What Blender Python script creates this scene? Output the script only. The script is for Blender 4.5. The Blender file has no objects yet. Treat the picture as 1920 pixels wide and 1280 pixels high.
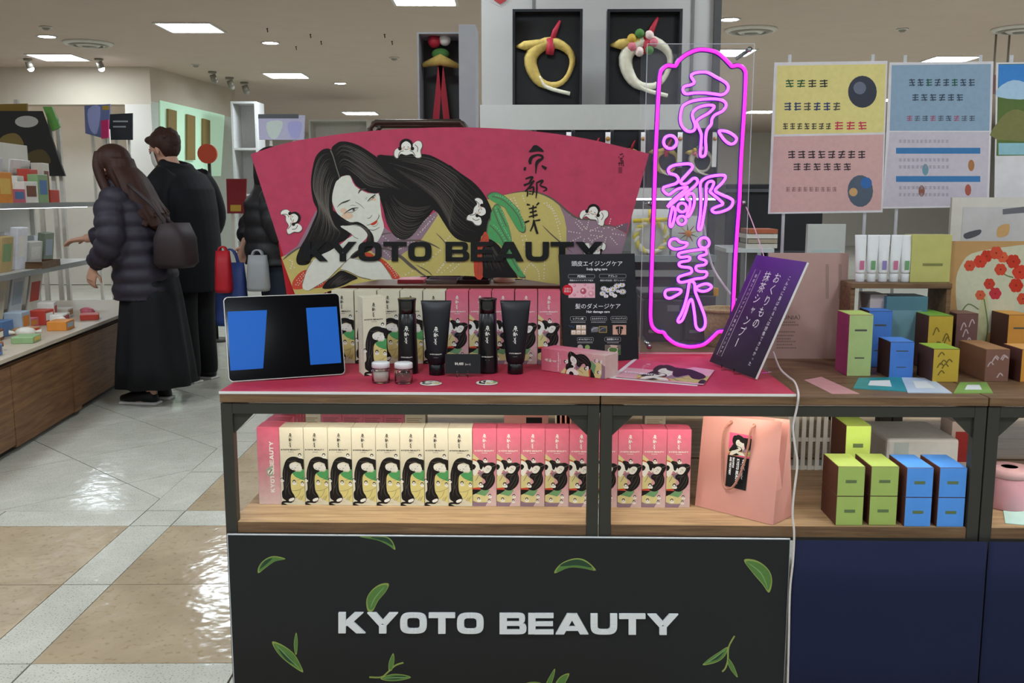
import bpy, bmesh, math, random
from mathutils import Vector, Matrix, geometry
from mathutils import noise as mnoise
random.seed(7)
SC = bpy.context.scene
COL = SC.collection
# ------------------------------------------------------------------ camera, world, exposure
FPX = 1820.0                      # focal length in pixels of the 1920 px wide frame
CAM_H = 1.28
PITCH = math.atan(269.0 / FPX)
YAW = 0.024                       # the camera looks slightly left of the counter's own axis
CAMR = Matrix.Rotation(YAW, 3, 'Z') @ Matrix.Rotation(math.pi / 2 - PITCH, 3, 'X')
CAMP = Vector((0, 0, CAM_H))
cam = bpy.data.cameras.new('camera'); cam.sensor_width = 36.0; cam.lens = FPX / 1920 * 36
cam.clip_start = 0.05; cam.clip_end = 200
camo = bpy.data.objects.new('camera', cam); COL.objects.link(camo)
camo.location = CAMP; camo.rotation_euler = CAMR.to_euler(); SC.camera = camo
W = bpy.data.worlds.new('world'); SC.world = W; W.use_nodes = True
W.node_tree.nodes['Background'].inputs[0].default_value = (1.0, 0.96, 0.9, 1)
W.node_tree.nodes['Background'].inputs[1].default_value = 0.3
SC.view_settings.view_transform = 'Standard'; SC.view_settings.look = 'None'
SC.view_settings.gamma = 1.0; SC.view_settings.use_curve_mapping = False
SC.view_settings.exposure = 0.0
SC.cycles.max_bounces = 9
PANEL_LIGHT = 44.0                # ceiling light panels
LED_LIGHT = 29.0                   # strip under the counter top
NEON_LIGHT = 2.4
# ------------------------------------------------------------------ helpers
def ray(px, py):
    return CAMR @ Vector(((px - 960) / FPX, (640 - py) / FPX, -1.0))
def atY(px, py, Y):
    d = ray(px, py); return CAMP + d * (Y / d.y)
def atZ(px, py, Z):
    d = ray(px, py); return CAMP + d * ((Z - CAM_H) / d.z)
def atP(px, py, p0, n):
    d = ray(px, py); return CAMP + d * ((p0 - CAMP).dot(n) / d.dot(n))
def proj(p):
    q = CAMR.transposed() @ (Vector(p) - CAMP); return (960 + FPX * q.x / -q.z, 640 - FPX * q.y / -q.z)
def lin(h):
    h = h.lstrip('#'); c = [int(h[i:i + 2], 16) / 255 for i in (0, 2, 4)]
    return tuple(x / 12.92 if x <= 0.04045 else ((x + 0.055) / 1.055) ** 2.4 for x in c) + (1,)
MATS = {}
def mat(hexc, rough=0.55, metal=0.0, var=0.06, scale=30.0, spec=0.35, bump=0.0, trans=0.0, emit=0.0, alpha=1.0, sheen=0.0, coat=0.0):
    key = (hexc, rough, metal, var, scale, spec, bump, trans, emit, alpha, sheen, coat)
    if key in MATS: return MATS[key]
    m = bpy.data.materials.new('m_' + hexc.lstrip('#')); m.use_nodes = True
    nt = m.node_tree; b = nt.nodes['Principled BSDF']
    c = lin(hexc)
    b.inputs['Base Color'].default_value = c
    b.inputs['Roughness'].default_value = rough; b.inputs['Metallic'].default_value = metal
    b.inputs['Specular IOR Level'].default_value = spec
    if trans: b.inputs['Transmission Weight'].default_value = trans; b.inputs['IOR'].default_value = 1.45
    if sheen: b.inputs['Sheen Weight'].default_value = sheen
    if coat: b.inputs['Coat Weight'].default_value = coat; b.inputs['Coat Roughness'].default_value = 0.08
    if emit:
        b.inputs['Emission Color'].default_value = c; b.inputs['Emission Strength'].default_value = emit
    if alpha < 1: b.inputs['Alpha'].default_value = alpha
    if (var or bump) and not trans:
        tc = nt.nodes.new('ShaderNodeTexCoord'); nz = nt.nodes.new('ShaderNodeTexNoise')
        nz.inputs['Scale'].default_value = scale; nz.inputs['Detail'].default_value = 4
        nt.links.new(tc.outputs['Object'], nz.inputs['Vector'])
        if var:
            mx = nt.nodes.new('ShaderNodeMix'); mx.data_type = 'RGBA'
            mx.inputs['A'].default_value = tuple(min(1, x * (1 - 2 * var)) for x in c[:3]) + (1,)
            mx.inputs['B'].default_value = tuple(min(1, x * (1 + 2 * var)) for x in c[:3]) + (1,)
            nt.links.new(nz.outputs['Fac'], mx.inputs['Factor']); nt.links.new(mx.outputs['Result'], b.inputs['Base Color'])
        if bump:
            bp = nt.nodes.new('ShaderNodeBump'); bp.inputs['Strength'].default_value = bump; bp.inputs['Distance'].default_value = 0.01
            nt.links.new(nz.outputs['Fac'], bp.inputs['Height']); nt.links.new(bp.outputs['Normal'], b.inputs['Normal'])
    MATS[key] = m; return m
def ramp(nt, stops):
    r = nt.nodes.new('ShaderNodeValToRGB'); e = r.color_ramp.elements
    while len(e) > 1: e.remove(e[0])
    e[0].position = stops[0][0]; e[0].color = lin(stops[0][1])
    for p, c in stops[1:]:
        k = e.new(p); k.color = lin(c)
    return r
def wood(name, dark, midc, light, axis=0, rough=0.5, sc=1.0):
    m = bpy.data.materials.new(name); m.use_nodes = True; nt = m.node_tree; b = nt.nodes['Principled BSDF']
    tc = nt.nodes.new('ShaderNodeTexCoord'); mp = nt.nodes.new('ShaderNodeMapping')
    s = [14 * sc, 14 * sc, 14 * sc]; s[axis] = 0.9 * sc
    s = [x * 3 for x in s]
    mp.inputs['Scale'].default_value = s
    nz = nt.nodes.new('ShaderNodeTexNoise'); nz.inputs['Scale'].default_value = 1.6; nz.inputs['Detail'].default_value = 7
    nz.inputs['Roughness'].default_value = 0.62; nz.inputs['Distortion'].default_value = 0.9
    nt.links.new(tc.outputs['Object'], mp.inputs['Vector']); nt.links.new(mp.outputs['Vector'], nz.inputs['Vector'])
    r = ramp(nt, [(0.28, dark), (0.48, midc), (0.72, light)])
    nt.links.new(nz.outputs['Fac'], r.inputs['Fac']); nt.links.new(r.outputs['Color'], b.inputs['Base Color'])
    b.inputs['Roughness'].default_value = rough; b.inputs['Specular IOR Level'].default_value = 0.3
    bp = nt.nodes.new('ShaderNodeBump'); bp.inputs['Strength'].default_value = 0.08
    nt.links.new(nz.outputs['Fac'], bp.inputs['Height']); nt.links.new(bp.outputs['Normal'], b.inputs['Normal'])
    return m
def gradz(name, stops, rough=0.5, axis='Z', paper=True):
    """printed gradient along a local axis; positions in object units"""
    m = bpy.data.materials.new(name); m.use_nodes = True; nt = m.node_tree; b = nt.nodes['Principled BSDF']
    tc = nt.nodes.new('ShaderNodeTexCoord'); sp = nt.nodes.new('ShaderNodeSeparateXYZ')
    nt.links.new(tc.outputs['Object'], sp.inputs[0])
    lo, hi = stops[0][0], stops[-1][0]
    mr = nt.nodes.new('ShaderNodeMapRange'); mr.inputs['From Min'].default_value = lo; mr.inputs['From Max'].default_value = hi
    nt.links.new(sp.outputs[axis], mr.inputs['Value'])
    r = ramp(nt, [((p - lo) / (hi - lo), c) for p, c in stops]); nt.links.new(mr.outputs[0], r.inputs['Fac'])
    out = r.outputs['Color']
    if paper:
        nz = nt.nodes.new('ShaderNodeTexNoise'); nz.inputs['Scale'].default_value = 60; nz.inputs['Detail'].default_value = 5
        nt.links.new(tc.outputs['Object'], nz.inputs['Vector'])
        mx = nt.nodes.new('ShaderNodeMix'); mx.data_type = 'RGBA'; mx.blend_type = 'MULTIPLY'; mx.inputs['Factor'].default_value = 0.35
        nt.links.new(out, mx.inputs['A']); r2 = ramp(nt, [(0.3, '#d8d8d8'), (0.7, '#ffffff')])
        nt.links.new(nz.outputs['Fac'], r2.inputs['Fac']); nt.links.new(r2.outputs['Color'], mx.inputs['B']); out = mx.outputs['Result']
    nt.links.new(out, b.inputs['Base Color']); b.inputs['Roughness'].default_value = rough; b.inputs['Specular IOR Level'].default_value = 0.3
    return m
ROOTM = {}
def tag(o, label=None, cat=None, group=None, kind=None):
    if label: o['label'] = label
    if cat: o['category'] = cat
    if group: o['group'] = group
    if kind: o['kind'] = kind
    return o
def thing(name, label, cat, loc=(0, 0, 0), rot=(0, 0, 0), group=None, kind=None, M=None):
    o = bpy.data.objects.new(name, None); COL.objects.link(o); o.empty_display_size = 0.05
    if M is None:
        from mathutils import Euler
        M = Matrix.Translation(Vector(loc)) @ Euler(rot).to_matrix().to_4x4()
    o.matrix_world = M; ROOTM[o.name] = M.copy()
    return tag(o, label, cat, group, kind)
class MB:
    def __init__(s): s.v = []; s.f = []; s.mi = []; s.sm = []; s.mats = []
    def m(s, material):
        if material not in s.mats: s.mats.append(material)
        return s.mats.index(material)
    def add(s, vs, fs, material, smooth=False):
        k = len(s.v); s.v += [tuple(p) for p in vs]; i = s.m(material)
        for f in fs: s.f.append(tuple(a + k for a in f)); s.mi.append(i); s.sm.append(smooth)
        return s
    def box(s, c, sz, material, M=None):
        x, y, z = sz[0] / 2, sz[1] / 2, sz[2] / 2
        vs = [Vector((a * x, b * y, d * z)) for d in (-1, 1) for a, b in ((-1, -1), (1, -1), (1, 1), (-1, 1))]
        if M is not None: vs = [M @ p for p in vs]
        c = Vector(c); vs = [p + c for p in vs]
        return s.add(vs, [(0, 3, 2, 1), (4, 5, 6, 7), (0, 1, 5, 4), (1, 2, 6, 5), (2, 3, 7, 6), (3, 0, 4, 7)], material)
    def bx(s, x0, x1, y0, y1, z0, z1, material):
        return s.box(((x0 + x1) / 2, (y0 + y1) / 2, (z0 + z1) / 2), (x1 - x0, y1 - y0, z1 - z0), material)
    def hexa(s, p8, material):  # bottom 4 ccw, top 4 ccw
        return s.add(p8, [(0, 3, 2, 1), (4, 5, 6, 7), (0, 1, 5, 4), (1, 2, 6, 5), (2, 3, 7, 6), (3, 0, 4, 7)], material)
    def tube(s, path, r, material, n=8, closed=False, smooth=True, caps=True):
        path = [Vector(p) for p in path]; N = len(path)
        rr = r if isinstance(r, (list, tuple)) else [r] * N
        T = []
        for i in range(N):
            a = path[(i - 1) % N] if (closed or i > 0) else path[0]
            b = path[(i + 1) % N] if (closed or i < N - 1) else path[-1]
            t = b - a; T.append(t.normalized() if t.length > 1e-9 else Vector((0, 0, 1)))
        up = Vector((0, 0, 1)) if abs(T[0].z) < 0.9 else Vector((1, 0, 0))
        nrm = (up - T[0] * up.dot(T[0])).normalized(); vs = []
        for i in range(N):
            nrm = nrm - T[i] * nrm.dot(T[i])
            if nrm.length < 1e-6: nrm = T[i].orthogonal()
            nrm.normalize(); bn = T[i].cross(nrm)
            for k in range(n):
                a = 2 * math.pi * k / n; vs.append(path[i] + (nrm * math.cos(a) + bn * math.sin(a)) * rr[i])
        fs = []
        for i in range(N if closed else N - 1):
            j = (i + 1) % N
            for k in range(n): fs.append((i * n + k, i * n + (k + 1) % n, j * n + (k + 1) % n, j * n + k))
        if not closed and caps: fs += [tuple(range(n - 1, -1, -1)), tuple(range((N - 1) * n, N * n))]
        return s.add(vs, fs, material, smooth)
    def lathe(s, prof, material, c=(0, 0, 0), n=24, smooth=True, sx=1.0, sy=1.0):
        c = Vector(c); vs = []; fs = []; L = len(prof)
        for r, z in prof:
            for k in range(n):
                a = 2 * math.pi * k / n; vs.append(c + Vector((r * math.cos(a) * sx, r * math.sin(a) * sy, z)))
        for i in range(L - 1):
            for k in range(n): fs.append((i * n + k, i * n + (k + 1) % n, (i + 1) * n + (k + 1) % n, (i + 1) * n + k))
        if prof[0][0] > 1e-6: fs.append(tuple(range(n - 1, -1, -1)))
        if prof[-1][0] > 1e-6: fs.append(tuple(range((L - 1) * n, L * n)))
        return s.add(vs, fs, material, smooth)
    def loft(s, rings, material, n=20, smooth=True, caps=True, power=1.0):
        """rings: (center, rx, ry, [ax, ay]) ellipses"""
        vs = []; fs = []; L = len(rings)
        for q in rings:
            c = Vector(q[0]); ax = Vector(q[3]) if len(q) > 3 else Vector((1, 0, 0)); ay = Vector(q[4]) if len(q) > 4 else Vector((0, 1, 0))
            for k in range(n):
                a = 2 * math.pi * k / n; ca, sa = math.cos(a), math.sin(a)
                if power != 1.0: ca = math.copysign(abs(ca) ** power, ca); sa = math.copysign(abs(sa) ** power, sa)
                vs.append(c + ax * (q[1] * ca) + ay * (q[2] * sa))
        for i in range(L - 1):
            for k in range(n): fs.append((i * n + k, i * n + (k + 1) % n, (i + 1) * n + (k + 1) % n, (i + 1) * n + k))
        if caps: fs += [tuple(range(n - 1, -1, -1)), tuple(range((L - 1) * n, L * n))]
        return s.add(vs, fs, material, smooth)
    def ball(s, c, r, material, n=14, m=9, M=None):
        c = Vector(c); r = (r, r, r) if not isinstance(r, (tuple, list)) else r
        vs = [Vector((0, 0, -r[2]))]; fs = []
        for i in range(1, m):
            t = math.pi * i / m
            for k in range(n):
                a = 2 * math.pi * k / n; vs.append(Vector((r[0] * math.sin(t) * math.cos(a), r[1] * math.sin(t) * math.sin(a), -r[2] * math.cos(t))))
        vs.append(Vector((0, 0, r[2]))); e = len(vs) - 1
        for k in range(n): fs.append((0, 1 + (k + 1) % n, 1 + k)); fs.append((e, e - n + k, e - n + (k + 1) % n))
        for i in range(m - 2):
            for k in range(n): a = 1 + i * n; fs.append((a + k, a + (k + 1) % n, a + n + (k + 1) % n, a + n + k))
        if M is not None: vs = [M @ p for p in vs]
        return s.add([p + c for p in vs], fs, material, True)
    def prism(s, pts, d, material):
        """closed planar 3D outline extruded by vector d"""
        pts = [Vector(p) for p in pts]; d = Vector(d); n = len(pts)
        tris = geometry.tessellate_polygon([pts])
        fs = [tuple(t) for t in tris] + [tuple(a + n for a in reversed(t)) for t in tris]
        fs += [(i, (i + 1) % n, (i + 1) % n + n, i + n) for i in range(n)]
        return s.add(pts + [p + d for p in pts], fs, material)
    def mesh(s, name):
        me = bpy.data.meshes.new(name); me.from_pydata(s.v, [], s.f)
        for m_ in s.mats: me.materials.append(m_)
        me.polygons.foreach_set('material_index', s.mi); me.polygons.foreach_set('use_smooth', s.sm)
        me.update(); return me
    def build(s, name, parent=None, local=False, bevel=0, fix=True, seg=2, under=None):
        me = s.mesh(name)
        if fix:
            b = bmesh.new(); b.from_mesh(me); bmesh.ops.recalc_face_normals(b, faces=b.faces); b.to_mesh(me); b.free()
        o = bpy.data.objects.new(name, me); COL.objects.link(o)
        if parent is not None:
            o.parent = parent
            if not local: o.matrix_parent_inverse = ROOTM[parent.name].inverted()
            ROOTM[o.name] = ROOTM[parent.name] if not local else ROOTM.get(parent.name, Matrix())
        else: ROOTM[o.name] = Matrix()
        if under is not None:                      # a piece of a part: same coordinates as that part
            o.parent = under; o.matrix_parent_inverse = Matrix()
        if bevel:
            md = o.modifiers.new('bevel', 'BEVEL'); md.width = bevel; md.segments = seg; md.limit_method = 'ANGLE'; md.angle_limit = 0.7
        return o
def copy_tree(o, M=None, parent=None, label=None, group=None):
    c = o.copy(); COL.objects.link(c)
    if parent is not None: c.parent = parent
    if M is not None: c.matrix_world = M
    if label: c['label'] = label
    if group: c['group'] = group
    for ch in list(o.children): copy_tree(ch, None, c)
    return c
def solo(mb, name, label, cat, group=None, **k):
    """a thing that is one mesh: origin moved to its base centre"""
    me_v = [Vector(p) for p in mb.v]
    lo = [min(p[i] for p in me_v) for i in range(3)]; hi = [max(p[i] for p in me_v) for i in range(3)]
    c = Vector(((lo[0] + hi[0]) / 2, (lo[1] + hi[1]) / 2, lo[2]))
    mb.v = [tuple(p - c) for p in me_v]
    o = mb.build(name, **k); o.location = c
    return tag(o, label, cat, group)
def struct(mb, name, **k):
    o = mb.build(name, **k); return tag(o, kind='structure')
def crv(pts, n=6, closed=False):
    """Catmull-Rom through 2D/3D tuples (extra columns interpolate too)"""
    P = [tuple(p) for p in pts]; N = len(P); out = []
    rng = range(N) if closed else range(N - 1)
    for i in rng:
        p0 = P[(i - 1) % N] if closed or i > 0 else P[0]
        p1 = P[i]; p2 = P[(i + 1) % N]
        p3 = P[(i + 2) % N] if closed or i + 2 < N else P[-1]
        for k in range(n):
            t = k / n; t2 = t * t; t3 = t2 * t
            out.append(tuple(0.5 * (2 * b + (c - a) * t + (2 * a - 5 * b + 4 * c - d) * t2 + (3 * b - a - 3 * c + d) * t3) for a, b, c, d in zip(p0, p1, p2, p3)))
    if not closed: out.append(P[-1])
    return out
# ------------------------------------------------------------------ flat print (ink layers a fraction of a millimetre thick)
def clip_tri(tri, cl):
    poly = list(tri)
    for (a, b, c) in cl:          # keep a*x+b*y+c>=0
        out = []
        for i in range(len(poly)):
            p, q = poly[i], poly[(i + 1) % len(poly)]
            dp = a * p[0] + b * p[1] + c; dq = a * q[0] + b * q[1] + c
            if dp >= 0: out.append(p)
            if (dp >= 0) != (dq >= 0):
                t = dp / (dp - dq); out.append((p[0] + (q[0] - p[0]) * t, p[1] + (q[1] - p[1]) * t))
        poly = out
        if len(poly) < 3: return []
    return poly
def rectclip(x0, y0, x1, y1): return [(1, 0, -x0), (-1, 0, x1), (0, 1, -y0), (0, -1, y1)]
class Art:
    """ink shapes given in 2D, laid on a surface by mapf(x, y, lift)"""
    def __init__(s, mapf, clip=None, step=0.00012): s.mapf = mapf; s.clip = clip; s.mb = MB(); s.step = step; s.pre = None; s.layer = 1; s.count = 0
    def tris(s, pts, tri, material, layer=None):
        L = s.layer if layer is None else layer
        if s.pre: pts = [s.pre(*p) for p in pts]
        if s.clip:
            vs = []; fs = []
            for t in tri:
                q = clip_tri([pts[i] for i in t], s.clip)
                if len(q) >= 3: k = len(vs); vs += q; fs.append(tuple(range(k, k + len(q))))
            pts, tri = vs, fs
        s.count += 1; lift = L * s.step + (s.count % 16) * s.step / 20      # overlapping inks never lie in exactly one plane
        if tri: s.mb.add([s.mapf(p[0], p[1], lift) for p in pts], tri, material)
    def fill(s, pts, material, smooth=4, layer=None):
        pts = [p[:2] for p in pts]
        if smooth: pts = crv(pts, smooth, True)
        t = geometry.tessellate_polygon([[Vector((p[0], p[1], 0)) for p in pts]])
        s.tris(pts, [tuple(x) for x in t], material, layer)
    def stroke(s, pts, w, material, n=5, layer=None, taper=False, closed=False):
        P = [(p[0], p[1], (p[2] if len(p) > 2 else 1.0)) for p in pts]
        if n: P = crv(P, n, closed)
        N = len(P); vs = []
        for i, p in enumerate(P):
            a = P[(i - 1) % N] if closed or i > 0 else P[0]; b = P[(i + 1) % N] if closed or i < N - 1 else P[-1]
            dx, dy = b[0] - a[0], b[1] - a[1]; L = math.hypot(dx, dy) or 1
            k = p[2] * w / 2
            if taper: k *= max(0.12, math.sin(math.pi * min(1, max(0, i / (N - 1)))) ** 0.6)
            vs += [(p[0] - dy / L * k, p[1] + dx / L * k), (p[0] + dy / L * k, p[1] - dx / L * k)]
        fs = [(2 * i, 2 * i + 1, 2 * ((i + 1) % N) + 1, 2 * ((i + 1) % N)) for i in range(N if closed else N - 1)]
        s.tris(vs, fs, material, layer)
    def dot(s, x, y, r, material, n=8, layer=None, ry=None):
        pts = [(x + r * math.cos(2 * math.pi * k / n), y + (ry or r) * math.sin(2 * math.pi * k / n)) for k in range(n)]
        s.tris(pts, [tuple(range(n))], material, layer)
    def rect(s, x0, y0, x1, y1, material, layer=None): s.tris([(x0, y0), (x1, y0), (x1, y1), (x0, y1)], [(0, 1, 2, 3)], material, layer)
    def text(s, txt, x, y, size, material, align='l', layer=None, sx=1.0, bold=0.0, M=None):
        """y is the baseline in a y-down frame; size = em height"""
        vs, fs, w = glyphs(txt, bold)
        off = {'l': 0, 'c': -w / 2, 'r': -w}[align]
        pts = [(x + (p[0] + off) * size * sx, y - p[1] * size) for p in vs]
        if M: pts = [M(*p) for p in pts]
        s.tris(pts, fs, material, layer)
    def build(s, name, parent, **k): return s.mb.build(name, parent, fix=False, **k)
GCACHE = {}
def glyphs(txt, bold=0.0):
    if (txt, bold) in GCACHE: return GCACHE[(txt, bold)]
    cu = bpy.data.curves.new('t', 'FONT'); cu.body = txt; cu.resolution_u = 2; cu.offset = bold
    o = bpy.data.objects.new('t', cu); COL.objects.link(o)
    dg = bpy.context.evaluated_depsgraph_get(); me = o.evaluated_get(dg).to_mesh()
    vs = [(v.co.x, v.co.y) for v in me.vertices]; fs = [tuple(p.vertices) for p in me.polygons]
    w = max([p[0] for p in vs], default=0.0)
    o.evaluated_get(dg).to_mesh_clear(); bpy.data.objects.remove(o); bpy.data.curves.remove(cu)
    GCACHE[(txt, bold)] = (vs, fs, w); return vs, fs, w
# wide heavy capitals: list of outlines per letter, unit cap height
def _arc(cx, cy, rx, ry, a0, a1, n=6, p=0.75):
    o = []
    for k in range(n + 1):
        a = math.radians(a0 + (a1 - a0) * k / n); c, s_ = math.cos(a), math.sin(a)
        o.append((cx + rx * math.copysign(abs(c) ** p, c), cy + ry * math.copysign(abs(s_) ** p, s_)))
    return o
def _ring(w, a0, a1, n=16, closed=False):
    out = _arc(w / 2, .5, w / 2, .5, a0, a1, n, .62); inn = _arc(w / 2, .5, w / 2 - .36, .5 - .235, a0, a1, n, .5)
    return [[out[i], out[i + 1], inn[i + 1], inn[i]] for i in range(n)]
def _r(x0, y0, x1, y1): return [(x0, y0), (x1, y0), (x1, y1), (x0, y1)]
LET = {
 'K': (1.34, [_r(0, 0, .37, 1), [(.37, .34), (.62, .44), (1.26, 1), (.80, 1), (.37, .62)], [(.42, .56), (.74, .56), (1.36, 0), (.90, 0), (.42, .40)]]),
 'Y': (1.56, [[(0, 1), (.46, 1), (.86, .56), (.62, .34)], [(1.10, 1), (1.56, 1), (.94, .34), (.70, .56)], _r(.60, 0, .97, .42)]),
 'O': (1.34, _ring(1.34, 0, 360, 28)),
 'T': (1.32, [_r(0, .77, 1.32, 1), _r(.475, 0, .845, .8)]),
 'B': (1.34, [_r(0, 0, .37, 1), _r(.3, .79, .98, 1), _r(.3, .41, 1.0, .60), _r(.3, 0, .98, .21)]
       + [[a, b, d, c] for a, b, c, d in zip(_arc(.95, .75, .33, .25, -90, 90, 8), _arc(.95, .75, .33, .25, -90, 90, 8)[1:], _arc(.93, .70, .05, .09, -90, 90, 8), _arc(.93, .70, .05, .09, -90, 90, 8)[1:])]
       + [[a, b, d, c] for a, b, c, d in zip(_arc(.98, .27, .37, .27, -90, 90, 8), _arc(.98, .27, .37, .27, -90, 90, 8)[1:], _arc(.95, .305, .05, .10, -90, 90, 8), _arc(.95, .305, .05, .10, -90, 90, 8)[1:])]),
 'E': (1.27, [_r(0, 0, .37, 1), _r(.3, .79, 1.27, 1), _r(.3, .40, 1.24, .60), _r(.3, 0, 1.27, .21)]),
 'A': (1.66, [[(0, 0), (.43, 0), (1.02, 1), (.58, 1)], [(1.66, 0), (1.23, 0), (.64, 1), (1.08, 1)], _r(.36, .18, 1.30, .38)]),
 'U': (1.34, _ring(1.34, 180, 360, 14) + [_r(0, .5, .36, 1), _r(.98, .5, 1.34, 1)]),
 'S': (1.25, [_r(.0, .77, 1.2, 1), _r(0, .4, 1.25, .6), _r(0, 0, 1.2, .22), _r(0, .5, .36, .9), _r(.89, .1, 1.25, .5)]),
 'H': (1.34, [_r(0, 0, .37, 1), _r(.97, 0, 1.34, 1), _r(.3, .39, 1.0, .61)]),
 'M': (1.6, [_r(0, 0, .34, 1), _r(1.26, 0, 1.6, 1), [(.2, 1), (.5, 1), (.9, .3), (.7, .1)], [(1.4, 1), (1.1, 1), (.7, .3), (.9, .1)]]),
 'P': (1.27, [_r(0, 0, .37, 1), _r(.3, .79, 1.2, 1), _r(.3, .34, 1.2, .56), _r(.93, .4, 1.27, .92)]),
 'R': (1.3, [_r(0, 0, .37, 1), _r(.3, .79, 1.2, 1), _r(.3, .34, 1.2, .56), _r(.93, .4, 1.27, .92), [(.5, .4), (.9, .4), (1.32, 0), (.9, 0)]]),
 'N': (1.38, [_r(0, 0, .36, 1), _r(1.02, 0, 1.38, 1), [(.0, 1), (.42, 1), (1.38, 0), (.96, 0)]]),
 'D': (1.34, _ring(1.34, -90, 90, 14) + [_r(0, 0, .36, 1), _r(.3, .77, .7, 1), _r(.3, 0, .7, .23)]),
}
def wide_layout(txt, gap=.09, space=.70):
    x = 0; out = []
    for ch in txt:
        if ch == ' ': x += space; continue
        w, pl = LET[ch]; out.append((ch, x, w, pl)); x += w + gap
    return out, x - gap
def wide_text(art, txt, x0, x1, ybase, cap, material, layer=None, M=None):
    """capitals fitted between x0 and x1, y-down frame"""
    lay, tot = wide_layout(txt); k = (x1 - x0) / tot
    for ch, x, w, pl in lay:
        for p in pl:
            q = [(x0 + (x + a) * k, ybase - b * cap) for a, b in p]
            if M: q = [M(*c) for c in q]
            art.tris(q, [tuple(t) for t in geometry.tessellate_polygon([[Vector((c[0], c[1], 0)) for c in q]])], material, layer)
# brush characters of the name, in a frame of 170 x 620 units, strokes (x, y, width)
BRUSH_F = [[(38, 45), (55, 25), (68, 5), (90, 0), (115, 15), (135, 32), (138, 46), (100, 42), (60, 47)]]
BRUSH_S = [
 [(50, 130, 16), (46, 108, 22), (60, 82, 20), (98, 67, 14), (130, 76, 16), (128, 94, 16), (102, 110, 24), (90, 132, 18), (88, 160, 11), (85, 194, 6)],
 [(4, 160, 22), (18, 164, 24)], [(126, 140, 8), (145, 154, 18), (158, 162, 22)],
 [(14, 232, 8), (40, 222, 13), (64, 219, 14), (52, 240, 13), (38, 264, 11)], [(4, 276, 16), (38, 262, 12), (72, 248, 10)],
 [(74, 242, 12), (46, 282, 13), (12, 318, 8)], [(26, 306, 9), (30, 330, 11), (26, 352, 8)], [(40, 300, 7), (68, 286, 12), (70, 318, 13), (60, 342, 8)],
 [(40, 318, 7), (56, 316, 8)], [(40, 334, 7), (54, 332, 7)],
 [(92, 256, 9), (93, 310, 11), (87, 364, 6)], [(92, 258, 9), (118, 246, 14), (136, 244, 11), (116, 276, 10), (150, 290, 12), (160, 304, 11), (136, 316, 6)],
 [(24, 406, 13), (46, 410, 8)], [(108, 394, 13), (90, 412, 8)], [(38, 436, 8), (92, 424, 12)], [(44, 462, 9), (92, 450, 12)], [(38, 492, 8), (98, 476, 13)],
 [(68, 412, 9), (66, 450, 10), (70, 500, 9)], [(10, 530, 14), (42, 518, 8)], [(80, 518, 7), (116, 512, 13)],
 [(72, 510, 9), (66, 550, 11), (48, 590, 8)], [(72, 510, 9), (84, 566, 16), (98, 608, 15)]]
def brush(art, x, y, h, material, layer=None, M=None, n=3, fat=1.0):
    k = h / 612.0
    def T(p): return (x + (p[0] - 80) * k, y + p[1] * k)
    for f in BRUSH_F:
        q = [T(p) for p in crv(f, n, True)]
        if M: q = [M(*p) for p in q]
        art.fill(q, material, 0, layer)
    for st in BRUSH_S:
        pl = crv(st, n)
        q = []
        for p in pl:
            a = T(p); a = M(*a) if M else a
            q.append((a[0], a[1], p[2] * k * fat))
        art.stroke(q, 1.0, material, 0, layer)
def planemap(p0, n):
    """photo pixel -> point of the plane through p0 with normal n (n towards the viewer)"""
    p0 = Vector(p0); n = Vector(n).normalized()
    return lambda x, y, l: atP(x, y, p0, n) + n * l
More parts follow.
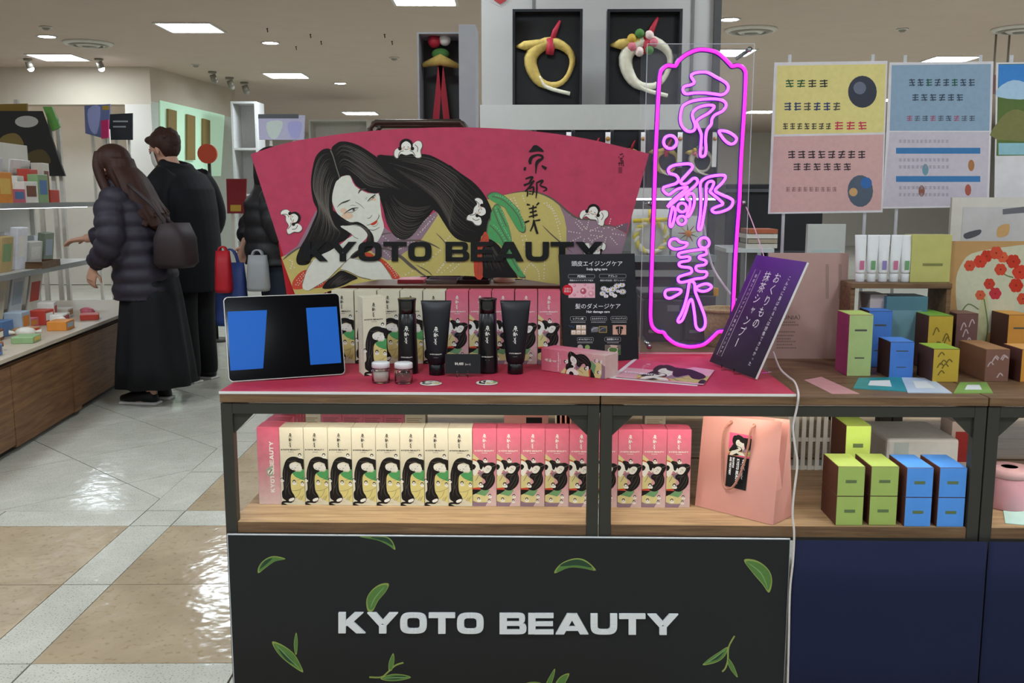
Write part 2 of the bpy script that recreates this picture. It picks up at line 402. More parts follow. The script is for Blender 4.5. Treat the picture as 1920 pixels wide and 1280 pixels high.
# ------------------------------------------------------------------ the building
BA = 0.034                                         # the hall's grid is turned a little from the counter
BR = Matrix.Rotation(BA, 3, 'Z')
CEIL = 3.0
def B(u, v, z=0.0): return BR @ Vector((u, v, z))
def toB(p): return BR.transposed() @ Vector(p)
M_CEIL = mat('#ccb8a9', 0.9, var=0.03, scale=3)
M_WALL = mat('#d6d0c6', 0.85, var=0.03, scale=4)
M_GROUT = mat('#5f594f', 0.8)
def stone(name, base, dark, fleck, fs, rough):
    m = bpy.data.materials.new(name); m.use_nodes = True; nt = m.node_tree; b = nt.nodes['Principled BSDF']
    tc = nt.nodes.new('ShaderNodeTexCoord')
    n1 = nt.nodes.new('ShaderNodeTexNoise'); n1.inputs['Scale'].default_value = 5; n1.inputs['Detail'].default_value = 8; n1.inputs['Distortion'].default_value = 0.6
    n2 = nt.nodes.new('ShaderNodeTexNoise'); n2.inputs['Scale'].default_value = fs; n2.inputs['Detail'].default_value = 3
    for n in (n1, n2): nt.links.new(tc.outputs['Object'], n.inputs['Vector'])
    r1 = ramp(nt, [(0.3, dark), (0.7, base)]); nt.links.new(n1.outputs['Fac'], r1.inputs['Fac'])
    r2 = ramp(nt, [(0.33, fleck), (0.42, '#ffffff')]); nt.links.new(n2.outputs['Fac'], r2.inputs['Fac'])
    mx = nt.nodes.new('ShaderNodeMix'); mx.data_type = 'RGBA'; mx.blend_type = 'MULTIPLY'; mx.inputs['Factor'].default_value = 1
    nt.links.new(r1.outputs['Color'], mx.inputs['A']); nt.links.new(r2.outputs['Color'], mx.inputs['B'])
    nt.links.new(mx.outputs['Result'], b.inputs['Base Color'])
    b.inputs['Roughness'].default_value = rough; b.inputs['Specular IOR Level'].default_value = 0.2
    n3 = nt.nodes.new('ShaderNodeTexNoise'); n3.inputs['Scale'].default_value = 14; n3.inputs['Detail'].default_value = 2
    nt.links.new(tc.outputs['Object'], n3.inputs['Vector'])
    bp = nt.nodes.new('ShaderNodeBump'); bp.inputs['Strength'].default_value = 0.13; bp.inputs['Distance'].default_value = 0.02
    nt.links.new(n3.outputs['Fac'], bp.inputs['Height']); nt.links.new(bp.outputs['Normal'], b.inputs['Normal'])
    return m
M_BEIGE = stone('beige_stone', '#bba88c', '#a8957a', '#e9e4dc', 45, 0.13)
M_TERR = stone('terrazzo', '#cfcdc0', '#c0beb1', '#b3b0a5', 170, 0.14)
fl = struct(MB().bx(-16, 16, -6, 27, -0.1, -0.006, M_TERR), 'floor')
def poly_clip(poly, cl):
    return clip_tri(poly, cl)
def tile(poly, material, gap=0.0022):
    cx = sum(p[0] for p in poly) / len(poly); cy = sum(p[1] for p in poly) / len(poly)
    if len(poly) < 3: return
    area = abs(sum(poly[i][0] * poly[(i + 1) % len(poly)][1] - poly[(i + 1) % len(poly)][0] * poly[i][1] for i in range(len(poly)))) / 2
    if area < 0.002: return
    pts = []
    for p in poly:
        d = math.hypot(p[0] - cx, p[1] - cy); k = max(0.0, 1 - gap * 1.5 / d); pts.append((cx + (p[0] - cx) * k, cy + (p[1] - cy) * k))
    mb = MB(); mb.prism([B(x, y, -0.004) for x, y in pts], (0, 0, 0.004), material)
    c = B(cx, cy, 0); mb.v = [tuple(Vector(p) - c) for p in mb.v]
    o = mb.build('tile'); o.location = c; o.parent = fl
struct(MB().add([B(-5.2, 2.0, -0.0055), B(-1.3, 2.0, -0.0055), B(-1.3, 9.4, -0.0055), B(-5.2, 9.4, -0.0055)], [(0, 1, 2, 3)], M_GROUT), 'trim_1', fix=False)
struct(MB().add([B(-1.3, 2.0, -0.0055), B(0.42, 2.0, -0.0055), B(0.42, 6.38, -0.0055), B(-1.3, 6.38, -0.0055)], [(0, 1, 2, 3)], M_GROUT), 'trim_3', fix=False)
S0, S1 = -1.474, -1.312                            # pale strip running away from the camera
T = 0.578
v = 2.0
for v0, v1 in ((2.0, 2.365), (2.365, 2.55), (2.55, 3.11), (3.11, 3.70), (3.70, 3.885), (3.885, 4.46), (4.46, 5.04), (5.04, 5.225), (5.225, 5.80), (5.80, 6.38)):
    pale = abs(v1 - v0 - 0.185) < 0.01
    # strip cell
    tile([(S0, v0), (S1, v0), (S1, v1), (S0, v1)], M_TERR)
    u = S1
    while u < 0.1:
        tile([(u, v0), (u + T, v0), (u + T, v1), (u, v1)], M_TERR if pale else M_BEIGE); u += T
    if v1 <= 3.9:
        u = S0 - 0.02 if pale else S0
        u = S0
        while u > -3.4:
            tile([(u - T, v0), (u, v0), (u, v1), (u - T, v1)], M_TERR if pale else M_BEIGE); u -= T
# pale field laid on the diagonal beyond the cross strip
cl = [(-1, 0, S0), (0, 1, -3.885), (0, -1, 9.4), (1, 0, 5.1)]
q = 0.60; s2 = math.sqrt(.5)
p0 = toB(atZ(139, 860, 0))
for i in range(-8, 9):
    for j in range(-8, 9):
        P4 = [(p0.x + (a - b) * q * s2, p0.y + (a + b) * q * s2) for a, b in ((i, j), (i + 1, j), (i + 1, j + 1), (i, j + 1))]
        r = poly_clip(P4, cl)
        if len(r) >= 3: tile(r, M_TERR)
struct(MB().bx(-16, 16, -6, 27, CEIL, CEIL + 0.1, M_CEIL), 'ceiling')
struct(MB().bx(-16, 16, 26.5, 26.7, 0, CEIL, M_WALL), 'wall_back')
struct(MB().bx(-16.2, -16, -6, 27, 0, CEIL, M_WALL), 'wall_left')
struct(MB().bx(16, 16.2, -6, 27, 0, CEIL, M_WALL), 'wall_right')
struct(MB().bx(-16, 16, -6.2, -6, 0, CEIL, M_WALL), 'wall_front')
# shop front at the left: bulkhead wall over lit niches
c0 = atZ(280, 125, CEIL); c1 = atZ(440, 168, CEIL)
sof = atY(100, 196, c0.y).z; NC0 = c0.copy(); NC1 = c1.copy()
M_BULK = mat('#c8bcaa', 0.85, var=0.03, scale=4)
struct(MB().bx(-15.9, c0.x, c0.y, c0.y + 0.25, sof, CEIL, M_BULK), 'wall_bulkhead')
mb = MB(); d = (c1 - c0).normalized(); nn = Vector((d.y, -d.x, 0))
zs = atY(300, 190, c0.y).z
mb.hexa([c0 - nn * 0 + Vector((0, 0, zs - CEIL)), c1 + Vector((0, 0, zs - CEIL)), c1 - nn * 0.25 + Vector((0, 0, zs - CEIL)), c0 - nn * 0.25 + Vector((0, 0, zs - CEIL)), c0, c1, c1 - nn * .25, c0 - nn * .25], M_BULK)
struct(mb, 'wall_corner')
struct(MB().bx(c0.x - 0.35, c0.x, c0.y - 0.02, c0.y + 0.4, 0, sof, M_WALL), 'trim_2')
struct(MB().bx(-15.9, c0.x - 0.35, c0.y + 1.2, c0.y + 1.3, 0, CEIL - .02, M_WALL), 'wall_niche')
# ------------------------------------------------------------------ ceiling fittings
M_LAMP = bpy.data.materials.new('lamp_diffuser'); M_LAMP.use_nodes = True
_b = M_LAMP.node_tree.nodes['Principled BSDF']; _b.inputs['Base Color'].default_value = (.9, .9, .9, 1)
_b.inputs['Emission Color'].default_value = lin('#e6f4ff'); _b.inputs['Emission Strength'].default_value = PANEL_LIGHT
M_TRIMW = mat('#d8d3ca', 0.5)
def ceiling_panel(u, v, label, s=0.58, h=0.58):
    p = B(u, v, CEIL)
    r = thing('ceiling_light', label, 'ceiling light', p, (0, 0, BA), 'ceiling light panels')
    mb = MB(); t = 0.025
    for a in ((-s / 2, -s / 2 + t, -h / 2, h / 2), (s / 2 - t, s / 2, -h / 2, h / 2), (-s / 2 + t, s / 2 - t, -h / 2, -h / 2 + t), (-s / 2 + t, s / 2 - t, h / 2 - t, h / 2)): mb.bx(a[0], a[1], a[2], a[3], -0.012, 0.0, M_TRIMW)
    mb.build('frame', r, local=True)
    for k in range(3):
        w = (s - 2 * t) / 3; x = -s / 2 + t + w * k
        m2 = MB(); m2.add([(x + .006, -h / 2 + t, -.004), (x + w - .006, -h / 2 + t, -.004), (x + w - .006, h / 2 - t, -.004), (x + .006, h / 2 - t, -.004)], [(3, 2, 1, 0)], M_LAMP)
        m2.build('diffuser', r, local=True, fix=False)
    return r
for (px, py, lb) in ((357, 51, 'large bright square ceiling light upper left, the biggest in view'), (110, 107, 'bright square ceiling light over the left shop front between two spotlights'),
                     (537, 141, 'smaller bright square ceiling light left of the hanging grey box'), (1366, 98, 'square ceiling light seen behind the top of the neon sign')):
    q_ = toB(atZ(px, py, CEIL)); ceiling_panel(q_.x, q_.y, lb)
q_ = toB(atZ(795, -3, CEIL)); ceiling_panel(q_.x, q_.y, 'bright ceiling light cut by the top edge of the picture')
for (px, py, lb) in ((627, 237, 'tiny far square ceiling light just above the fan panel'), (676, 212, 'far square ceiling light left of the metal rail')):
    q_ = toB(atZ(px, py, CEIL)); ceiling_panel(q_.x, min(q_.y, 25.5), lb, 0.7, 0.7)
HID = {}
NTH = ['first', 'second', 'third', 'fourth', 'fifth']
for iu, u in enumerate((-5.5, -3.1, -0.66, 1.8, 4.3)):  # unseen panels added to light the counters from above and behind the camera
    for iv, v in enumerate((-2.6, 0.8, 4.2)):
        ceiling_panel(u, v, 'added ceiling light out of the picture, %s from the left in the %s row' % (NTH[iu], ['row behind the camera', 'overhead', 'row over the counters'][iv].replace('row ', '')))
for iu, (u, v) in enumerate(((4.5, 8.3), (7.0, 8.3), (7.5, 12.5), (10.5, 16.5), (7.0, 17.5), (0.6, 15.0), (0.4, 19.5), (-9.0, 10.0), (-9.0, 5.0), (-7.5, 15.5), (5.6, 12.5), (9.5, 9.5), (10.0, 12.5), (5.2, 20.0), (9.0, 20.0), (7.5, 5.2), (7.5, 1.2), (2.2, 16.5), (2.4, 20.5))):  # panels added out of sight to brighten the far hall and ceiling
    sd_ = 'right' if u > 0 else 'left'; HID[sd_] = HID.get(sd_, -1) + 1; ceiling_panel(u, v, 'added hidden far ceiling light, %s of those on the %s' % ((NTH + ['sixth', 'seventh', 'eighth', 'ninth', 'tenth', 'eleventh', 'twelfth', 'thirteenth', 'fourteenth', 'fifteenth', 'sixteenth', 'seventeenth', 'eighteenth', 'nineteenth', 'twentieth'])[HID[sd_]], sd_))
def lathe_fixture(name, px, py, label, cat, prof, material, extra=None):
    p = atZ(px, py, CEIL); r = thing(name, label, cat, p)
    mb = MB().lathe(prof, material, (0, 0, 0), 20); mb.build('housing', r, local=True)
    if extra: extra(r)
    return r
M_STEEL = mat('#8d867b', 0.4, metal=0.4)
def dl(px, py, lb):
    p = atZ(px, py, CEIL); r = thing('downlight', lb, 'downlight', p, group='recessed downlights')
    MB().lathe([(0.105, 0), (0.11, -0.008), (0.088, -0.008), (0.085, 0)], M_TRIMW, n=20).build('ring', r, local=True)
    MB().lathe([(0.0, -0.005), (0.085, -0.005)], M_LAMP, n=20).build('lens', r, local=True)
dl(88, 68, 'small round downlight left of the round air vent'); dl(507, 80, 'small round downlight right of the biggest ceiling light')
dl(638, 156, 'small round downlight right of the smaller square light'); dl(1368, 36, 'small round downlight beside the dark wall edge at top')
def vent(px, py, lb):
    p = atZ(px, py, CEIL); r = thing('air_vent', lb, 'air vent', p, group='round ceiling vents')
    for i, (a, b_) in enumerate(((0.27, 0.235), (0.205, 0.17), (0.14, 0.105))):
        MB().lathe([(b_, 0), (a, 0), (a, -0.012 - .006 * i), (b_, -0.03 - .008 * i), (b_ - .012, -0.03 - .008 * i), (b_ - .012, 0)], M_STEEL if i % 2 else M_TRIMW, n=28).build('ring', r, local=True)
    MB().lathe([(0.0, -.055), (0.06, -0.05), (0.07, -0.03), (0.05, 0)], M_STEEL, n=20).build('cone', r, local=True)
vent(165, 80, 'round ceiling air vent at the upper left'); vent(1408, 55, 'round ceiling air vent right of the dark wall edge'); vent(1912, 53, 'round ceiling air vent cut by the right picture edge')
def spot(px, py, lb, on):
    p = atZ(px, py - 6, CEIL); r = thing('spotlight', lb, 'spotlight', p, group='ceiling spotlights')
    k = p.y / 17.0
    MB().lathe([(0.07 * k, 0), (0.07 * k, -0.03 * k), (0.02 * k, -0.03 * k)], M_STEEL, n=14).build('base', r, local=True)
    m = MB(); a = Vector((0, 0, -.05 * k)); b_ = Vector((0.03 * k, 0.02 * k, -0.16 * k))
    m.tube([a, (a + b_) / 2, b_], [0.05 * k, 0.055 * k, 0.055 * k], M_STEEL, 14); hd = m.build('head', r, local=True)
    m = MB(); m.ball(b_, 0.052 * k, M_LAMP if on else mat('#9b968c', 0.4)); m.build('bulb', r, local=True, under=hd)
spot(52, 116, 'lit ceiling spotlight left of the square light by the shop front', True); spot(185, 116, 'lit ceiling spotlight right of the square light by the shop front', True)
spot(398, 140, 'first unlit spotlight right of the wall corner', False); spot(430, 151, 'second unlit spotlight right of the wall corner', False); spot(458, 160, 'third and farthest unlit spotlight right of the wall corner', False)
def detector(px, py, lb):
    p = atZ(px, py, CEIL); r = thing('smoke_detector', lb, 'smoke detector', p, group='ceiling smoke detectors')
    MB().lathe([(0.0, -0.035), (0.02, -0.035), (0.035, -0.022), (0.042, -0.015), (0.05, 0)], M_STEEL, n=16).build('cap', r, local=True)
    MB().lathe([(0.05, 0), (0.063, -0.002), (0.063, -0.01), (0.042, -0.013)], M_TRIMW, n=16).build('base', r, local=True)
for px, py, lb in ((86, 52, 'small detector above the round downlight at upper left'), (1692, 56, 'white ceiling detector above the yellow poster'), (739, 110, 'tiny detector left of the hanging grey box'), (367, 123, 'tiny detector above the unlit spotlights')): detector(px, py - 2, lb)
M_BLK = mat('#141414', 0.5)
hk = ['first', 'second', 'third', 'fourth', 'fifth', 'sixth']
for i, (px, py) in enumerate(((501, 56), (582, 67), (602, 80), (555, 90), (721, 67), (735, 80))):
    p = atZ(px, py - 3, CEIL); mb = MB()
    mb.tube([p, p + Vector((0, 0, -.02)), p + Vector((.005, 0, -.032)), p + Vector((0, 0, -.04))], 0.005, M_BLK, 6)
    mb.lathe([(0.010, 0), (0.010, -.006), (0, -.006)], M_BLK, p, 8)
    solo(mb, 'ceiling_hook', 'tiny black ceiling hook, %s from the left' % hk[[0, 2, 3, 1, 4, 5][i]], 'hook', 'black ceiling hooks')
# ------------------------------------------------------------------ display counters (steel frame, oak top, oak shelf)
Y0 = 2.25
TZ = atY(950, 735.5, Y0).z                        # top of the red sheet
SZ = atY(770, 980, Y0 + 0.01).z                    # top of the lower shelf
XL = atY(410, 738, Y0).x; XM = atY(1126, 738, Y0).x; XR = XM + (XM - XL); XE = atY(1493, 737, Y0).x
WT = TZ - 0.007                                    # top of the oak
DEP = 0.62
M_OAKX = wood('oak_x', '#4c3828', '#6b5038', '#836648', 0)
M_OAKLIT = wood('oak_lit', '#846a4c', '#ab8d68', '#c6a983', 0)  # same oak made paler: LED light on the shelf put into its colour
M_FRAME = mat('#37352f', 0.45, metal=0.2, var=0.03)
M_LED = bpy.data.materials.new('led'); M_LED.use_nodes = True
_b = M_LED.node_tree.nodes['Principled BSDF']; _b.inputs['Emission Color'].default_value = lin('#fff6ea'); _b.inputs['Emission Strength'].default_value = LED_LIGHT
def counter(x0, x1, label, led=True, Y0=Y0):
    r = thing('display_counter', label, 'counter', ((x0 + x1) / 2, Y0 + DEP / 2, 0), group='oak and steel display counters')
    g = 0.0015; x0 += g; x1 -= g; t = 0.021; w = 0.028; y1 = Y0 + DEP
    top = MB().bx(x0, x1, Y0, y1, WT - t, WT, M_OAKX).build('oak_top', r, bevel=0.002)
    zr = WT - t - 0.002
    for xa, xb in ((x0, x0 + w), (x1 - w, x1)):
        for ya, yb in ((Y0 + .004, Y0 + .004 + w), (y1 - w, y1)):
            MB().bx(xa, xb, ya, yb, 0.0, zr, M_FRAME).build('post', r, bevel=0.0015)
    for ya, yb in ((Y0 + .004, Y0 + .004 + w), (y1 - w, y1)):
        MB().bx(x0 + w, x1 - w, ya, yb, zr - 0.026, zr, M_FRAME).build('rail', r, bevel=0.0015)
    for xa, xb in ((x0, x0 + w), (x1 - w, x1)):
        MB().bx(xa, xb, Y0 + .004 + w, y1 - w, zr - 0.026, zr, M_FRAME).build('rail', r, bevel=0.0015)
    k = 0.05
    for xa, s in ((x0 + w, 1), (x1 - w, -1)):
        MB().prism([(xa, Y0 + .012, zr - .026), (xa + s * k, Y0 + .012, zr - .026), (xa, Y0 + .012, zr - .026 - k)], (0, .005, 0), M_FRAME).build('gusset', r)
    MB().bx(x0 + .012, x1 - .012, Y0 + .01, y1 - .002, SZ - 0.026, SZ, M_OAKLIT).build('oak_shelf', r, bevel=0.002); MB().bx(x0 + w + .0005, x1 - w - .0005, Y0 + .0065, Y0 + .0097, SZ - 0.026, SZ - .0002, M_OAKX).build('shaded_edge', r)  # thin strip of darker oak paints the shade on the shelf's front edge
    MB().bx(x0 + w, x1 - w, Y0 + .0045, Y0 + .03, SZ - .034, SZ - .026, M_FRAME).build('shelf_rail', r)
    if led:
        MB().bx(x0 + w + .03, x1 - w - .03, Y0 + .036, Y0 + .05, WT - t - .010, WT - t - .0005, M_LED).build('led_strip', r)
    return r
counter(XL, XM, 'long oak topped steel counter under the tablet and bottles')
counter(XM, XR, 'oak topped steel counter carrying the neon sign and the soap boxes')
counter(XR, XR + 0.9, 'oak topped steel counter cut by the right picture edge')
for i_, (a_, b_) in enumerate(((XL, XM), (XM, XR), (XR, XR + .9))):
    counter(a_, b_, ['oak and steel counter standing behind the fan sign', 'oak and steel counter standing behind the neon sign', 'oak and steel counter standing behind the flower picture'][i_], False, Y0 + DEP + .006)
# red printed sheet with white edge lying over the counter tops
M_RED = mat('#b5304a', 0.6, var=0.10, scale=45)
M_WHITE = mat('#d9d6d2', 0.5, var=0.02)
r = thing('counter_sheet', 'crimson printed board with white edge covering the counter top', 'display board', ((XL + XE) / 2, Y0 + .3, WT))
MB().bx(XL + .0005, XE, Y0 - .001, Y0 + DEP, WT, TZ - .0004, M_WHITE).build('white_core', r, bevel=0.0008)
MB().bx(XL + .0015, XE - .001, Y0 + .0002, Y0 + DEP - .001, TZ - .0004, TZ, M_RED).build('red_print', r)
# ------------------------------------------------------------------ inks
def ink(h): return mat(h, 0.6, var=0.05, scale=80, spec=0.25)
K_BLK = ink('#171514'); K_HAIR = ink('#171312'); K_STR = ink('#6c655d'); K_SKIN = ink('#d3d3c6'); K_LINE = ink('#5f564c')
K_YEL = ink('#bdae66'); K_PUR = ink('#8d7380'); K_PURD = ink('#6f5866'); K_DOT = ink('#d5ccc0'); K_VERM = ink('#bf4630'); K_GRN = ink('#4f9a5c'); K_GRNL = ink('#8cc79a')
K_WHT = ink('#e4e2d8'); K_LIP = ink('#c23a26'); K_BLUSH = ink('#d9b79c'); K_BROW = ink('#4c463f'); K_VIO = ink('#6d5aa0'); K_GREY = ink('#77736c')
K_FANRED = mat('#b43c59', 0.7, var=0.12, scale=30)
def Z1(*ps): return [((450 + p[0] / 3.6575, 220 + p[1] / 3.6575) + ((p[2] / 3.6575,) if len(p) > 2 else ())) for p in ps]
def Z2(*ps): return [((820 + p[0] / 3.657, 220 + p[1] / 3.657) + ((p[2] / 3.657,) if len(p) > 2 else ())) for p in ps]
def ZA(*ps): return [((560 + p[0] / 7.112, 250 + p[1] / 7.112) + ((p[2] / 7.112,) if len(p) > 2 else ())) for p in ps]
def ZB(*ps): return [((540 + p[0] / 7.112, 380 + p[1] / 7.112) + ((p[2] / 7.112,) if len(p) > 2 else ())) for p in ps]
def ZC(*ps): return [((740 + p[0] / 6.096, 330 + p[1] / 6.096) + ((p[2] / 6.096,) if len(p) > 2 else ())) for p in ps]
def dots(art, pts, sp, r, material, layer, n=6):
    P = crv(pts, 12); acc = 0; last = P[0]
    for p in P[1:]:
        d = math.hypot(p[0] - last[0], p[1] - last[1]); acc += d; last = p
        if acc >= sp: acc = 0; art.dot(p[0], p[1], r, material, n, layer)
def strands(art, g0, g1, k, w, material, layer, rnd, a=0.05, b=0.95):
    """fine light lines between two guide curves"""
    A = crv(g0, 10); B_ = crv(g1, 10); n = min(len(A), len(B_))
    A = [A[int(i * (len(A) - 1) / (n - 1))] for i in range(n)]; B_ = [B_[int(i * (len(B_) - 1) / (n - 1))] for i in range(n)]
    for i in range(k):
        t = (i + 0.5 + rnd.uniform(-.35, .35)) / k; s = rnd.uniform(a, .35); e = rnd.uniform(.65, b)
        pl = [(A[j][0] * (1 - t) + B_[j][0] * t, A[j][1] * (1 - t) + B_[j][1] * t) for j in range(int(s * n), max(int(s * n) + 4, int(e * n)))]
        art.stroke(pl, w * rnd.uniform(.6, 1.3), material, 0, layer, taper=True)
def baby(art, x, y, s, ang, L, body=True, face=True):
    """a little white-robed figure, s = head radius in drawing units"""
    ca, sa = math.cos(ang), math.sin(ang)
    def T(p): return (x + (p[0] * ca - p[1] * sa) * s, y + (p[0] * sa + p[1] * ca) * s)
    def F(pts, m, l): art.fill([T(p) for p in pts], m, 3, l)
    if body:
        o = [(-1.9, 1.6), (-1.8, .7), (-1.0, .3), (.6, .1), (1.6, -.7), (2.3, -.7), (2.6, 0), (2.3, .8), (2.4, 1.8), (1.6, 1.9), (1.0, 1.3), (0, 1.5), (-.9, 1.3), (-1.4, 2.0)]
        F([(a * 1.06, b * 1.06) for a, b in o], K_LINE, L); F(o, K_WHT, L + 1)
        art.stroke([T(p) for p in ((-1.3, 1.8), (-1.0, 1.0), (-.3, .8))], s * .12, K_LINE, 3, L + 2); art.stroke([T(p) for p in ((1.5, 1.7), (1.1, 1.0), (.6, .8))], s * .12, K_LINE, 3, L + 2)
        art.stroke([T(p) for p in ((1.4, -.2), (1.9, .3), (1.8, 1.0))], s * .12, K_LINE, 3, L + 2)
    F([(-1.05, .2), (-1.0, -.6), (-.4, -1.1), (.4, -1.1), (1.0, -.6), (1.05, .2), (.7, .4), (-.7, .4)], K_HAIR, L + 3)
    for q in (-1, 1):
        c = T((q * 1.0, .45)); art.dot(c[0], c[1], s * .33, K_HAIR, 8, L + 3)
    F([(-.75, .35), (-.7, -.3), (0, -.75), (.7, -.3), (.75, .35), (.4, .85), (-.4, .85)], K_WHT, L + 4)
    if face:
        for q in (-1, 1):
            c = T((q * .55, .45)); art.dot(c[0], c[1], s * .22, K_BLUSH, 7, L + 5); c = T((q * .32, .2)); art.dot(c[0], c[1], s * .09, K_BLK, 6, L + 6)
        art.stroke([T(p) for p in ((-.3, .5), (0, .62), (.3, .5))], s * .1, K_LINE, 2, L + 6)
FAN_TOP = [(470, 289), (515, 274), (560, 263), (640, 251), (700, 245), (760, 241), (850, 238.5), (940, 241), (1020, 248), (1100, 260), (1170, 276), (1217, 288)]
FAN_BOT = [(1137, 578), (1112, 560), (1080, 545), (1047, 533), (984, 523.5), (914, 518.5), (858, 516.5), (797, 517), (750, 519.5), (695, 526.5), (652, 535), (610, 548), (585, 560), (563, 578)]
def woman_art(art, fine=True, babies=True):
    """the reclining long-haired woman, in photo pixels of the fan panel"""
    rnd = random.Random(3)
    bot = [p for p in FAN_BOT]
    yb = [b for b in bot if b[0] < 1075]
    # robe
    art.fill(Z1((283, 958), (400, 893), (700, 900), (1100, 930)) + ZC((310, 720), (480, 440), (560, 300), (1100, 262)) + Z2((460, 530), (540, 515), (620, 508), (700, 520), (780, 555), (835, 600), (870, 680), (885, 760), (885, 850), (880, 1000)) + [(1066, 538)] + yb, K_YEL, 0, 1)
    art.fill(Z2((835, 600), (880, 640), (960, 690), (1040, 698), (1100, 704), (1150, 735), (1200, 747), (1260, 775), (1298, 796)) + [(1166, 474), (1140, 570)] + [(1112, 560), (1080, 545), (1066, 538)] + Z2((880, 1000), (885, 850), (885, 760), (870, 680)), K_PUR, 0, 1)
    art.fill(Z2((1215, 745), (1310, 722), (1298, 790), (1250, 765)), K_PURD, 0, 1)
    art.fill(Z1((288, 958), (395, 880), (470, 740), (520, 640), (580, 640), (520, 800), (430, 890), (340, 935)), K_PUR, 0, 2)
    art.fill(ZC((480, 398), (492, 450), (400, 590), (310, 720), (180, 730), (0, 780), (0, 560), (330, 500), (430, 430)), K_PUR, 0, 2)
    art.fill(ZB((1130, 540), (1250, 400), (1280, 320), (1500, 500), (1707, 470), (1707, 560), (1530, 680), (1480, 725), (1330, 770), (1220, 710), (1120, 660)), K_PUR, 0, 2)
    for pl in (Z2((495, 545), (540, 640), (575, 800), (620, 960), (660, 1020)), Z2((520, 535), (560, 640), (600, 800), (640, 920)), Z2((580, 520), (600, 580)), Z2((720, 580), (790, 640), (830, 760), (850, 860)), Z2((740, 575), (800, 640), (845, 740)), Z2((640, 1000), (600, 1050), (590, 1110)), Z2((650, 1005), (690, 1050), (700, 1110)), Z2((725, 880), (735, 980), (730, 1110)), Z2((0, 1060), (90, 960), (150, 930)), Z2((20, 1075), (120, 990)),
               ZC((100, 1140), (330, 1010), (520, 850)), ZC((470, 1120), (560, 1000), (660, 880)), ZC((620, 1110), (700, 1040), (780, 960)), ZC((560, 760), (640, 680)), ZB((20, 900), (60, 800), (20, 760)), ZB((60, 880), (100, 850))):
        dots(art, pl, 4.2, 1.35, K_DOT, 3)
    for c in ((1015, 800), (1165, 790)):
        for k in range(8):
            a = math.pi * k / 4 + .2; dots(art, Z2((c[0] + 20 * math.cos(a), c[1] + 20 * math.sin(a)), (c[0] + 120 * math.cos(a), c[1] + 95 * math.sin(a))), 4.0, 1.2, K_DOT, 3)
    dots(art, Z2((895, 655), (960, 700), (1015, 760)), 4, 1.2, K_DOT, 3)
    for pl in (ZC((20, 600), (60, 830)), ZC((300, 640), (450, 470)), ZC((250, 690), (400, 520)), ZC((210, 640), (420, 440)), ZB((1240, 420), (1400, 560)), ZB((1220, 520), (1420, 640)), ZB((1260, 620), (1380, 740)), ZB((1420, 560), (1680, 520)), ZB((1450, 640), (1600, 560))):
        dots(art, pl, 4.0, 1.1, K_DOT, 4)
    # robe folds and outline
    for pl, w in ((Z2((455, 532), (540, 513), (620, 506), (700, 518), (780, 553), (840, 598), (900, 650), (960, 690), (1040, 700), (1100, 706), (1150, 737), (1210, 748), (1298, 797)), 3.6), (Z1((292, 978), (350, 930), (440, 872)), 3.2), (ZC((0, 742), (250, 735), (400, 770), (520, 830)), 3.2), (ZC((10, 885), (80, 920), (180, 1010), (300, 1110), (360, 1142)), 4.2),
                  (ZC((470, 650), (560, 740), (690, 920)), 1.8), (ZC((240, 1010), (380, 1090), (430, 1140)), 2), (Z2((720, 740), (780, 800), (860, 870), (930, 930)), 2.4), (ZB((1180, 470), (1260, 420), (1400, 400)), 2.4), (ZB((1450, 700), (1540, 760), (1640, 850), (1707, 900)), 4), (ZB((1170, 640), (1280, 610), (1400, 650)), 3)):
        art.stroke(pl, w, K_LINE, 5, 5, taper=True)
    # sleeves
    for pg in (ZB((250, 895), (160, 930), (80, 1020), (55, 1090), (80, 1152), (200, 1142), (190, 1080), (220, 980)), ZB((1195, 728), (1300, 780), (1420, 900), (1492, 1000), (1390, 1012), (1330, 900), (1250, 820), (1165, 765)), ZB((330, 1135), (505, 1045), (480, 1110), (430, 1130)), ZB((1010, 690), (1060, 660), (1135, 690), (1130, 725), (1020, 725))):
        art.fill(pg, K_VERM, 3, 6)
    for pl in (ZB((95, 1060), (210, 930)), ZB((90, 1110), (220, 960)), ZB((120, 1120), (215, 1010)), ZB((1290, 800), (1380, 900), (1440, 1000)), ZB((1310, 780), (1420, 910), (1460, 980)), ZB((380, 1120), (470, 1070))): dots(art, pl, 3.3, 1.0, K_DOT, 7)
    # long hair falling behind
    art.fill(Z1((940, 262), (1040, 263), (1100, 252), (1270, 252), (1360, 285), (1463, 345)) + Z2((60, 308), (160, 382), (240, 438), (300, 500), (345, 570), (375, 650), (360, 720)) + ZC((1060, 620), (990, 690), (975, 745), (850, 757), (720, 722), (640, 650), (560, 530), (490, 420), (445, 385)) + Z1((1290, 570), (1150, 470), (1000, 360)), K_HAIR, 3, 8)
    art.fill(Z1((955, 520), (1010, 485), (1150, 500), (1330, 590)) + ZC((425, 410), (330, 520), (200, 680)) + Z1((1130, 838), (1090, 830), (1050, 800), (1005, 720), (980, 620)), K_HAIR, 3, 8)
    art.fill(ZC((1075, 715), (1200, 800), (1250, 900), (1400, 1140), (1370, 1162), (1180, 1158), (1010, 1152), (1000, 900), (1010, 800)), K_HAIR, 3, 8)
    # head hair
    art.fill(Z1((625, 225), (660, 180), (700, 165), (760, 172), (830, 200), (900, 245), (960, 290), (1040, 370), (1150, 450), (1300, 560), (1340, 600), (1300, 592), (1100, 530), (1010, 492), (940, 522), (880, 512), (800, 470), (770, 420), (750, 398), (700, 402), (682, 416), (655, 340)), K_HAIR, 3, 12)
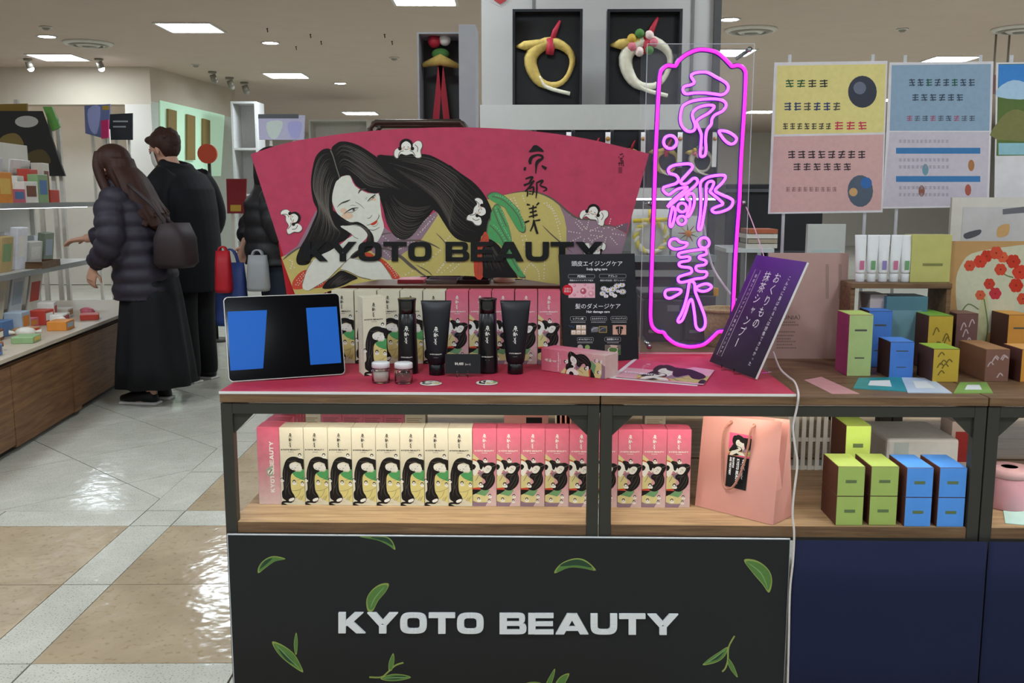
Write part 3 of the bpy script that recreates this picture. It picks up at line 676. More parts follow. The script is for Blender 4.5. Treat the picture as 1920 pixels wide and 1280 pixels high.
    art.fill(Z1((625, 225), (600, 213), (560, 225), (520, 270), (500, 340), (488, 420), (490, 500), (505, 580), (530, 640), (500, 720), (460, 810), (420, 880), (390, 950), (388, 992), (412, 1012), (470, 1005), (500, 960), (560, 945), (640, 900), (680, 860), (720, 842), (760, 800), (740, 770), (690, 730), (660, 690), (640, 640), (632, 560), (640, 500), (660, 440), (682, 416), (665, 350), (640, 270)), K_HAIR, 3, 12)
    # face, neck, arms
    art.fill(Z1((682, 414), (720, 400), (752, 396), (790, 470), (880, 520), (950, 522), (962, 600), (972, 680), (987, 740), (975, 770), (950, 792), (900, 795), (870, 765), (800, 728), (750, 718), (690, 685), (655, 635), (631, 570), (634, 500), (655, 440)), K_SKIN, 3, 10)
    art.fill(Z1((880, 780), (985, 740), (965, 815), (925, 870), (895, 850)), K_SKIN, 3, 9)
    art.fill(ZB((1390, 1006), (1300, 1020), (1100, 1022), (950, 985), (800, 910), (700, 888), (830, 735), (1000, 757), (1200, 768), (1290, 850)), K_SKIN, 3, 9)
    art.fill(ZB((700, 905), (800, 930), (930, 1000), (850, 1040), (740, 1100), (600, 1140), (460, 1140), (520, 1040), (600, 980)), K_HAIR, 3, 11)
    art.fill(ZB((700, 312), (820, 300), (930, 290), (1010, 340), (1060, 420), (1040, 480), (980, 540), (930, 640), (860, 700), (820, 740), (650, 900), (540, 1010), (400, 1100), (290, 1165), (210, 1152), (195, 1080), (250, 900), (330, 770), (430, 700), (560, 640), (640, 590), (720, 540), (790, 480), (860, 430), (780, 370)), K_SKIN, 3, 14)
    art.fill(ZB((600, 100), (700, 180), (830, 258), (930, 253), (1030, 308), (1110, 390), (1145, 470), (1140, 580), (1090, 640), (980, 680), (900, 735), (830, 722), (900, 650), (1000, 590), (1050, 500), (1060, 420), (1000, 345), (920, 293), (830, 302), (720, 302), (640, 240)), K_HAIR, 3, 15)
    if not fine:
        art.fill(ZA((965, 1205), (1010, 1180), (1045, 1155), (1045, 1185), (1010, 1215), (980, 1222)), K_LIP, 3, 17)
        art.stroke(ZA((605, 1070), (720, 1003), (800, 990)), 2, K_BLK, 3, 17); art.stroke(ZA((515, 980), (640, 905), (690, 885)), 2, K_BROW, 3, 17)
        return
    for pl, w in ((ZB((290, 1165), (400, 1100), (540, 1010), (650, 900), (820, 740), (930, 640)), .9), (ZB((830, 738), (1000, 757), (1200, 768), (1290, 850), (1390, 1005)), .9), (ZB((700, 888), (800, 912), (950, 985), (1100, 1020)), .9), (ZB((860, 430), (890, 460), (940, 480)), 1), (ZB((780, 370), (860, 430)), .8), (ZB((195, 1080), (250, 900), (330, 770)), .8)):
        art.stroke(pl, w, K_LINE, 4, 16)
    art.dot(*ZA((650, 1100))[0], 11, K_BLUSH, 14, 11, 6); art.dot(*ZA((600, 1030))[0], 6, K_BLUSH, 12, 11, 5); art.dot(*ZA((1000, 880))[0], 5, K_BLUSH, 10, 11, 3)
    for st, c in ((((515, 982, 3), (570, 932, 15), (640, 906, 22), (690, 885, 6)), K_BROW), (((795, 802, 8), (830, 752, 24), (900, 738, 8)), K_BROW), (((605, 1075, 4), (650, 1036, 11), (720, 1002, 16), (800, 990, 5)), K_BLK), (((640, 1055, 4), (720, 1048, 6), (785, 1008, 4)), K_LINE),
                  (((918, 908, 6), (960, 862, 14), (1025, 815, 12)), K_BLK), (((935, 905, 4), (990, 870, 5), (1030, 830, 4)), K_LINE), (((910, 1130, 4), (950, 1127, 7), (982, 1085, 4)), K_LINE), (((755, 912, 4), (820, 950, 6), (875, 1002, 3)), K_LINE), (((690, 965, 4), (720, 958, 5), (768, 966, 3)), K_LINE), (((895, 880, 4), (910, 850, 4)), K_LINE),
                  (((905, 1226, 4), (965, 1206, 7), (1040, 1160, 8), (1070, 1112, 9), (1070, 1080, 5)), K_BROW), (((980, 1240, 3), (1030, 1235, 5), (1065, 1190, 3)), K_LINE), (((900, 1270, 5), (1000, 1290, 8), (1080, 1250, 5)), K_LINE)):
        art.stroke([(p[0], p[1], p[2]) for p in ZA(*st)], 1.0, c, 4, 17)
    art.dot(*ZA((735, 1019))[0], 2.6, K_GREY, 10, 17); art.dot(*ZA((735, 1017))[0], 1.2, K_BLK, 8, 18); art.dot(*ZA((990, 850))[0], 2.2, K_GREY, 10, 17)
    art.fill(ZA((960, 1208), (1010, 1180), (1045, 1153), (1047, 1187), (1010, 1217), (980, 1223)), K_LIP, 3, 18)
    # parting and strands
    art.stroke(Z1((622, 226, 9), (640, 270, 7), (662, 345, 7), (684, 414, 8)), 1.0, K_STR, 4, 13)
    S = K_STR
    for g0, g1, k in ((Z1((640, 240), (700, 185), (800, 215), (900, 280), (1040, 400), (1250, 540)), Z1((680, 400), (720, 350), (800, 400), (880, 470), (1000, 490), (1100, 520)), 26),
                      (Z1((620, 235), (560, 250), (515, 340), (500, 480), (540, 640), (480, 800), (410, 960)), Z1((675, 400), (640, 430), (615, 520), (615, 640), (650, 740), (700, 800), (640, 880)), 34),
                      (Z1((960, 275), (1100, 262), (1300, 275), (1463, 360)) + Z2((160, 400), (300, 540), (350, 660)), Z1((1000, 330), (1150, 420), (1330, 560), (1420, 700)) + ZC((640, 620), (760, 720), (960, 735)), 34),
                      (Z1((960, 520), (985, 650), (1040, 780), (1130, 835), (1250, 770), (1340, 620)), Z1((1030, 500), (1080, 560), (1150, 600), (1230, 610), (1300, 600), (1340, 590)), 22),
                      (ZC((1090, 740), (1180, 880), (1350, 1130)), ZC((1020, 800), (1020, 950), (1040, 1130)), 12), (ZB((500, 1120), (620, 1000), (720, 930)), ZB((620, 1130), (760, 1060), (900, 1000)), 9),
                      (ZB((620, 130), (830, 270), (1020, 320), (1130, 470), (1080, 630)), ZB((660, 230), (830, 295), (980, 330), (1070, 450), (1030, 610)), 5)):
        strands(art, g0, g1, k, .5, S, 16 if g0[0][0] < 640 and len(g0) == 5 else 13, rnd)
    # ribbons
    for pg in (ZC((1050, 230), (1130, 178), (1230, 210), (1330, 290), (1463, 430)) + Z2((560, 640), (605, 740), (600, 790), (560, 780), (520, 720), (450, 600)) + ZC((1260, 360), (1160, 310)), ZC((1090, 480), (1140, 330), (1210, 350), (1300, 560), (1338, 740), (1300, 800), (1180, 620)), ZC((1050, 600), (1090, 480), (1200, 560), (1330, 720), (1380, 960), (1463, 1100), (1500, 1160), (1440, 1165), (1390, 1120), (1290, 980), (1220, 800), (1130, 740), (1060, 690))):
        art.fill(pg, K_LINE, 3, 10); cx = sum(p[0] for p in pg) / len(pg); cy = sum(p[1] for p in pg) / len(pg)
        art.fill([(cx + (p[0] - cx) * .95, cy + (p[1] - cy) * .95) for p in pg], K_GRN, 3, 11)
    for pl in (ZC((1110, 230), (1250, 280), (1400, 440), (1463, 600)), ZC((1120, 360), (1200, 560), (1300, 740)), ZC((1090, 560), (1200, 680), (1300, 880), (1420, 1090)), ZC((1180, 370), (1280, 580))):
        art.stroke(pl, 1.6, K_LINE, 4, 12); dots(art, [(p[0] + 4, p[1] - 3) for p in pl], 3.2, 1.0, K_GRNL, 12)
    art.fill(ZC((1030, 635), (1075, 700), (1060, 800), (1000, 835), (1005, 1158), (920, 1150), (905, 980), (930, 860), (970, 760)), K_VERM, 3, 13)
    for pl in (ZC((1035, 660), (980, 800), (950, 1130)), ZC((1050, 720), (1000, 830), (985, 1130))): art.stroke(pl, 1.1, K_LINE, 4, 14)
    if babies:
        for (p, s, a) in ((Z1((1140, 195))[0], 11.5, 0.0), (Z1((372, 690))[0], 10.5, 1.25), (Z2((305, 645))[0], 10.5, 2.0), (Z2((1070, 640))[0], 11, .35)): baby(art, p[0], p[1], s, a, 20)
        baby(art, *Z2((1090, 925))[0], 9, math.pi, 20)
# ------------------------------------------------------------------ fan-shaped sign
FY = 2.80
fn = Vector((0, -1, 0)); fp0 = Vector((0, FY, 0))
fmap = planemap(fp0, fn)
fc = atY(845, 560, FY); fan = thing('fan_sign', 'large fan-shaped crimson board printed with a reclining long-haired woman', 'sign board', (fc.x, FY, TZ))
outline = crv(FAN_TOP, 3) + crv(FAN_BOT, 3)
mb = MB(); mb.prism([fmap(x, y, 0) for x, y in outline], (0, 0.006, 0), K_FANRED); fboard = mb.build('board', fan)
art = Art(fmap, None, 0.00008); woman_art(art)
brush(art, 984.5 + 18.5, 272, 612 / 3.657 * 1.0, K_BLK, 24)
for st in (((1162, 290), (1168, 288)), ((1160, 293), (1160, 296)), ((1169, 291), (1168, 295)), ((1162, 297), (1167, 296), (1163, 301), (1169, 301)), ((1161, 304), (1161, 311)), ((1159, 306), (1164, 305)), ((1165, 303), (1165, 311)), ((1164, 306), (1168, 305)), ((1168, 302), (1169, 312))): art.stroke(st, 1.2, K_BLK, 3, 24)
art.rect(1160, 313, 1166, 324, mat('#7d2136', 0.6), 24)
art.build('printed_artwork', fan, under=fboard)
lay, tot = wide_layout('KYOTO BEAUTY')
xk0, xk1 = 570.5, 1130.0; kk = (xk1 - xk0) / tot; cap = 36.5; yb0 = 489.5
M_LETB = mat('#0d0f12', 0.35, var=0.0)
for ch, x, w, pl in lay:
    mb = MB()
    for ip, p in enumerate(pl): mb.prism([fmap(xk0 + (x + a) * kk, yb0 - b * cap, 0.0024 + ip * 4e-6) for a, b in p], (0, -0.003, 0), M_LETB)
    mb.build('letter', fan, fix=True)
for px in (585, 1112):   # feet behind the board
    q = fmap(px, 565, 0); mb = MB(); mb.bx(q.x - .012, q.x + .012, FY + .0065, FY + .014, TZ, q.z + .03, M_FRAME); mb.bx(q.x - .012, q.x + .012, FY + .0065, FY + .06, TZ, TZ + .004, M_FRAME); mb.build('foot', fan)
# ------------------------------------------------------------------ cartons
ORD = ['first', 'second', 'third', 'fourth', 'fifth', 'sixth', 'seventh', 'eighth', 'ninth', 'tenth']
xa = atZ(528, 946, SZ); xb = atZ(1291, 947, SZ); LROWY = xa.y
BP = (xb.x - xa.x) / 17; BW = BP - 0.0008; BH = atY(600, 801.5, LROWY).z - SZ; BD = BW
M_CREAM = mat('#d2ccb4', 0.55, var=0.03, scale=60)
M_PINK = gradz('pink_carton', [(0.0, '#d3bab2'), (0.05, '#d4a5a6'), (0.12, '#d57f8e'), (BH, '#d36379')], 0.55)
def mini(art, x, y, r, L):
    art.dot(x, y + r * .9, r * 1.2, K_WHT, 9, L); art.dot(x + r * .8, y + r * 1.3, r * .8, K_WHT, 8, L); art.dot(x, y, r, K_HAIR, 10, L + 1); art.dot(x, y + r * .25, r * .62, K_WHT, 9, L + 2)
def cream_front(art):
    """front print of the cream carton, in a drawing frame that pre() turns into u, v"""
    def pre(x, y): xx = x - 36 * (y - 168) / 1010; return ((xx - 342) / 323, (y - 168) / 1010)
    art.pre = pre; H_ = K_HAIR
    art.fill([(505, 800), (530, 765), (560, 800), (620, 832), (692, 842), (705, 1120), (640, 1110), (560, 1070), (520, 1000), (505, 900)], ink('#d3c67e'), 3, 1)
    art.fill([(525, 755), (580, 738), (640, 738), (688, 690), (700, 842), (620, 832), (560, 802)], K_GRN, 3, 2)
    art.fill([(425, 620), (450, 580), (500, 550), (560, 545), (630, 565), (700, 595), (705, 700), (650, 700), (640, 640), (600, 622), (560, 612), (500, 632), (485, 660), (490, 690), (520, 715), (572, 730), (530, 757), (505, 800), (503, 900), (515, 990), (552, 1050), (562, 1092), (540, 1135), (500, 1152), (440, 1148), (372, 1158), (395, 1128), (440, 1122), (395, 1090), (384, 1040), (386, 1000), (405, 970), (400, 880), (390, 780), (400, 700), (415, 650)], H_, 3, 3)
    art.fill([(372, 1150), (420, 1158), (470, 1180), (374, 1180)], H_, 0, 3)
    art.fill([(484, 655), (520, 632), (590, 632), (640, 662), (655, 690), (640, 722), (600, 722), (540, 718), (496, 700)], K_WHT, 3, 4)
    art.fill([(480, 1105), (520, 1085), (552, 1085), (548, 1112), (510, 1130), (482, 1128)], K_WHT, 3, 4)
    for st in (((510, 700), (530, 696)), ((555, 690), (575, 694)), ((590, 660), (605, 650)), ((545, 712), (560, 713))): art.stroke(st, 6, K_LINE, 2, 5)
    for st in (((520, 990), (600, 985), (690, 940)), ((640, 975), (610, 1050), (560, 1085)), ((610, 1110), (640, 1060)), ((630, 1115), (660, 1060)), ((650, 1110), (680, 1040)), ((600, 850), (650, 830), (690, 800))): art.stroke(st, 4, K_LINE, 3, 4)
    for st in (((445, 600), (500, 608), (560, 600), (600, 622)), ((420, 690), (415, 800), (430, 950)), ((460, 720), (450, 850), (440, 960)), ((490, 780), (480, 880), (440, 960), (430, 1050)), ((470, 920), (480, 1010), (520, 1060))): art.stroke(st, 4, K_STR, 4, 5, taper=True)
    mini(art, 550, 868, 22, 6); mini(art, 662, 885, 20, 6); mini(art, 625, 520, 22, 6); mini(art, 383, 838, 18, 6)
    def Q(u, v): return (342 + u * 323 + 36 * v, 168 + v * 1010)
    brush(art, 0, 0, 1, K_BLK, 7, M=lambda x, y: Q(0.46 + x * 0.55, 0.072 + y * .183), fat=0.30 * 1010 * .95)
    wide_text(art, 'KYOTO BEAUTY', 0.06, 0.86, 0, .017, K_BLK, 7, M=lambda x, y: Q(x, 0.292 + y))
    a, b = Q(.36, .312), Q(.6, .312); art.stroke([a, b], 5, K_GREY, 0, 7); art.stroke([Q(.46, .958), Q(.7, .958)], 5, ink('#c9b9a0'), 0, 7)
    art.pre = None
def pink_front(art):
    def pre(x, y): xx = x - 14 * (y - 165) / 1020; return ((xx - 35) / 314, (y - 165) / 1021)
    art.pre = pre; Y = ink('#d0c58a'); H_ = K_HAIR
    art.fill([(30, 490), (90, 530), (130, 578), (60, 600), (30, 570)], Y, 3, 1); art.stroke([(36, 565), (70, 575), (110, 600)], 14, K_VERM, 3, 2)
    art.fill([(30, 775), (100, 750), (150, 800), (172, 842), (142, 900), (142, 938), (30, 945)], Y, 3, 1)
    art.fill([(118, 740), (200, 738), (172, 802), (140, 792)], K_PUR, 3, 2)
    art.fill([(30, 945), (160, 932), (172, 962), (30, 966)], K_VERM, 0, 2); art.fill([(30, 962), (165, 965), (100, 1012), (30, 1044)], H_, 0, 3)
    art.fill([(30, 1044), (110, 1010), (180, 1045), (240, 1040), (252, 1090), (212, 1142), (140, 1142), (30, 1112)], Y, 3, 1)
    art.fill([(30, 1106), (110, 1136), (242, 1132), (210, 1195), (30, 1195)], K_PUR, 0, 2)
    art.fill([(90, 1020), (170, 970), (262, 965), (250, 1000), (212, 1046), (180, 1042), (130, 1030)], ink('#6d9a6a'), 3, 3)
    art.fill([(100, 578), (150, 575), (210, 605), (250, 610), (300, 605), (345, 628), (352, 660), (340, 700), (320, 742), (336, 800), (332, 870), (292, 932), (230, 972), (170, 967), (143, 942), (170, 900), (212, 870), (200, 832), (163, 802), (163, 765), (200, 742), (250, 738), (272, 710), (290, 680), (270, 652), (230, 648), (190, 678), (150, 722), (128, 700), (112, 640)], H_, 3, 4)
    art.fill([(186, 692), (230, 650), (272, 650), (294, 676), (272, 722), (240, 747), (198, 738)], K_WHT, 3, 5)
    art.fill([(30, 605), (80, 588), (122, 630), (138, 688), (160, 698), (182, 660), (192, 700), (160, 724), (126, 704), (100, 762), (60, 782), (30, 700)], K_WHT, 3, 5); art.fill([(30, 640), (60, 630), (85, 660), (60, 700), (30, 690)], H_, 3, 6)
    for st in (((235, 690), (240, 676)), ((252, 700), (255, 684)), ((225, 715), (230, 705))): art.stroke(st, 6, K_LINE, 2, 6)
    art.stroke([(292, 664), (352, 638)], 7, K_STR, 3, 6)
    for st in (((320, 760), (300, 860), (240, 950)), ((300, 760), (260, 860), (200, 940)), ((280, 750), (230, 800), (230, 860)), ((130, 590), (200, 620), (280, 620)), ((260, 770), (200, 780), (180, 790))): art.stroke(st, 3.5, K_STR, 4, 6, taper=True)
    art.stroke([(45, 780), (90, 760), (130, 742)], 8, K_VERM, 3, 4); art.stroke([(80, 850), (110, 800), (120, 770)], 6, K_LINE, 3, 4)
    mini(art, 204, 566, 22, 7); mini(art, 150, 888, 24, 7); mini(art, 125, 1085, 20, 7); mini(art, 272, 1038, 18, 7); mini(art, 264, 1105, 17, 7)
    def Q(u, v): return (35 + u * 314 + 14 * v, 165 + v * 1021)
    brush(art, 0, 0, 1, K_WHT, 8, M=lambda x, y: Q(0.49 + x * 0.6, 0.068 + y * .186), fat=0.30 * 1010 * 1.05)
    wide_text(art, 'KYOTO BEAUTY', 0.09, 0.89, 0, .018, K_WHT, 8, M=lambda x, y: Q(x, 0.293 + y))
    art.stroke([Q(.37, .312), Q(.62, .312)], 5, K_WHT, 0, 8)
    art.pre = None
def carton(kind):
    r = thing('shampoo_carton', 'x', 'carton', group='product cartons')
    body = M_CREAM if kind == 'cream' else M_PINK
    mb = MB(); mb.bx(-BW / 2, BW / 2, -BD / 2, BD / 2, 0, BH - .0012, body); cb_ = mb.build('body', r, local=True, bevel=0.0008, seg=1)
    mb = MB(); mb.add([(-BW / 2, -BD / 2, BH - .0012), (BW / 2, -BD / 2, BH - .0012), (BW / 2, BD / 2, BH - .0012), (-BW / 2, BD / 2, BH - .0012), (-BW / 2 + .001, -BD / 2 + .001, BH), (BW / 2 - .001, -BD / 2 + .001, BH), (BW / 2 - .001, BD / 2 - .001, BH), (-BW / 2 + .001, BD / 2 - .001, BH)],
                      [(4, 5, 6, 7), (0, 1, 5, 4), (1, 2, 6, 5), (2, 3, 7, 6), (3, 0, 4, 7)], body); mb.build('lid_flap', r, local=True)
    a = Art(lambda u, v, l: Vector(((u - .5) * BW, -BD / 2 - .0002 - l, BH * (1 - v))), rectclip(0, 0, 1, 1), 0.00003)
    (cream_front if kind == 'cream' else pink_front)(a); a.build('printed_artwork', r, local=True, under=cb_)
    a = Art(lambda u, v, l: Vector((-BW / 2 - .0002 - l, (.5 - u) * BD, BH * (1 - v))), rectclip(0, 0, 1, 1), 0.00003)   # left side
    c = K_WHT if kind == 'pink' else ink('#e6dfd0')
    wide_text(a, 'KYOTO BEAUTY', 0, 1, 0, 1, c, 1, M=lambda x, y: (0.68 + y * .17, 0.84 - x * .66))
    if kind == 'pink':
        a.pre = lambda x, y: (x, y); a.fill([(.36, .55), (.46, .52), (.62, .5), (.66, .56), (.6, .62), (.46, .63), (.38, .6)], ink('#9fae96'), 3, 2); a.dot(.62, .55, .07, K_WHT, 9, 3, .03); a.dot(.5, .58, .1, K_WHT, 9, 3, .03); a.stroke([(.46, .6), (.6, .54)], .02, K_LINE, 2, 4)
    a.build('side_lettering', r, local=True, under=cb_)
    a = Art(lambda u, v, l: Vector(((.5 - u) * BW, BD / 2 + .0002 + l, BH * (1 - v))), rectclip(0, 0, 1, 1), 0.00003)     # back: small print and barcode
    g = ink('#8d5a60' if kind == 'pink' else '#a08e66')
    for k in range(9): a.rect(.1, .3 + .028 * k, .1 + (.75, .6, .7, .5)[k % 4], .31 + .028 * k, g, 1)
    a.build('small_print', r, local=True, under=cb_)
    a = Art(lambda u, v, l: Vector(((.5 - u) * BW, BD / 2 + .0002 + l, BH * (1 - v))), rectclip(0, 0, 1, 1), 0.00003)
    for k in range(8): a.rect(.66 + .025 * k, .72, .66 + .025 * k + (.012, .018)[k % 2], .86, K_BLK, 1)
    a.build('barcode', r, local=True, under=cb_)
    return r
proto = {'cream': carton('cream'), 'pink': carton('pink')}; used = set()
def put_carton(kind, loc, rz, label, M=None):
    m = M if M is not None else Matrix.Translation(Vector(loc)) @ Matrix.Rotation(rz, 4, 'Z')
    o = proto[kind]
    if kind not in used: used.add(kind); o.matrix_world = m; o['label'] = label; return o
    return copy_tree(o, m, None, label)
for i in range(17):
    k = 'cream' if i < 8 else 'pink'
    lb = ('cream carton, %s from the left in the front row of the lower shelf' % ORD[i]) if i < 8 else ('pink carton, %s from the left among the pink ones facing front on the lower shelf' % ORD[i - 8])
    if i == 13: lb = 'pink carton half hidden by the steel post between the two counters'
    put_carton(k, (xa.x + BP * (i + .5), LROWY + BD / 2 + random.uniform(-.0015, .0015), SZ), random.uniform(-.006, .006), lb)
pl = atZ(484, 946, SZ)
for j in range(4):
    put_carton('pink', (pl.x + BW / 2 + .002 + j * .002, LROWY + BD / 2 + .002 + j * (BP + .002), SZ), math.pi / 2 + .012, ['pink carton turned sideways at the left end of the lower shelf', 'second pink carton behind the sideways one at the left end', 'third pink carton behind the sideways one at the left end', 'rearmost pink carton in the file at the left end'][j])
xq = atZ(800, 800, SZ)
bx_ = atY(800, 780, 2.80).x
for j, k in enumerate(('cream', 'pink', 'pink', 'pink', 'pink', 'cream')):
    put_carton(k, (bx_ - BP * (j + .5), 2.80, SZ), math.pi, ['cream carton showing its back print at the right end of the rear row', 'pink carton first left of the cream one in the rear row', 'pink carton second left of the cream one in the rear row', 'pink carton third left of the cream one in the rear row', 'pink carton fourth left of the cream one in the rear row', 'cream carton at the left of the rear row'][j])
put_carton('cream', (atY(1226, 790, 2.80).x, 2.80, SZ), math.pi, 'cream carton showing its barcode behind the pink ones right of the post')
# upper row behind the bottles
URY = atZ(840, 682, TZ).y; ux0 = atY(622, 600, URY).x; ux1 = atY(1051, 600, URY).x; UP = (ux1 - ux0) / 10
for i in range(10):
    put_carton('cream' if i < 5 else 'pink', (ux0 + UP * (i + .5), URY + BD / 2, TZ), random.uniform(-.01, .01), ('cream carton, %s from the left in the row behind the bottles' % ORD[i]) if i < 5 else ('pink carton, %s from the left among the pink ones behind the bottles' % ORD[i - 5]))
# single cream carton standing forward, and the pink one lying down
c1 = atZ(681, 708, TZ); c2 = atZ(725, 702, TZ); az = math.atan2(c2.y - c1.y, c2.x - c1.x) * .55
mid = (c1 + c2) / 2; nb = Vector((-math.sin(az), math.cos(az), 0))
put_carton('cream', mid + nb * BD / 2 + Vector((0, 0.012, 0)), az, 'single cream carton standing in front of the row beside the tablet')
l1 = atZ(1004, 693, TZ); l2 = atZ(1134, 711, TZ); dx = (l2 - l1).normalized(); ny = Vector((-dx.y, dx.x, 0))
# carton's z axis -> -dx, its -y (front) stays facing the viewer, its x axis -> up
M = Matrix((( 0, ny.x, -dx.x, 0), (0, ny.y, -dx.y, 0), (1, 0, 0, 0), (0, 0, 0, 1)))
M.translation = l2 + ny * (BD / 2 + .0005) + Vector((0, 0, BW / 2 + .0008))
put_carton('pink', None, 0, 'pink carton lying on its side in front of the black poster', M=M)
# ------------------------------------------------------------------ tablet
tl0 = atZ(429, 719, TZ); tr0 = atZ(648, 704, TZ)
ex = (tr0 - tl0).normalized(); Wd = (tr0 - tl0).length; back = Vector((-ex.y, ex.x, 0))
lean = math.radians(14); ez = (Vector((0, 0, 1)) * math.cos(lean) + back * math.sin(lean)).normalized(); en = ex.cross(ez)   # en towards the viewer
Ht = 0.213; th = 0.007
o0 = (tl0 + tr0) / 2 + Vector((0, 0, .0035))
tab = thing('tablet', 'black tablet with silver rim showing two blue panels, propped at the left', 'tablet', o0)
def rr(w, h, r, n=6):
    pts = []
    for cx, cy, a0 in ((w / 2 - r, h - r, 0), (-w / 2 + r, h - r, 90), (-w / 2 + r, r, 180), (w / 2 - r, r, 270)):
        for k in range(n + 1): a = math.radians(a0 + 90 * k / n); pts.append((cx + r * math.cos(a), cy + r * math.sin(a)))
    return pts
def TP(x, y, l): return o0 + ex * x + ez * y + en * l
M_SILV = mat('#b9b7b4', 0.3, metal=0.8, var=0); M_GLASSB = mat('#030408', 0.1, var=0, spec=0.15)
mb = MB(); mb.prism([TP(x, y, -th) for x, y in rr(Wd, Ht, .012)], en * th, M_SILV); mb.build('silver_case', tab, bevel=.0008)
mb = MB(); mb.prism([TP(x, y + .0022, .0002) for x, y in rr(Wd - .0044, Ht - .0044, .0105)], en * .0006, M_GLASSB); gls = mb.build('black_glass', tab)
tm = planemap(o0 + en * .001, en)
M_BLUE = mat('#1b529f', 0.25, var=0, emit=0.5, spec=.1)
for qd in (((147, 357), (560, 340), (520, 948), (178, 972)), ((967, 318), (1288, 303), (1335, 890), (1013, 912))):
    a = Art(tm, None, .0001); a.fill([(400 + x / 5.566, 520 + y / 5.566) for x, y in qd], M_BLUE, 0, 1); a.build('blue_panel', tab, under=gls)
mb = MB(); f = TP(0, .12, -th - .0005); g_ = Vector((f.x, f.y, 0)) + back * .05
mb.prism([TP(-.05, .13, -th - .0005), TP(.05, .13, -th - .0005), Vector((g_.x, g_.y, TZ)) + ex * .05, Vector((g_.x, g_.y, TZ)) - ex * .05], back * .003, M_BLK); mb.build('stand_flap', tab)
# ------------------------------------------------------------------ bottles, tubes, jars
M_BOT = mat('#0d0e12', 0.28, var=0, spec=0.5); M_CAPG = mat('#07080a', 0.08, var=0, spec=0.6); M_MATTE = mat('#0e1016', 0.45, var=0.03)
def cyl_art(rf, yaw=0.0):
    """print wrapped on a round body: x along the girth, z up"""
    def f(x, z, l):
        r_ = rf(z) + .0003 + l; a_ = x / rf(z); return Vector((r_ * math.sin(a_), -r_ * math.cos(a_), z))
    return f
def bottle(px, py, label):
    p = atZ(px, py, TZ) + Vector((0, .024, 0)); r = thing('shampoo_bottle', label, 'bottle', p, (0, 0, 0), 'black product bottles')
    hb = .158; ht = atY(px, 559, p.y).z - TZ
    rf = lambda z: .0270 - .0042 * (z / .16)
    bd_ = MB().lathe([(0, 0), (.025, 0), (.0268, .002)] + [(rf(z), z) for z in (.006, .04, .08, .12, hb - .001)] + [(rf(hb) - .001, hb)], M_BOT, n=32).build('body', r, local=True)
    MB().lathe([(.0205, hb), (.0222, hb + .001), (.0222, hb + .014), (.0232, ht - .008), (.0247, ht - .001), (.0238, ht), (.02, ht - .0005), (0, ht - .001)], M_CAPG, n=32).build('cap', r, local=True)
    a = Art(cyl_art(rf), None, .0001); a.pre = lambda x, y: (x, y)
    brush(a, 0, 0, 1, K_WHT, 1, M=lambda x, y: (x * .046, .127 - y * .046), fat=.07); a.build('printed_name', r, local=True, under=bd_); a = Art(a.mapf, None, .0001)
    wide_text(a, 'KYOTO BEAUTY', -.0155, .0155, 0, .0028, K_WHT, 1, M=lambda x, y: (x, .044 - y)); a.stroke([(-.006, .037), (.006, .037)], .0012, K_GREY, 0, 1)
    a.build('printed_lettering', r, local=True, under=bd_)
bottle(763, 702, 'slim black bottle with glossy cap behind the jars'); bottle(914, 701, 'slim black bottle with glossy cap right of the price card')
def tubeb(px, py, label):
    p = atZ(px, py, TZ) + Vector((0, .018, 0)); r = thing('treatment_tube', label, 'tube', p, (0, 0, 0), 'black treatment tubes')
    zt = atY(px, 563, p.y).z - TZ; zc = .028
    MB().lathe([(0, 0), (.0195, 0), (.0205, .001), (.0205, zc - .001), (.0195, zc)], M_BOT, n=32).build('cap', r, local=True)
    rings = []
    for z, rx, ry in ((zc + .0005, .0205, .0205), (zc + .004, .0235, .0232), (.05, .0262, .024), (.09, .0298, .020), (.13, .0335, .0145), (.165, .0365, .0075), (zt - .010, .0385, .0028), (zt - .009, .039, .0016), (zt, .0395, .0014)): rings.append(((0, 0, z), rx, ry))
    bd_ = MB().loft(rings, M_MATTE, 32).build('body', r, local=True)
    def ry_(z):
        t = [(.03, .0235), (.05, .024), (.09, .020), (.13, .0145), (.165, .0075)]
        for (z0, r0), (z1, r1) in zip(t, t[1:]):
            if z <= z1: return r0 + (r1 - r0) * (z - z0) / (z1 - z0)
        return .006
    def rx_(z):
        t = [(.03, .0235), (.05, .0262), (.09, .0298), (.13, .0335), (.165, .0365)]
        for (z0, r0), (z1, r1) in zip(t, t[1:]):
            if z <= z1: return r0 + (r1 - r0) * (z - z0) / (z1 - z0)
        return .0365
    def f(x, z, l):
        s_ = max(-.99, min(.99, x / rx_(z))); return Vector((x, -ry_(z) * math.sqrt(1 - s_ * s_) - .0006 - l, z))
    a = Art(f, None, .0001); a.pre = lambda x, y: (x, y)
    brush(a, 0, 0, 1, K_WHT, 1, M=lambda x, y: (x * .046, .127 - y * .046), fat=.07); a.build('printed_name', r, local=True, under=bd_); a = Art(a.mapf, None, .0001)
    wide_text(a, 'KYOTO BEAUTY', -.0155, .0155, 0, .0028, K_WHT, 1, M=lambda x, y: (x, .055 - y)); a.stroke([(-.006, .048), (.006, .048)], .0012, K_GREY, 0, 1)
    a.build('printed_lettering', r, local=True, under=bd_)
tubeb(818, 704, 'matt black squeeze tube standing left of the price card'); tubeb(966, 702, 'matt black squeeze tube at the right end of the bottles')
M_GLASS = mat('#ffffff', 0.02, var=0, trans=1.0, spec=0.5); M_LID = mat('#dfe0e0', 0.35, var=0.02); M_CRM = mat('#ddd2c4', 0.7, var=0.06, scale=200)
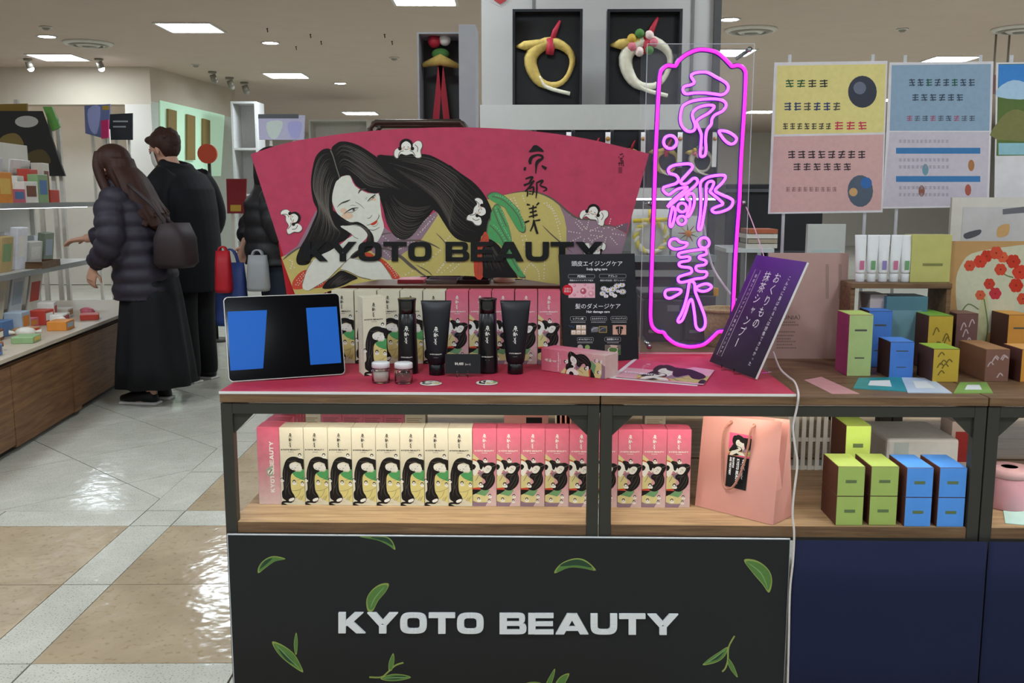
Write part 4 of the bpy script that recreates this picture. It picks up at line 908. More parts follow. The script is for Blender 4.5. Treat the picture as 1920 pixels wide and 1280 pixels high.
def jar(px, py, label, filled):
    p = atZ(px, py, TZ) + Vector((0, .021, 0)); r = thing('glass_jar', label, 'jar', p, group='small glass jars')
    R = .0225
    gl_ = MB().lathe([(0, .0005), (R - .003, .0005), (R, .004), (R, .031), (R - .002, .0345), (R - .002, .038), (R - .0045, .038), (R - .0045, .034), (R - .0028, .031), (R - .0028, .005), (R - .006, .0035), (0, .0035)], M_GLASS, n=28).build('glass', r, local=True)
    MB().lathe([(0, .0525), (R - .003, .0525), (R - .0005, .051), (R, .049), (R, .0392), (R - .0012, .0385), (0, .0385)], M_LID, n=28).build('lid', r, local=True)
    if filled: MB().lathe([(0, .0042), (R - .0066, .0042), (R - .0036, .006), (R - .0036, .027), (0, .029)], M_CRM, n=24).build('cream_filling', r, local=True, under=gl_)
    else: MB().lathe([(0, .0042), (R - .0066, .0042), (R - .0036, .006), (R - .0036, .024), (0, .024)], mat('#cfc6c2', 0.05, var=0, trans=0.9, spec=.4), n=24).build('liquid', r, local=True, under=gl_)
jar(712, 720, 'small glass jar with white lid filled with white cream', True); jar(755, 721, 'small clear glass jar with white lid holding clear liquid', False)
# price card on a clear easel
pc = atZ(867, 708, TZ); pY = pc.y + .012
cn = Vector((0, -math.cos(.16), math.sin(.16))); cz = Vector((0, math.sin(.16), math.cos(.16)))
k0 = Vector((pc.x, pY, TZ + .0085)); hw = .0455; hh = .0505
r = thing('price_card', 'small black card reading 4,400 yen on a clear easel', 'price card', (pc.x, pY, TZ))
MB().prism([k0 + Vector((-hw, 0, 0)), k0 + Vector((hw, 0, 0)), k0 + Vector((hw, 0, 0)) + cz * hh, k0 + Vector((-hw, 0, 0)) + cz * hh], -cn * .0012, mat('#14171a', 0.5, var=0.02)).build('card', r)
a = Art(lambda x, y, l: k0 + Vector((x, 0, 0)) + cz * (hh - y) + cn * (l + .0002), None, .0001)
a.text('¥4,400', -.0205, .0285, .0098, K_WHT, 'l', 1, bold=.018, sx=.82); a.build('price_lettering', r); a = Art(a.mapf, None, .0001); a.text('[tax in]', .0060, .0283, .0060, K_WHT, 'l', 1, sx=.8)
a.build('tax_lettering', r)
mb = MB()
for s in (-1, 1):
    x = pc.x + s * .0135; mb.tube([(x, pY + .02, TZ + .0012), (x, pY - .006, TZ + .0012), (x, pY - .006, TZ + .0065), (x, pY - .004, TZ + .0075), (x, pY + .003, TZ + .0068), (x, pY + .012, TZ + .03)], .0011, M_GLASS, 6)
    mb.ball((x, pY - .0062, TZ + .0125), (.0022, .0022, .0045), M_GLASS, 8, 6)
mb.tube([(pc.x - .0135, pY + .02, TZ + .0012), (pc.x + .0135, pY + .02, TZ + .0012)], .0011, M_GLASS, 6); mb.build('clear_easel', r)
# badges
def badge(px, py, label, left):
    p = atZ(px, py, TZ); r = thing('badge', label, 'badge', p, (0, 0, 0), 'round badges')
    R = .0272
    dk_ = MB().lathe([(0, .0008), (R - .001, .0008), (R, .002), (R - .001, .0035), (R - .006, .0048), (R * .5, .0056), (0, .0058)], K_SKIN, n=32).build('disc', r, local=True)
    def f(x, y, l):
        d = min(1, math.hypot(x, y)); return Vector((x * R, y * R, .0060 - .0016 * d * d + l))
    a = Art(f, [(math.cos(t), math.sin(t), .93) for t in [k * math.pi / 8 for k in range(16)]], .00005)
    def P(*q): return [p_ for p_ in q]
    if left:
        a.fill([(-.9, .3), (-.5, .9), (.2, .95), (.9, .5), (.8, .1), (.3, .3), (.0, -.1), (-.4, .2), (-.6, -.3)], K_HAIR, 3, 1); a.fill([(-.8, -.5), (-.3, -.3), (.2, -.6), (-.1, -.9), (-.6, -.8)], K_HAIR, 3, 1)
        for q in ((.4, .2), (.6, .4), (.5, -.2)): a.dot(q[0], q[1], .14, K_WHT, 8, 2); a.dot(q[0], q[1] + .05, .08, K_HAIR, 7, 3)
        a.fill([(.3, -.4), (.9, -.1), (.7, -.6), (.3, -.7)], K_YEL, 3, 1)
    else:
        a.fill([(-.6, -.95), (-.7, .1), (-.4, .8), (.2, .95), (.9, .5), (.6, .3), (.1, .5), (-.1, .1), (-.15, -.95)], K_HAIR, 3, 1); a.fill([(.3, .0), (.95, .3), (.95, -.2), (.5, -.2)], K_GRN, 3, 1)
        a.fill([(0, -.4), (.5, -.2), (.9, -.4), (.5, -.9), (0, -.9)], K_YEL, 3, 1); mini(a, .2, -.5, .14, 2); a.fill([(-.05, .4), (.2, .55), (.6, .35), (.4, .1), (.05, .0)], K_WHT, 3, 2)
    a.build('printed_artwork', r, local=True, under=dk_)
badge(808, 720, 'round badge printed with black hair at the left', True); badge(913, 719, 'round badge printed with a woman and green robe at the right', False)
# ------------------------------------------------------------------ black front board with raised letters and printed leaves
PY = Y0 - 0.0065
pn = Vector((0, -1, 0)); pmap = planemap((0, PY, 0), pn)
bl_ = atY(425.5, 1004, PY); br_ = atY(1482, 1007, PY); PZ = (bl_.z + br_.z) / 2
r = thing('front_board', 'matt black board with raised white KYOTO BEAUTY letters and printed green leaves', 'display board', ((bl_.x + br_.x) / 2, PY, 0))
MB().bx(bl_.x, br_.x, PY, PY + .0055, 0.0, PZ, mat('#c9ccd0', 0.4, var=0.02)).build('white_edge', r)
MB().bx(bl_.x + .0022, br_.x - .0012, PY - .0006, PY - .00005, 0.0, PZ - .0022, mat('#16181a', 0.5, var=0.05, scale=6)).build('black_face', r)
def L4(*p): return [(400 + x / 3.4286, 980 + y / 3.4286) for x, y in p]
def L5(*p): return [(940 + x / 3.310, 980 + y / 3.310) for x, y in p]
G1 = ink('#557a3c'); G2 = ink('#8b9a4c'); G3 = ink('#2c4430'); G4 = ink('#7a9c60')
def leaf(body, vein=None, shade=None, stems=(), shapes=()):
    a = Art(pmap, None, .0001); cx = sum(p[0] for p in body) / len(body); cy = sum(p[1] for p in body) / len(body)
    a.fill(body, G2, 4, 8); a.fill([(cx + (p[0] - cx) * .9, cy + (p[1] - cy) * .86) for p in body], G1, 4, 9)
    if shade: a.fill(shade, G3, 4, 10)
    if vein: a.stroke(vein, 2.0, G4, 4, 11, taper=True)
    for s_ in stems: a.stroke(s_, 3.0, G2, 4, 8)
    for s_ in shapes: a.fill(s_, G2, 4, 8); c2 = (sum(p[0] for p in s_) / len(s_), sum(p[1] for p in s_) / len(s_)); a.fill([(c2[0] + (p[0] - c2[0]) * .8, c2[1] + (p[1] - c2[1]) * .84) for p in s_], G1, 4, 9)
    a.build('printed_leaf', r)
leaf(L4((940, 88), (1030, 88), (1110, 88), (1150, 115), (1170, 172), (1120, 140), (1050, 110)), None, L4((1010, 92), (1100, 92), (1140, 115), (1155, 145), (1100, 118)))
leaf(L4((290, 322), (292, 280), (330, 235), (390, 212), (465, 230), (400, 245), (340, 285)), None, L4((300, 295), (330, 245), (380, 225), (345, 262)))
leaf(L4((992, 562), (985, 490), (1020, 430), (1075, 392), (1128, 390), (1110, 440), (1060, 500), (1025, 565)), L4((1010, 545), (1040, 480), (1100, 410)))
leaf(L4((378, 762), (440, 780), (510, 830), (545, 880), (578, 952), (555, 950), (470, 890), (410, 830)), L4((400, 780), (480, 860), (560, 940)), L4((420, 810), (480, 850), (530, 910), (470, 880)), (), (L4((525, 835), (518, 770), (533, 703), (543, 760), (537, 840)),))
leaf(L4((1075, 998), (1150, 970), (1230, 975), (1270, 993), (1200, 1012), (1120, 1014)), L4((1085, 998), (1170, 993), (1260, 993)), L4((1110, 1000), (1170, 982), (1240, 985), (1180, 1004)), (L4((1003, 990), (1080, 990), (1120, 960), (1170, 915), (1222, 897)),), (L4((1128, 945), (1130, 890), (1156, 836), (1164, 880), (1150, 942)),))
leaf(L5((331, 312), (350, 270), (400, 235), (470, 218), (530, 235), (587, 294), (500, 280), (420, 277)), None, L5((365, 268), (400, 242), (470, 226), (530, 245), (560, 276), (470, 262)))
leaf(L5((1505, 230), (1570, 228), (1630, 260), (1670, 310), (1680, 370), (1660, 432), (1620, 380), (1560, 310)), L5((1520, 240), (1610, 310), (1655, 410)))
leaf(L5((1250, 882), (1290, 840), (1350, 800), (1405, 768), (1390, 820), (1340, 862)), L5((1260, 875), (1330, 830), (1395, 780)), L5((1290, 855), (1340, 820), (1380, 800), (1340, 845)), (L5((1447, 700), (1410, 770), (1405, 850), (1390, 900), (1370, 922)),), (L5((1403, 832), (1440, 880), (1467, 957), (1430, 920), (1405, 872)),))
leaf(L5((130, 1010), (160, 990), (210, 985), (250, 995), (240, 1030), (160, 1040)), None, None, (), (L5((272, 1010), (300, 950), (332, 902), (327, 950), (300, 1020)), L5((335, 1000), (370, 950), (422, 933), (400, 985), (370, 1030))))
lay, tot = wide_layout('KYOTO BEAUTY'); M_LETW = mat('#dcdddd', 0.45, var=0.02)
for ch, x, w, pl in lay:
    mb = MB(); k_ = (1271.5 - 635.5) / tot
    for ip, p in enumerate(pl): mb.prism([pmap(635.5 + (x + a_) * k_, 1184.5 + (x / tot) * 3.2 - b_ * 38.5, 0.0008 + ip * 6e-6) for a_, b_ in p], (0, -0.008, 0), M_LETW)
    mb.build('letter', r, bevel=0.0009, seg=2)
# ------------------------------------------------------------------ black information board
q0 = atZ(1197, 674, TZ); q1 = atZ(1058, 682, TZ); d_ = (q0 - q1).normalized(); bk = Vector((-d_.y, d_.x, 0))
ln = math.radians(8); upv = Vector((0, 0, math.cos(ln))) + bk * math.sin(ln); n_ = d_.cross(upv).normalized()
qm = planemap(q0 + Vector((0, 0, .0005)), n_)
r = thing('information_board', 'black board with white Japanese text on scalp aging care', 'display board', (q0 + q1) / 2)
cor = [(1048, 477), (1190, 475), (1197.5, 674), (1058, 682)]
MB().prism([qm(x, y, 0) for x, y in cor], -n_ * .004, mat('#101216', 0.5, var=0.03)).build('board', r)
MB().prism([qm(1110, 560, -.0045), qm(1140, 560, -.0045), atZ(1140, 640, TZ) + bk * .0, atZ(1110, 640, TZ)], -n_ * .002, M_BLK).build('rear_strut', r)
a = Art(qm, None, .00012)
a.pre = lambda x, y: (1040 + x / 5.819, 470 + y / 5.819)
KW = ink('#e9e9e9')
a.text('頭皮エイジングケア', 460, 163, 62.4, KW, 'c', 1); a.text('Scalp aging care', 460, 211, 36, KW, 'c', 1, bold=.02)
a.text('髪のダメージケア', 470, 628, 62.4, KW, 'c', 1); a.text('Hair damage care', 473, 676, 36, KW, 'c', 1, bold=.02)
def rbox(x0, y0, x1, y1, t, s, b=.015):
    c = 9; a.stroke([(x0 + c, y0), (x1 - c, y0), (x1, y0 + c), (x1, y1 - c), (x1 - c, y1), (x0 + c, y1), (x0, y1 - c), (x0, y0 + c)], 3, ink('#a9a9a9'), 0, 1, closed=True)
    a.text(t, (x0 + x1) / 2, (y0 + y1) / 2 + s * .36, s, KW, 'c', 1, bold=b)
rbox(148, 258, 437, 298, 'PDRN', 34, .02); rbox(487, 255, 778, 297, 'アズレン', 26)
a.text('頭皮のエイジングケア成分', 292, 331, 21.5, KW, 'c', 1); a.text('頭皮の抗炎症・抗アレルギー', 634, 331, 21.5, KW, 'c', 1)
a.rect(150, 355, 440, 513, ink('#dfaeb8'), 1)
for x, y, s_, c in ((312, 440, 34, '#b04a5c'), (215, 380, 18, '#cf8290'), (215, 480, 17, '#cf8290'), (400, 470, 34, '#d48f9b'), (330, 370, 14, '#cf8290'), (415, 405, 14, '#cf8290'), (365, 400, 12, '#d48f9b'), (320, 498, 26, '#d48f9b'), (250, 450, 10, '#cf8290')): a.dot(x, y, s_, ink(c), 12, 2, min(s_, 513 - y - 1, y - 356)); a.dot(x - s_ * .2, y - s_ * .2, s_ * .4, ink('#e6c3c9'), 8, 3)
a.rect(490, 352, 780, 512, ink('#12170f'), 1)
rd = random.Random(5)
for x, y, s_ in ((535, 412, 34), (582, 432, 36), (635, 420, 40), (680, 385, 38), (735, 372, 34), (740, 446, 40), (522, 465, 34), (620, 470, 28), (655, 490, 26), (560, 495, 26), (690, 440, 20)):
    for k in range(11):
        t = 2 * math.pi * k / 11; e = (x + math.cos(t) * s_, y + math.sin(t) * s_ * .8); e = (min(779, max(491, e[0])), min(511, max(353, e[1])))
        a.stroke([(x, y), e], 9, ink('#dcdbe4'), 0, 2)
    a.dot(x, y, s_ * .3, ink('#b99a3c'), 8, 3)
a.dot(140, 427, 57, ink('#c5142a'), 28, 4); a.text('注目の', 140, 424, 26, KW, 'c', 5); a.text('新成分', 140, 452, 26, KW, 'c', 5)
rbox(170, 718, 343, 762, 'レブリン酸', 24); rbox(392, 718, 567, 762, 'エルカラクトン', 22); rbox(613, 716, 788, 760, 'バージョンアップ', 19); rbox(247, 945, 423, 988, '4種のプロテイン', 20); rbox(545, 943, 720, 987, '温泉藻エキス', 22)
for x0, x1, y in ((178, 336, 780), (398, 562, 780), (622, 780, 779), (248, 424, 1003), (572, 696, 1003)):   # caption lines too small to read
    x = x0
    while x < x1 - 8: w_ = rd.uniform(7, 12); a.rect(x, y - 6, x + w_, y + 5, ink('#8f8f8f'), 1); x += w_ + 3
for x, y in ((235, 810), (290, 810), (180, 865), (235, 865), (290, 865)): a.rect(x, y, x + 51, y + 50, ink('#d9bfa3'), 1); a.rect(x + 4, y + 3, x + 47, y + 34, ink('#efe2d2'), 2); a.rect(x + 16, y + 24, x + 36, y + 29, K_GREY, 3)
a.stroke([(155, 808), (170, 830), (185, 815), (200, 838), (218, 815)], 5, ink('#3c5a86'), 3, 1)
a.fill([(396, 850), (420, 828), (475, 830), (475, 885), (400, 890)], ink('#6f7276'), 0, 1); a.stroke([(400, 870), (430, 845), (475, 840)], 5, ink('#c9cdd0'), 3, 2)
a.rect(482, 822, 570, 893, ink('#b79f47'), 1); a.rect(488, 828, 564, 887, ink('#3c4046'), 2); a.stroke([(490, 870), (520, 845), (562, 840)], 5, ink('#9a9da1'), 3, 3)
a.rect(633, 810, 780, 915, ink('#cda28c'), 1); a.fill([(665, 835), (700, 822), (745, 830), (740, 870), (720, 912), (695, 912), (675, 870)], K_BLK, 3, 2); a.stroke([(707, 830), (707, 905)], 5, ink('#d5b9a6'), 0, 3)
for y in (868, 884, 900): a.stroke([(640, y), (690, y - 8)], 8, ink('#dcb49f'), 2, 3); a.stroke([(775, y), (728, y - 8)], 8, ink('#dcb49f'), 2, 3)
a.dot(278, 1053, 30, ink('#b8a3a0'), 14, 1); a.dot(357, 1052, 27, ink('#86a860'), 14, 1)
a.rect(547, 1025, 720, 1135, ink('#6c645c'), 1); a.dot(636, 1085, 58, ink('#d8c9b4'), 16, 2, 38); a.dot(636, 1080, 46, ink('#55793c'), 16, 3, 28); a.fill([(600, 1030), (650, 1028), (690, 1040), (640, 1060)], ink('#c9b09e'), 3, 3); a.fill([(690, 1070), (720, 1090), (715, 1130), (690, 1120)], ink('#3d6b35'), 3, 3)
a.build('printed_text_and_pictures', r)
# ------------------------------------------------------------------ leaning purple sign
sTL, sTR, sBR, sBL = Vector((.60681, 2.6833, 1.12577)), Vector((.68149, 2.45565, 1.12074)), Vector((.5549, 2.42054, .82968)), Vector((.48021, 2.6482, .8347))
su = (sTR - sTL); SWd = su.length; su.normalize(); sv = (sBL - sTL); SHt = sv.length; sv.normalize(); sn = sv.cross(su).normalized()
if sn.dot(CAMP - sTL) < 0: sn = -sn
r = thing('leaning_sign', 'dark purple sign with vertical white Japanese lettering leaning on a clear easel', 'sign', (sBL + sBR) / 2)
def SP(u, v_, l): return sTL + su * u + sv * v_ + sn * l
def sloc(zx, zy):
    p = atP(1280 + zx / 4.265, 460 + zy / 4.265, sTL, sn) - sTL; return (p.dot(su), p.dot(sv))
mb = MB(); mb.prism([SP(0, 0, -.0005), SP(SWd, 0, -.0005), SP(SWd, SHt, -.0005), SP(0, SHt, -.0005)], -sn * .006, M_WHITE); mb.build('white_core', r)
M_PURS = bpy.data.materials.new('purple_print'); M_PURS.use_nodes = True
nt = M_PURS.node_tree; b_ = nt.nodes['Principled BSDF']; tc = nt.nodes.new('ShaderNodeTexCoord'); sp = nt.nodes.new('ShaderNodeSeparateXYZ'); nt.links.new(tc.outputs['Generated'], sp.inputs[0])
rp = ramp(nt, [(0.0, '#120e1e'), (0.5, '#1f1338'), (1.0, '#43187a')]); nt.links.new(sp.outputs['Z'], rp.inputs['Fac']); nt.links.new(rp.outputs['Color'], b_.inputs['Base Color']); b_.inputs['Roughness'].default_value = .4
mb = MB(); mb.add([SP(0, 0, 0), SP(SWd, 0, 0), SP(SWd, SHt, 0), SP(0, SHt, 0)], [(0, 1, 2, 3)], M_PURS); mb.build('purple_print', r)
a = Art(SP, rectclip(0, 0, SWd, SHt), .00015)
def column(txt, z0, z1, k=.9, ink_=KW, bold=0.0):
    (u0, v0), (u1, v1) = sloc(*z0), sloc(*z1); n = len(txt); st = math.hypot(u1 - u0, v1 - v0) / max(1, n - 1); s_ = st * k
    for i, ch in enumerate(txt):
        t = i / max(1, n - 1); cx, cy = u0 + (u1 - u0) * t, v0 + (v1 - v0) * t
        if ch == 'ー': a.stroke([(cx, cy - s_ * .38), (cx, cy + s_ * .38)], s_ * .1, ink_, 0, 1); continue
        if ch == ' ': continue
        dxy = s_ * .12 if ch in 'っャ' else 0
        a.text(ch, cx + dxy, cy + s_ * .36 - dxy, s_ * (.78 if ch in 'っャ' else 1), ink_, 'c', 1, bold=bold)
column('おくりもの', (752, 262), (585, 622), .98); column('抹茶シャンプー', (672, 250), (434, 775), .98)
column('こんなに喜ばれるとは想像できなかった', (852, 262), (537, 945), .92); column('頭皮エイジングケア＋髪のダメージケア', (585, 245), (302, 850), .80)
b4 = [sloc(*z) for z in ((583, 192), (625, 200), (310, 886), (274, 872))]; a.stroke(b4, .0012, KW, 0, 1, closed=True)
a.build('lettering', r)
mb = MB(); ebk = Vector((-sn.x, -sn.y, 0)).normalized(); bdir = (sBR - sBL).normalized(); base = (sBL + sBR) / 2
for s_ in (-.03, .035):
    f = base + bdir * s_; g0 = Vector((f.x, f.y, TZ + .0016))
    mb.tube([g0 - ebk * .012 + Vector((0, 0, .014)), g0 - ebk * .012, g0 + ebk * .03, g0 + ebk * .10], .0016, M_GLASS, 6); mb.tube([g0 + ebk * .012, f + ebk * .02 + Vector((0, 0, .09)) + ebk * .04], .0016, M_GLASS, 6)
mb.tube([base + bdir * -.03 + ebk * .012 + Vector((0, 0, -.002)), base + bdir * .035 + ebk * .012 + Vector((0, 0, -.002))], .0016, M_GLASS, 6)
mb.build('clear_easel', r)
# ------------------------------------------------------------------ neon sign on clear acrylic
NY = 2.835
nm = planemap((0, NY, 0), (0, -1, 0))
M_ACR = mat('#e6ecf2', 0.04, var=0, alpha=0.025, spec=1.0); M_ACRE = mat('#dfe6ea', 0.15, var=0, alpha=0.45)
def neon_mat(h, s): return mat(h, 0.4, var=0, emit=s)
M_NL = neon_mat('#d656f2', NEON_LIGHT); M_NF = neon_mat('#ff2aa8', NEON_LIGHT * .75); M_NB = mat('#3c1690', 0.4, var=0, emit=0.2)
r = thing('neon_sign', 'glowing pink neon sign of three brush characters inside a shaped outline on clear acrylic', 'neon sign', (atY(1300, 660, NY).x, NY, TZ))
def sheet(corn, Y, th, name):
    pts = [atY(x, y, NY) for x, y in corn]; pts = [Vector((p.x, Y, p.z)) for p in pts]
    MB().prism(pts, (0, th, 0), M_ACR).build(name, r)
    mb = MB()
    for i in range(4):
        p, q = pts[i], pts[(i + 1) % 4]; mb.tube([p + Vector((0, th / 2, 0)), q + Vector((0, th / 2, 0))], .0012, M_ACRE, 4, smooth=False)
    mb.build('polished_edge', r)
zb = proj((atY(1300, 664, NY).x, NY, TZ + .0015))[1]
sheet(((1214, 82), (1415, 82), (1392, zb), (1199, zb)), NY, .004, 'acrylic_sheet')
BY = NY + .17
cc = [atY(x, y, NY) for x, y in ((1214, 84), (1415, 84), (1392, zb), (1199, zb))]
mb = MB().prism([Vector((p.x, BY, max(p.z, WT + .0015) if i > 1 else p.z)) for i, p in enumerate(cc)], (0, .004, 0), M_ACR); mb.build('acrylic_sheet', r)
M_CHR = mat('#9ea3a8', 0.15, metal=0.9, var=0)
for x, y in ((1405, 93), (1222, 382), (1217, 649), (1394, 380)):
    p = atY(x, y, NY); MB().tube([p + Vector((0, .0042, 0)), p + Vector((0, .169, 0))], .006, M_CHR, 12).build('standoff', r); MB().tube([p + Vector((0, -.005, 0)), p + Vector((0, -.0004, 0))], .008, M_CHR, 12).build('screw_cap', r)
def R3(*p): return [(1180 + x / 4.267, 60 + y / 4.267) for x, y in p]
def R4(*p): return [(1180 + x / 3.879, 340 + y / 3.879) for x, y in p]
def R8(*p): return [(980 + x / 4.174, 220 + y / 4.174) for x, y in p]
def R6(*p): return [(1180 + x / 4.571, 380 + y / 4.571) for x, y in p]
def circ(c, rr_): return [(c[0] + rr_ * math.cos(2 * math.pi * k / 12), c[1] + rr_ * math.sin(2 * math.pi * k / 12)) for k in range(12)]
def neon(pts, mtl, closed, name, rad=.0052, n=4):
    P = [nm(x, y, .011) for x, y in crv(pts, n, closed)]
    o = MB().tube(P, rad, mtl, 8, closed).build(name, r, fix=False)
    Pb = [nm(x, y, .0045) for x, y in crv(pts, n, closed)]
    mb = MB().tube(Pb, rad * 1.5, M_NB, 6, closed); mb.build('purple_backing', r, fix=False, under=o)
FRAME_PTS = (R3((878, 1280), (890, 1000), (915, 600), (925, 360), (918, 310), (895, 282), (860, 270), (818, 278)) + R3((800, 262), (750, 210), (690, 165), (600, 145), (530, 150), (450, 185), (390, 235)) + R3((368, 272), (345, 275), (300, 272), (262, 300), (241, 350), (226, 560), (215, 800), (203, 1060)) + R4((182, 0), (165, 500), (152, 900), (154, 1010), (170, 1060), (205, 1088), (245, 1095), (270, 1130), (330, 1175), (400, 1195), (460, 1198), (540, 1180), (600, 1130), (640, 1092), (668, 1088), (715, 1080), (738, 1050), (747, 980), (770, 500), (795, 150)))
neon(FRAME_PTS, M_NF, True, 'neon_outline', .0049, 3)
for pts, cl_ in ((R3((515, 405), (490, 360), (510, 335), (560, 325), (620, 328), (690, 365), (760, 405), (785, 440), (775, 480), (735, 505), (680, 500), (600, 490), (520, 490), (450, 498), (425, 475), (435, 440), (490, 425)), 1),
                 (R3((410, 640), (430, 590), (500, 555), (600, 540), (700, 540), (755, 560), (768, 595), (740, 635), (680, 665), (655, 700), (650, 740), (615, 790), (605, 860), (608, 940), (600, 985), (575, 998), (562, 980), (568, 900), (570, 820), (540, 750), (535, 715), (570, 685), (630, 650), (670, 610), (665, 592), (620, 588), (550, 605), (508, 640), (500, 680), (520, 740), (518, 780), (490, 798), (450, 790), (415, 750), (403, 700)), 1),
                 (R3(*circ((322, 882), 52)), 1), (R3((712, 795), (760, 795), (810, 815), (850, 850), (840, 885), (805, 898), (770, 880), (735, 840)), 1),
                 (R8((1145, 440), (1135, 410), (1170, 380), (1230, 368), (1300, 365), (1325, 385), (1310, 415), (1260, 470), (1232, 505), (1250, 523), (1290, 512), (1330, 478), (1358, 485), (1362, 510), (1330, 550), (1260, 600), (1190, 655), (1130, 705)), 0),
                 (R8((1145, 440), (1195, 455), (1215, 485), (1200, 515), (1140, 535), (1100, 550), (1098, 575), (1140, 605), (1200, 565), (1260, 548), (1285, 550), (1240, 590), (1170, 650), (1128, 700)), 0),
                 (R8((1170, 700), (1190, 730), (1185, 780), (1165, 850), (1148, 845), (1150, 790), (1160, 740)), 1), (R8(*circ((1243, 705), 35)), 1), (R8(*circ((1240, 805), 33)), 1), (R8((1275, 620), (1310, 595), (1335, 610), (1340, 660), (1325, 720), (1295, 775), (1280, 765), (1300, 710), (1305, 660), (1285, 640)), 1),
                 (R8((1395, 500), (1440, 470), (1510, 455), (1570, 455), (1580, 475), (1550, 520), (1500, 570), (1540, 600), (1620, 635), (1640, 660), (1620, 705), (1560, 735), (1500, 745), (1475, 725), (1500, 705), (1560, 680), (1540, 650), (1480, 600), (1460, 580), (1475, 555), (1490, 515), (1470, 500), (1440, 515), (1430, 560), (1430, 650), (1410, 780), (1395, 860), (1380, 880), (1370, 860), (1385, 760), (1390, 640), (1385, 540)), 1),
                 (R6((340, 340), (360, 312), (400, 310), (430, 335), (490, 345), (480, 370), (440, 390), (380, 395), (345, 375)), 1), (R6(*circ((635, 342), 44)), 1),
                 (R6((415, 445), (440, 425), (560, 405), (640, 398), (655, 415), (650, 440), (600, 455), (595, 475), (640, 490), (655, 510), (635, 530), (575, 540), (565, 565), (590, 585), (650, 590), (658, 615), (630, 640), (560, 650), (500, 668), (440, 680), (415, 665), (420, 635), (470, 615), (520, 600), (530, 575), (510, 555), (440, 545), (420, 525), (440, 505), (500, 495), (515, 475), (495, 460), (435, 465)), 1),
                 (R6((300, 770), (320, 745), (380, 738), (435, 745), (430, 770), (390, 795), (345, 815), (310, 805)), 1), (R6((565, 730), (600, 705), (650, 692), (690, 705), (695, 725), (660, 750), (610, 755)), 1),
                 (R6((505, 700), (515, 675), (540, 675), (555, 700), (560, 760), (600, 860), (640, 970), (645, 1040), (625, 1080), (590, 1085), (565, 1050), (555, 960), (540, 860), (525, 825), (505, 850), (480, 930), (450, 1000), (420, 1020), (412, 1000), (440, 950), (470, 870), (495, 770)), 1)):
    neon(pts, M_NL, bool(cl_), 'neon_stroke', .0041)
# white supply cables behind it
def cable(pts, Y, rad, name, label, hexc='#d9d2d6'):
    P = crv([tuple(atY(x, y, Y + dy)) for x, y, dy in pts], 6)
    return solo(MB().tube(P, rad, mat(hexc, .4, var=0), 8), name, label, 'cable')
cable(((1318, 410, 0), (1324, 450, 0), (1336, 500, 0), (1365, 545, 0), (1400, 585, 0), (1425, 640, -.01), (1445, 668, -.05)), NY + .03, .0034, 'power_cable', 'pale cable curving down behind the lower half of the neon sign')
cable(((1399, 388, 0), (1412, 420, -.04), (1432, 480, -.1), (1450, 560, -.15)), NY - .01, .0016, 'thin_wire', 'thin pinkish wire from the neon sign down behind the purple sign', '#d9a9c4')
cable(((1450, 660, .33), (1462, 690, .24), (1478, 706, .17), (1490, 716, .10), (1497, 738, -.009), (1494, 765, -.010), (1487, 800, -.011), (1491, 840, -.011), (1495, 870, -.011), (1488, 930, -.012), (1486, 965, -.013), (1489, 1000, -.014), (1487, 1050, -.014), (1481, 1110, -.014), (1479, 1200, -.014), (1474, 1400, -.014)), Y0, .0026, 'extension_cord', 'clear white cord hanging over the counter edge beside the paper bag', '#cfc6c2')
q_ = atY(1342, 547, NY + .026); solo(MB().bx(q_.x - .007, q_.x + .007, NY + .020, NY + .026, q_.z - .012, q_.z + .012, mat('#b08a2c', .5)), 'cable_clip', 'small yellow clip on the cable behind the neon sign', 'clip', bevel=.001)
# ------------------------------------------------------------------ leaflets
fA, fB, fC, fD = [atZ(x, y, TZ + .003) for x, y in ((1154, 706), (1319, 721), (1340, 693.5), (1195, 673))]
sx_ = (fB - fA); ty_ = (fA - fD)
names = [(0.0, (0, 0), 'top leaflet of the pile printed with the woman, lit purple by the neon'), (-.0011, (-.008, .012), 'white leaflet under the top leaflet'), (-.0022, (-.016, -.004), 'bottom leaflet of the pile beside the lying carton')]
M_FLY = gradz('leaflet', [(0, '#c9969c'), (1, '#cf4f70')], axis='X')
for i, (dz, off, lb) in enumerate(names):
    o_ = Vector((off[0], off[1], dz)); r = thing('leaflet', lb, 'leaflet', (fA + fC) / 2 + o_, group='leaflets on the counter')
    MB().prism([p + o_ for p in (fA, fB, fC, fD)], (0, 0, -.0008), mat('#d8a4ae', .35, var=.04) if i == 0 else M_WHITE).build('sheet', r)
    if i == 0:
        def fm(s_, t, l): return (fD * (1 - s_) + fC * s_) * (1 - t) + (fA * (1 - s_) + fB * s_) * t + Vector((0, 0, l + .0001))
        a = Art(fm, rectclip(0, 0, 1, 1), .00005)
        a.fill([(0, 0), (.75, 0), (.5, .45), (0, .5)], ink('#c94a69'), 0, 0)
        a.pre = lambda x, y: ((x - 420) / 520, (y - 235) / 300); woman_art(a, False); a.pre = None
        brush(a, .2, .2, .34, KW, 30, fat=.35); wide_text(a, 'KYOTO BEAUTY', .04, .42, .78, .07, KW, 30)
        a.build('printed_artwork', r)
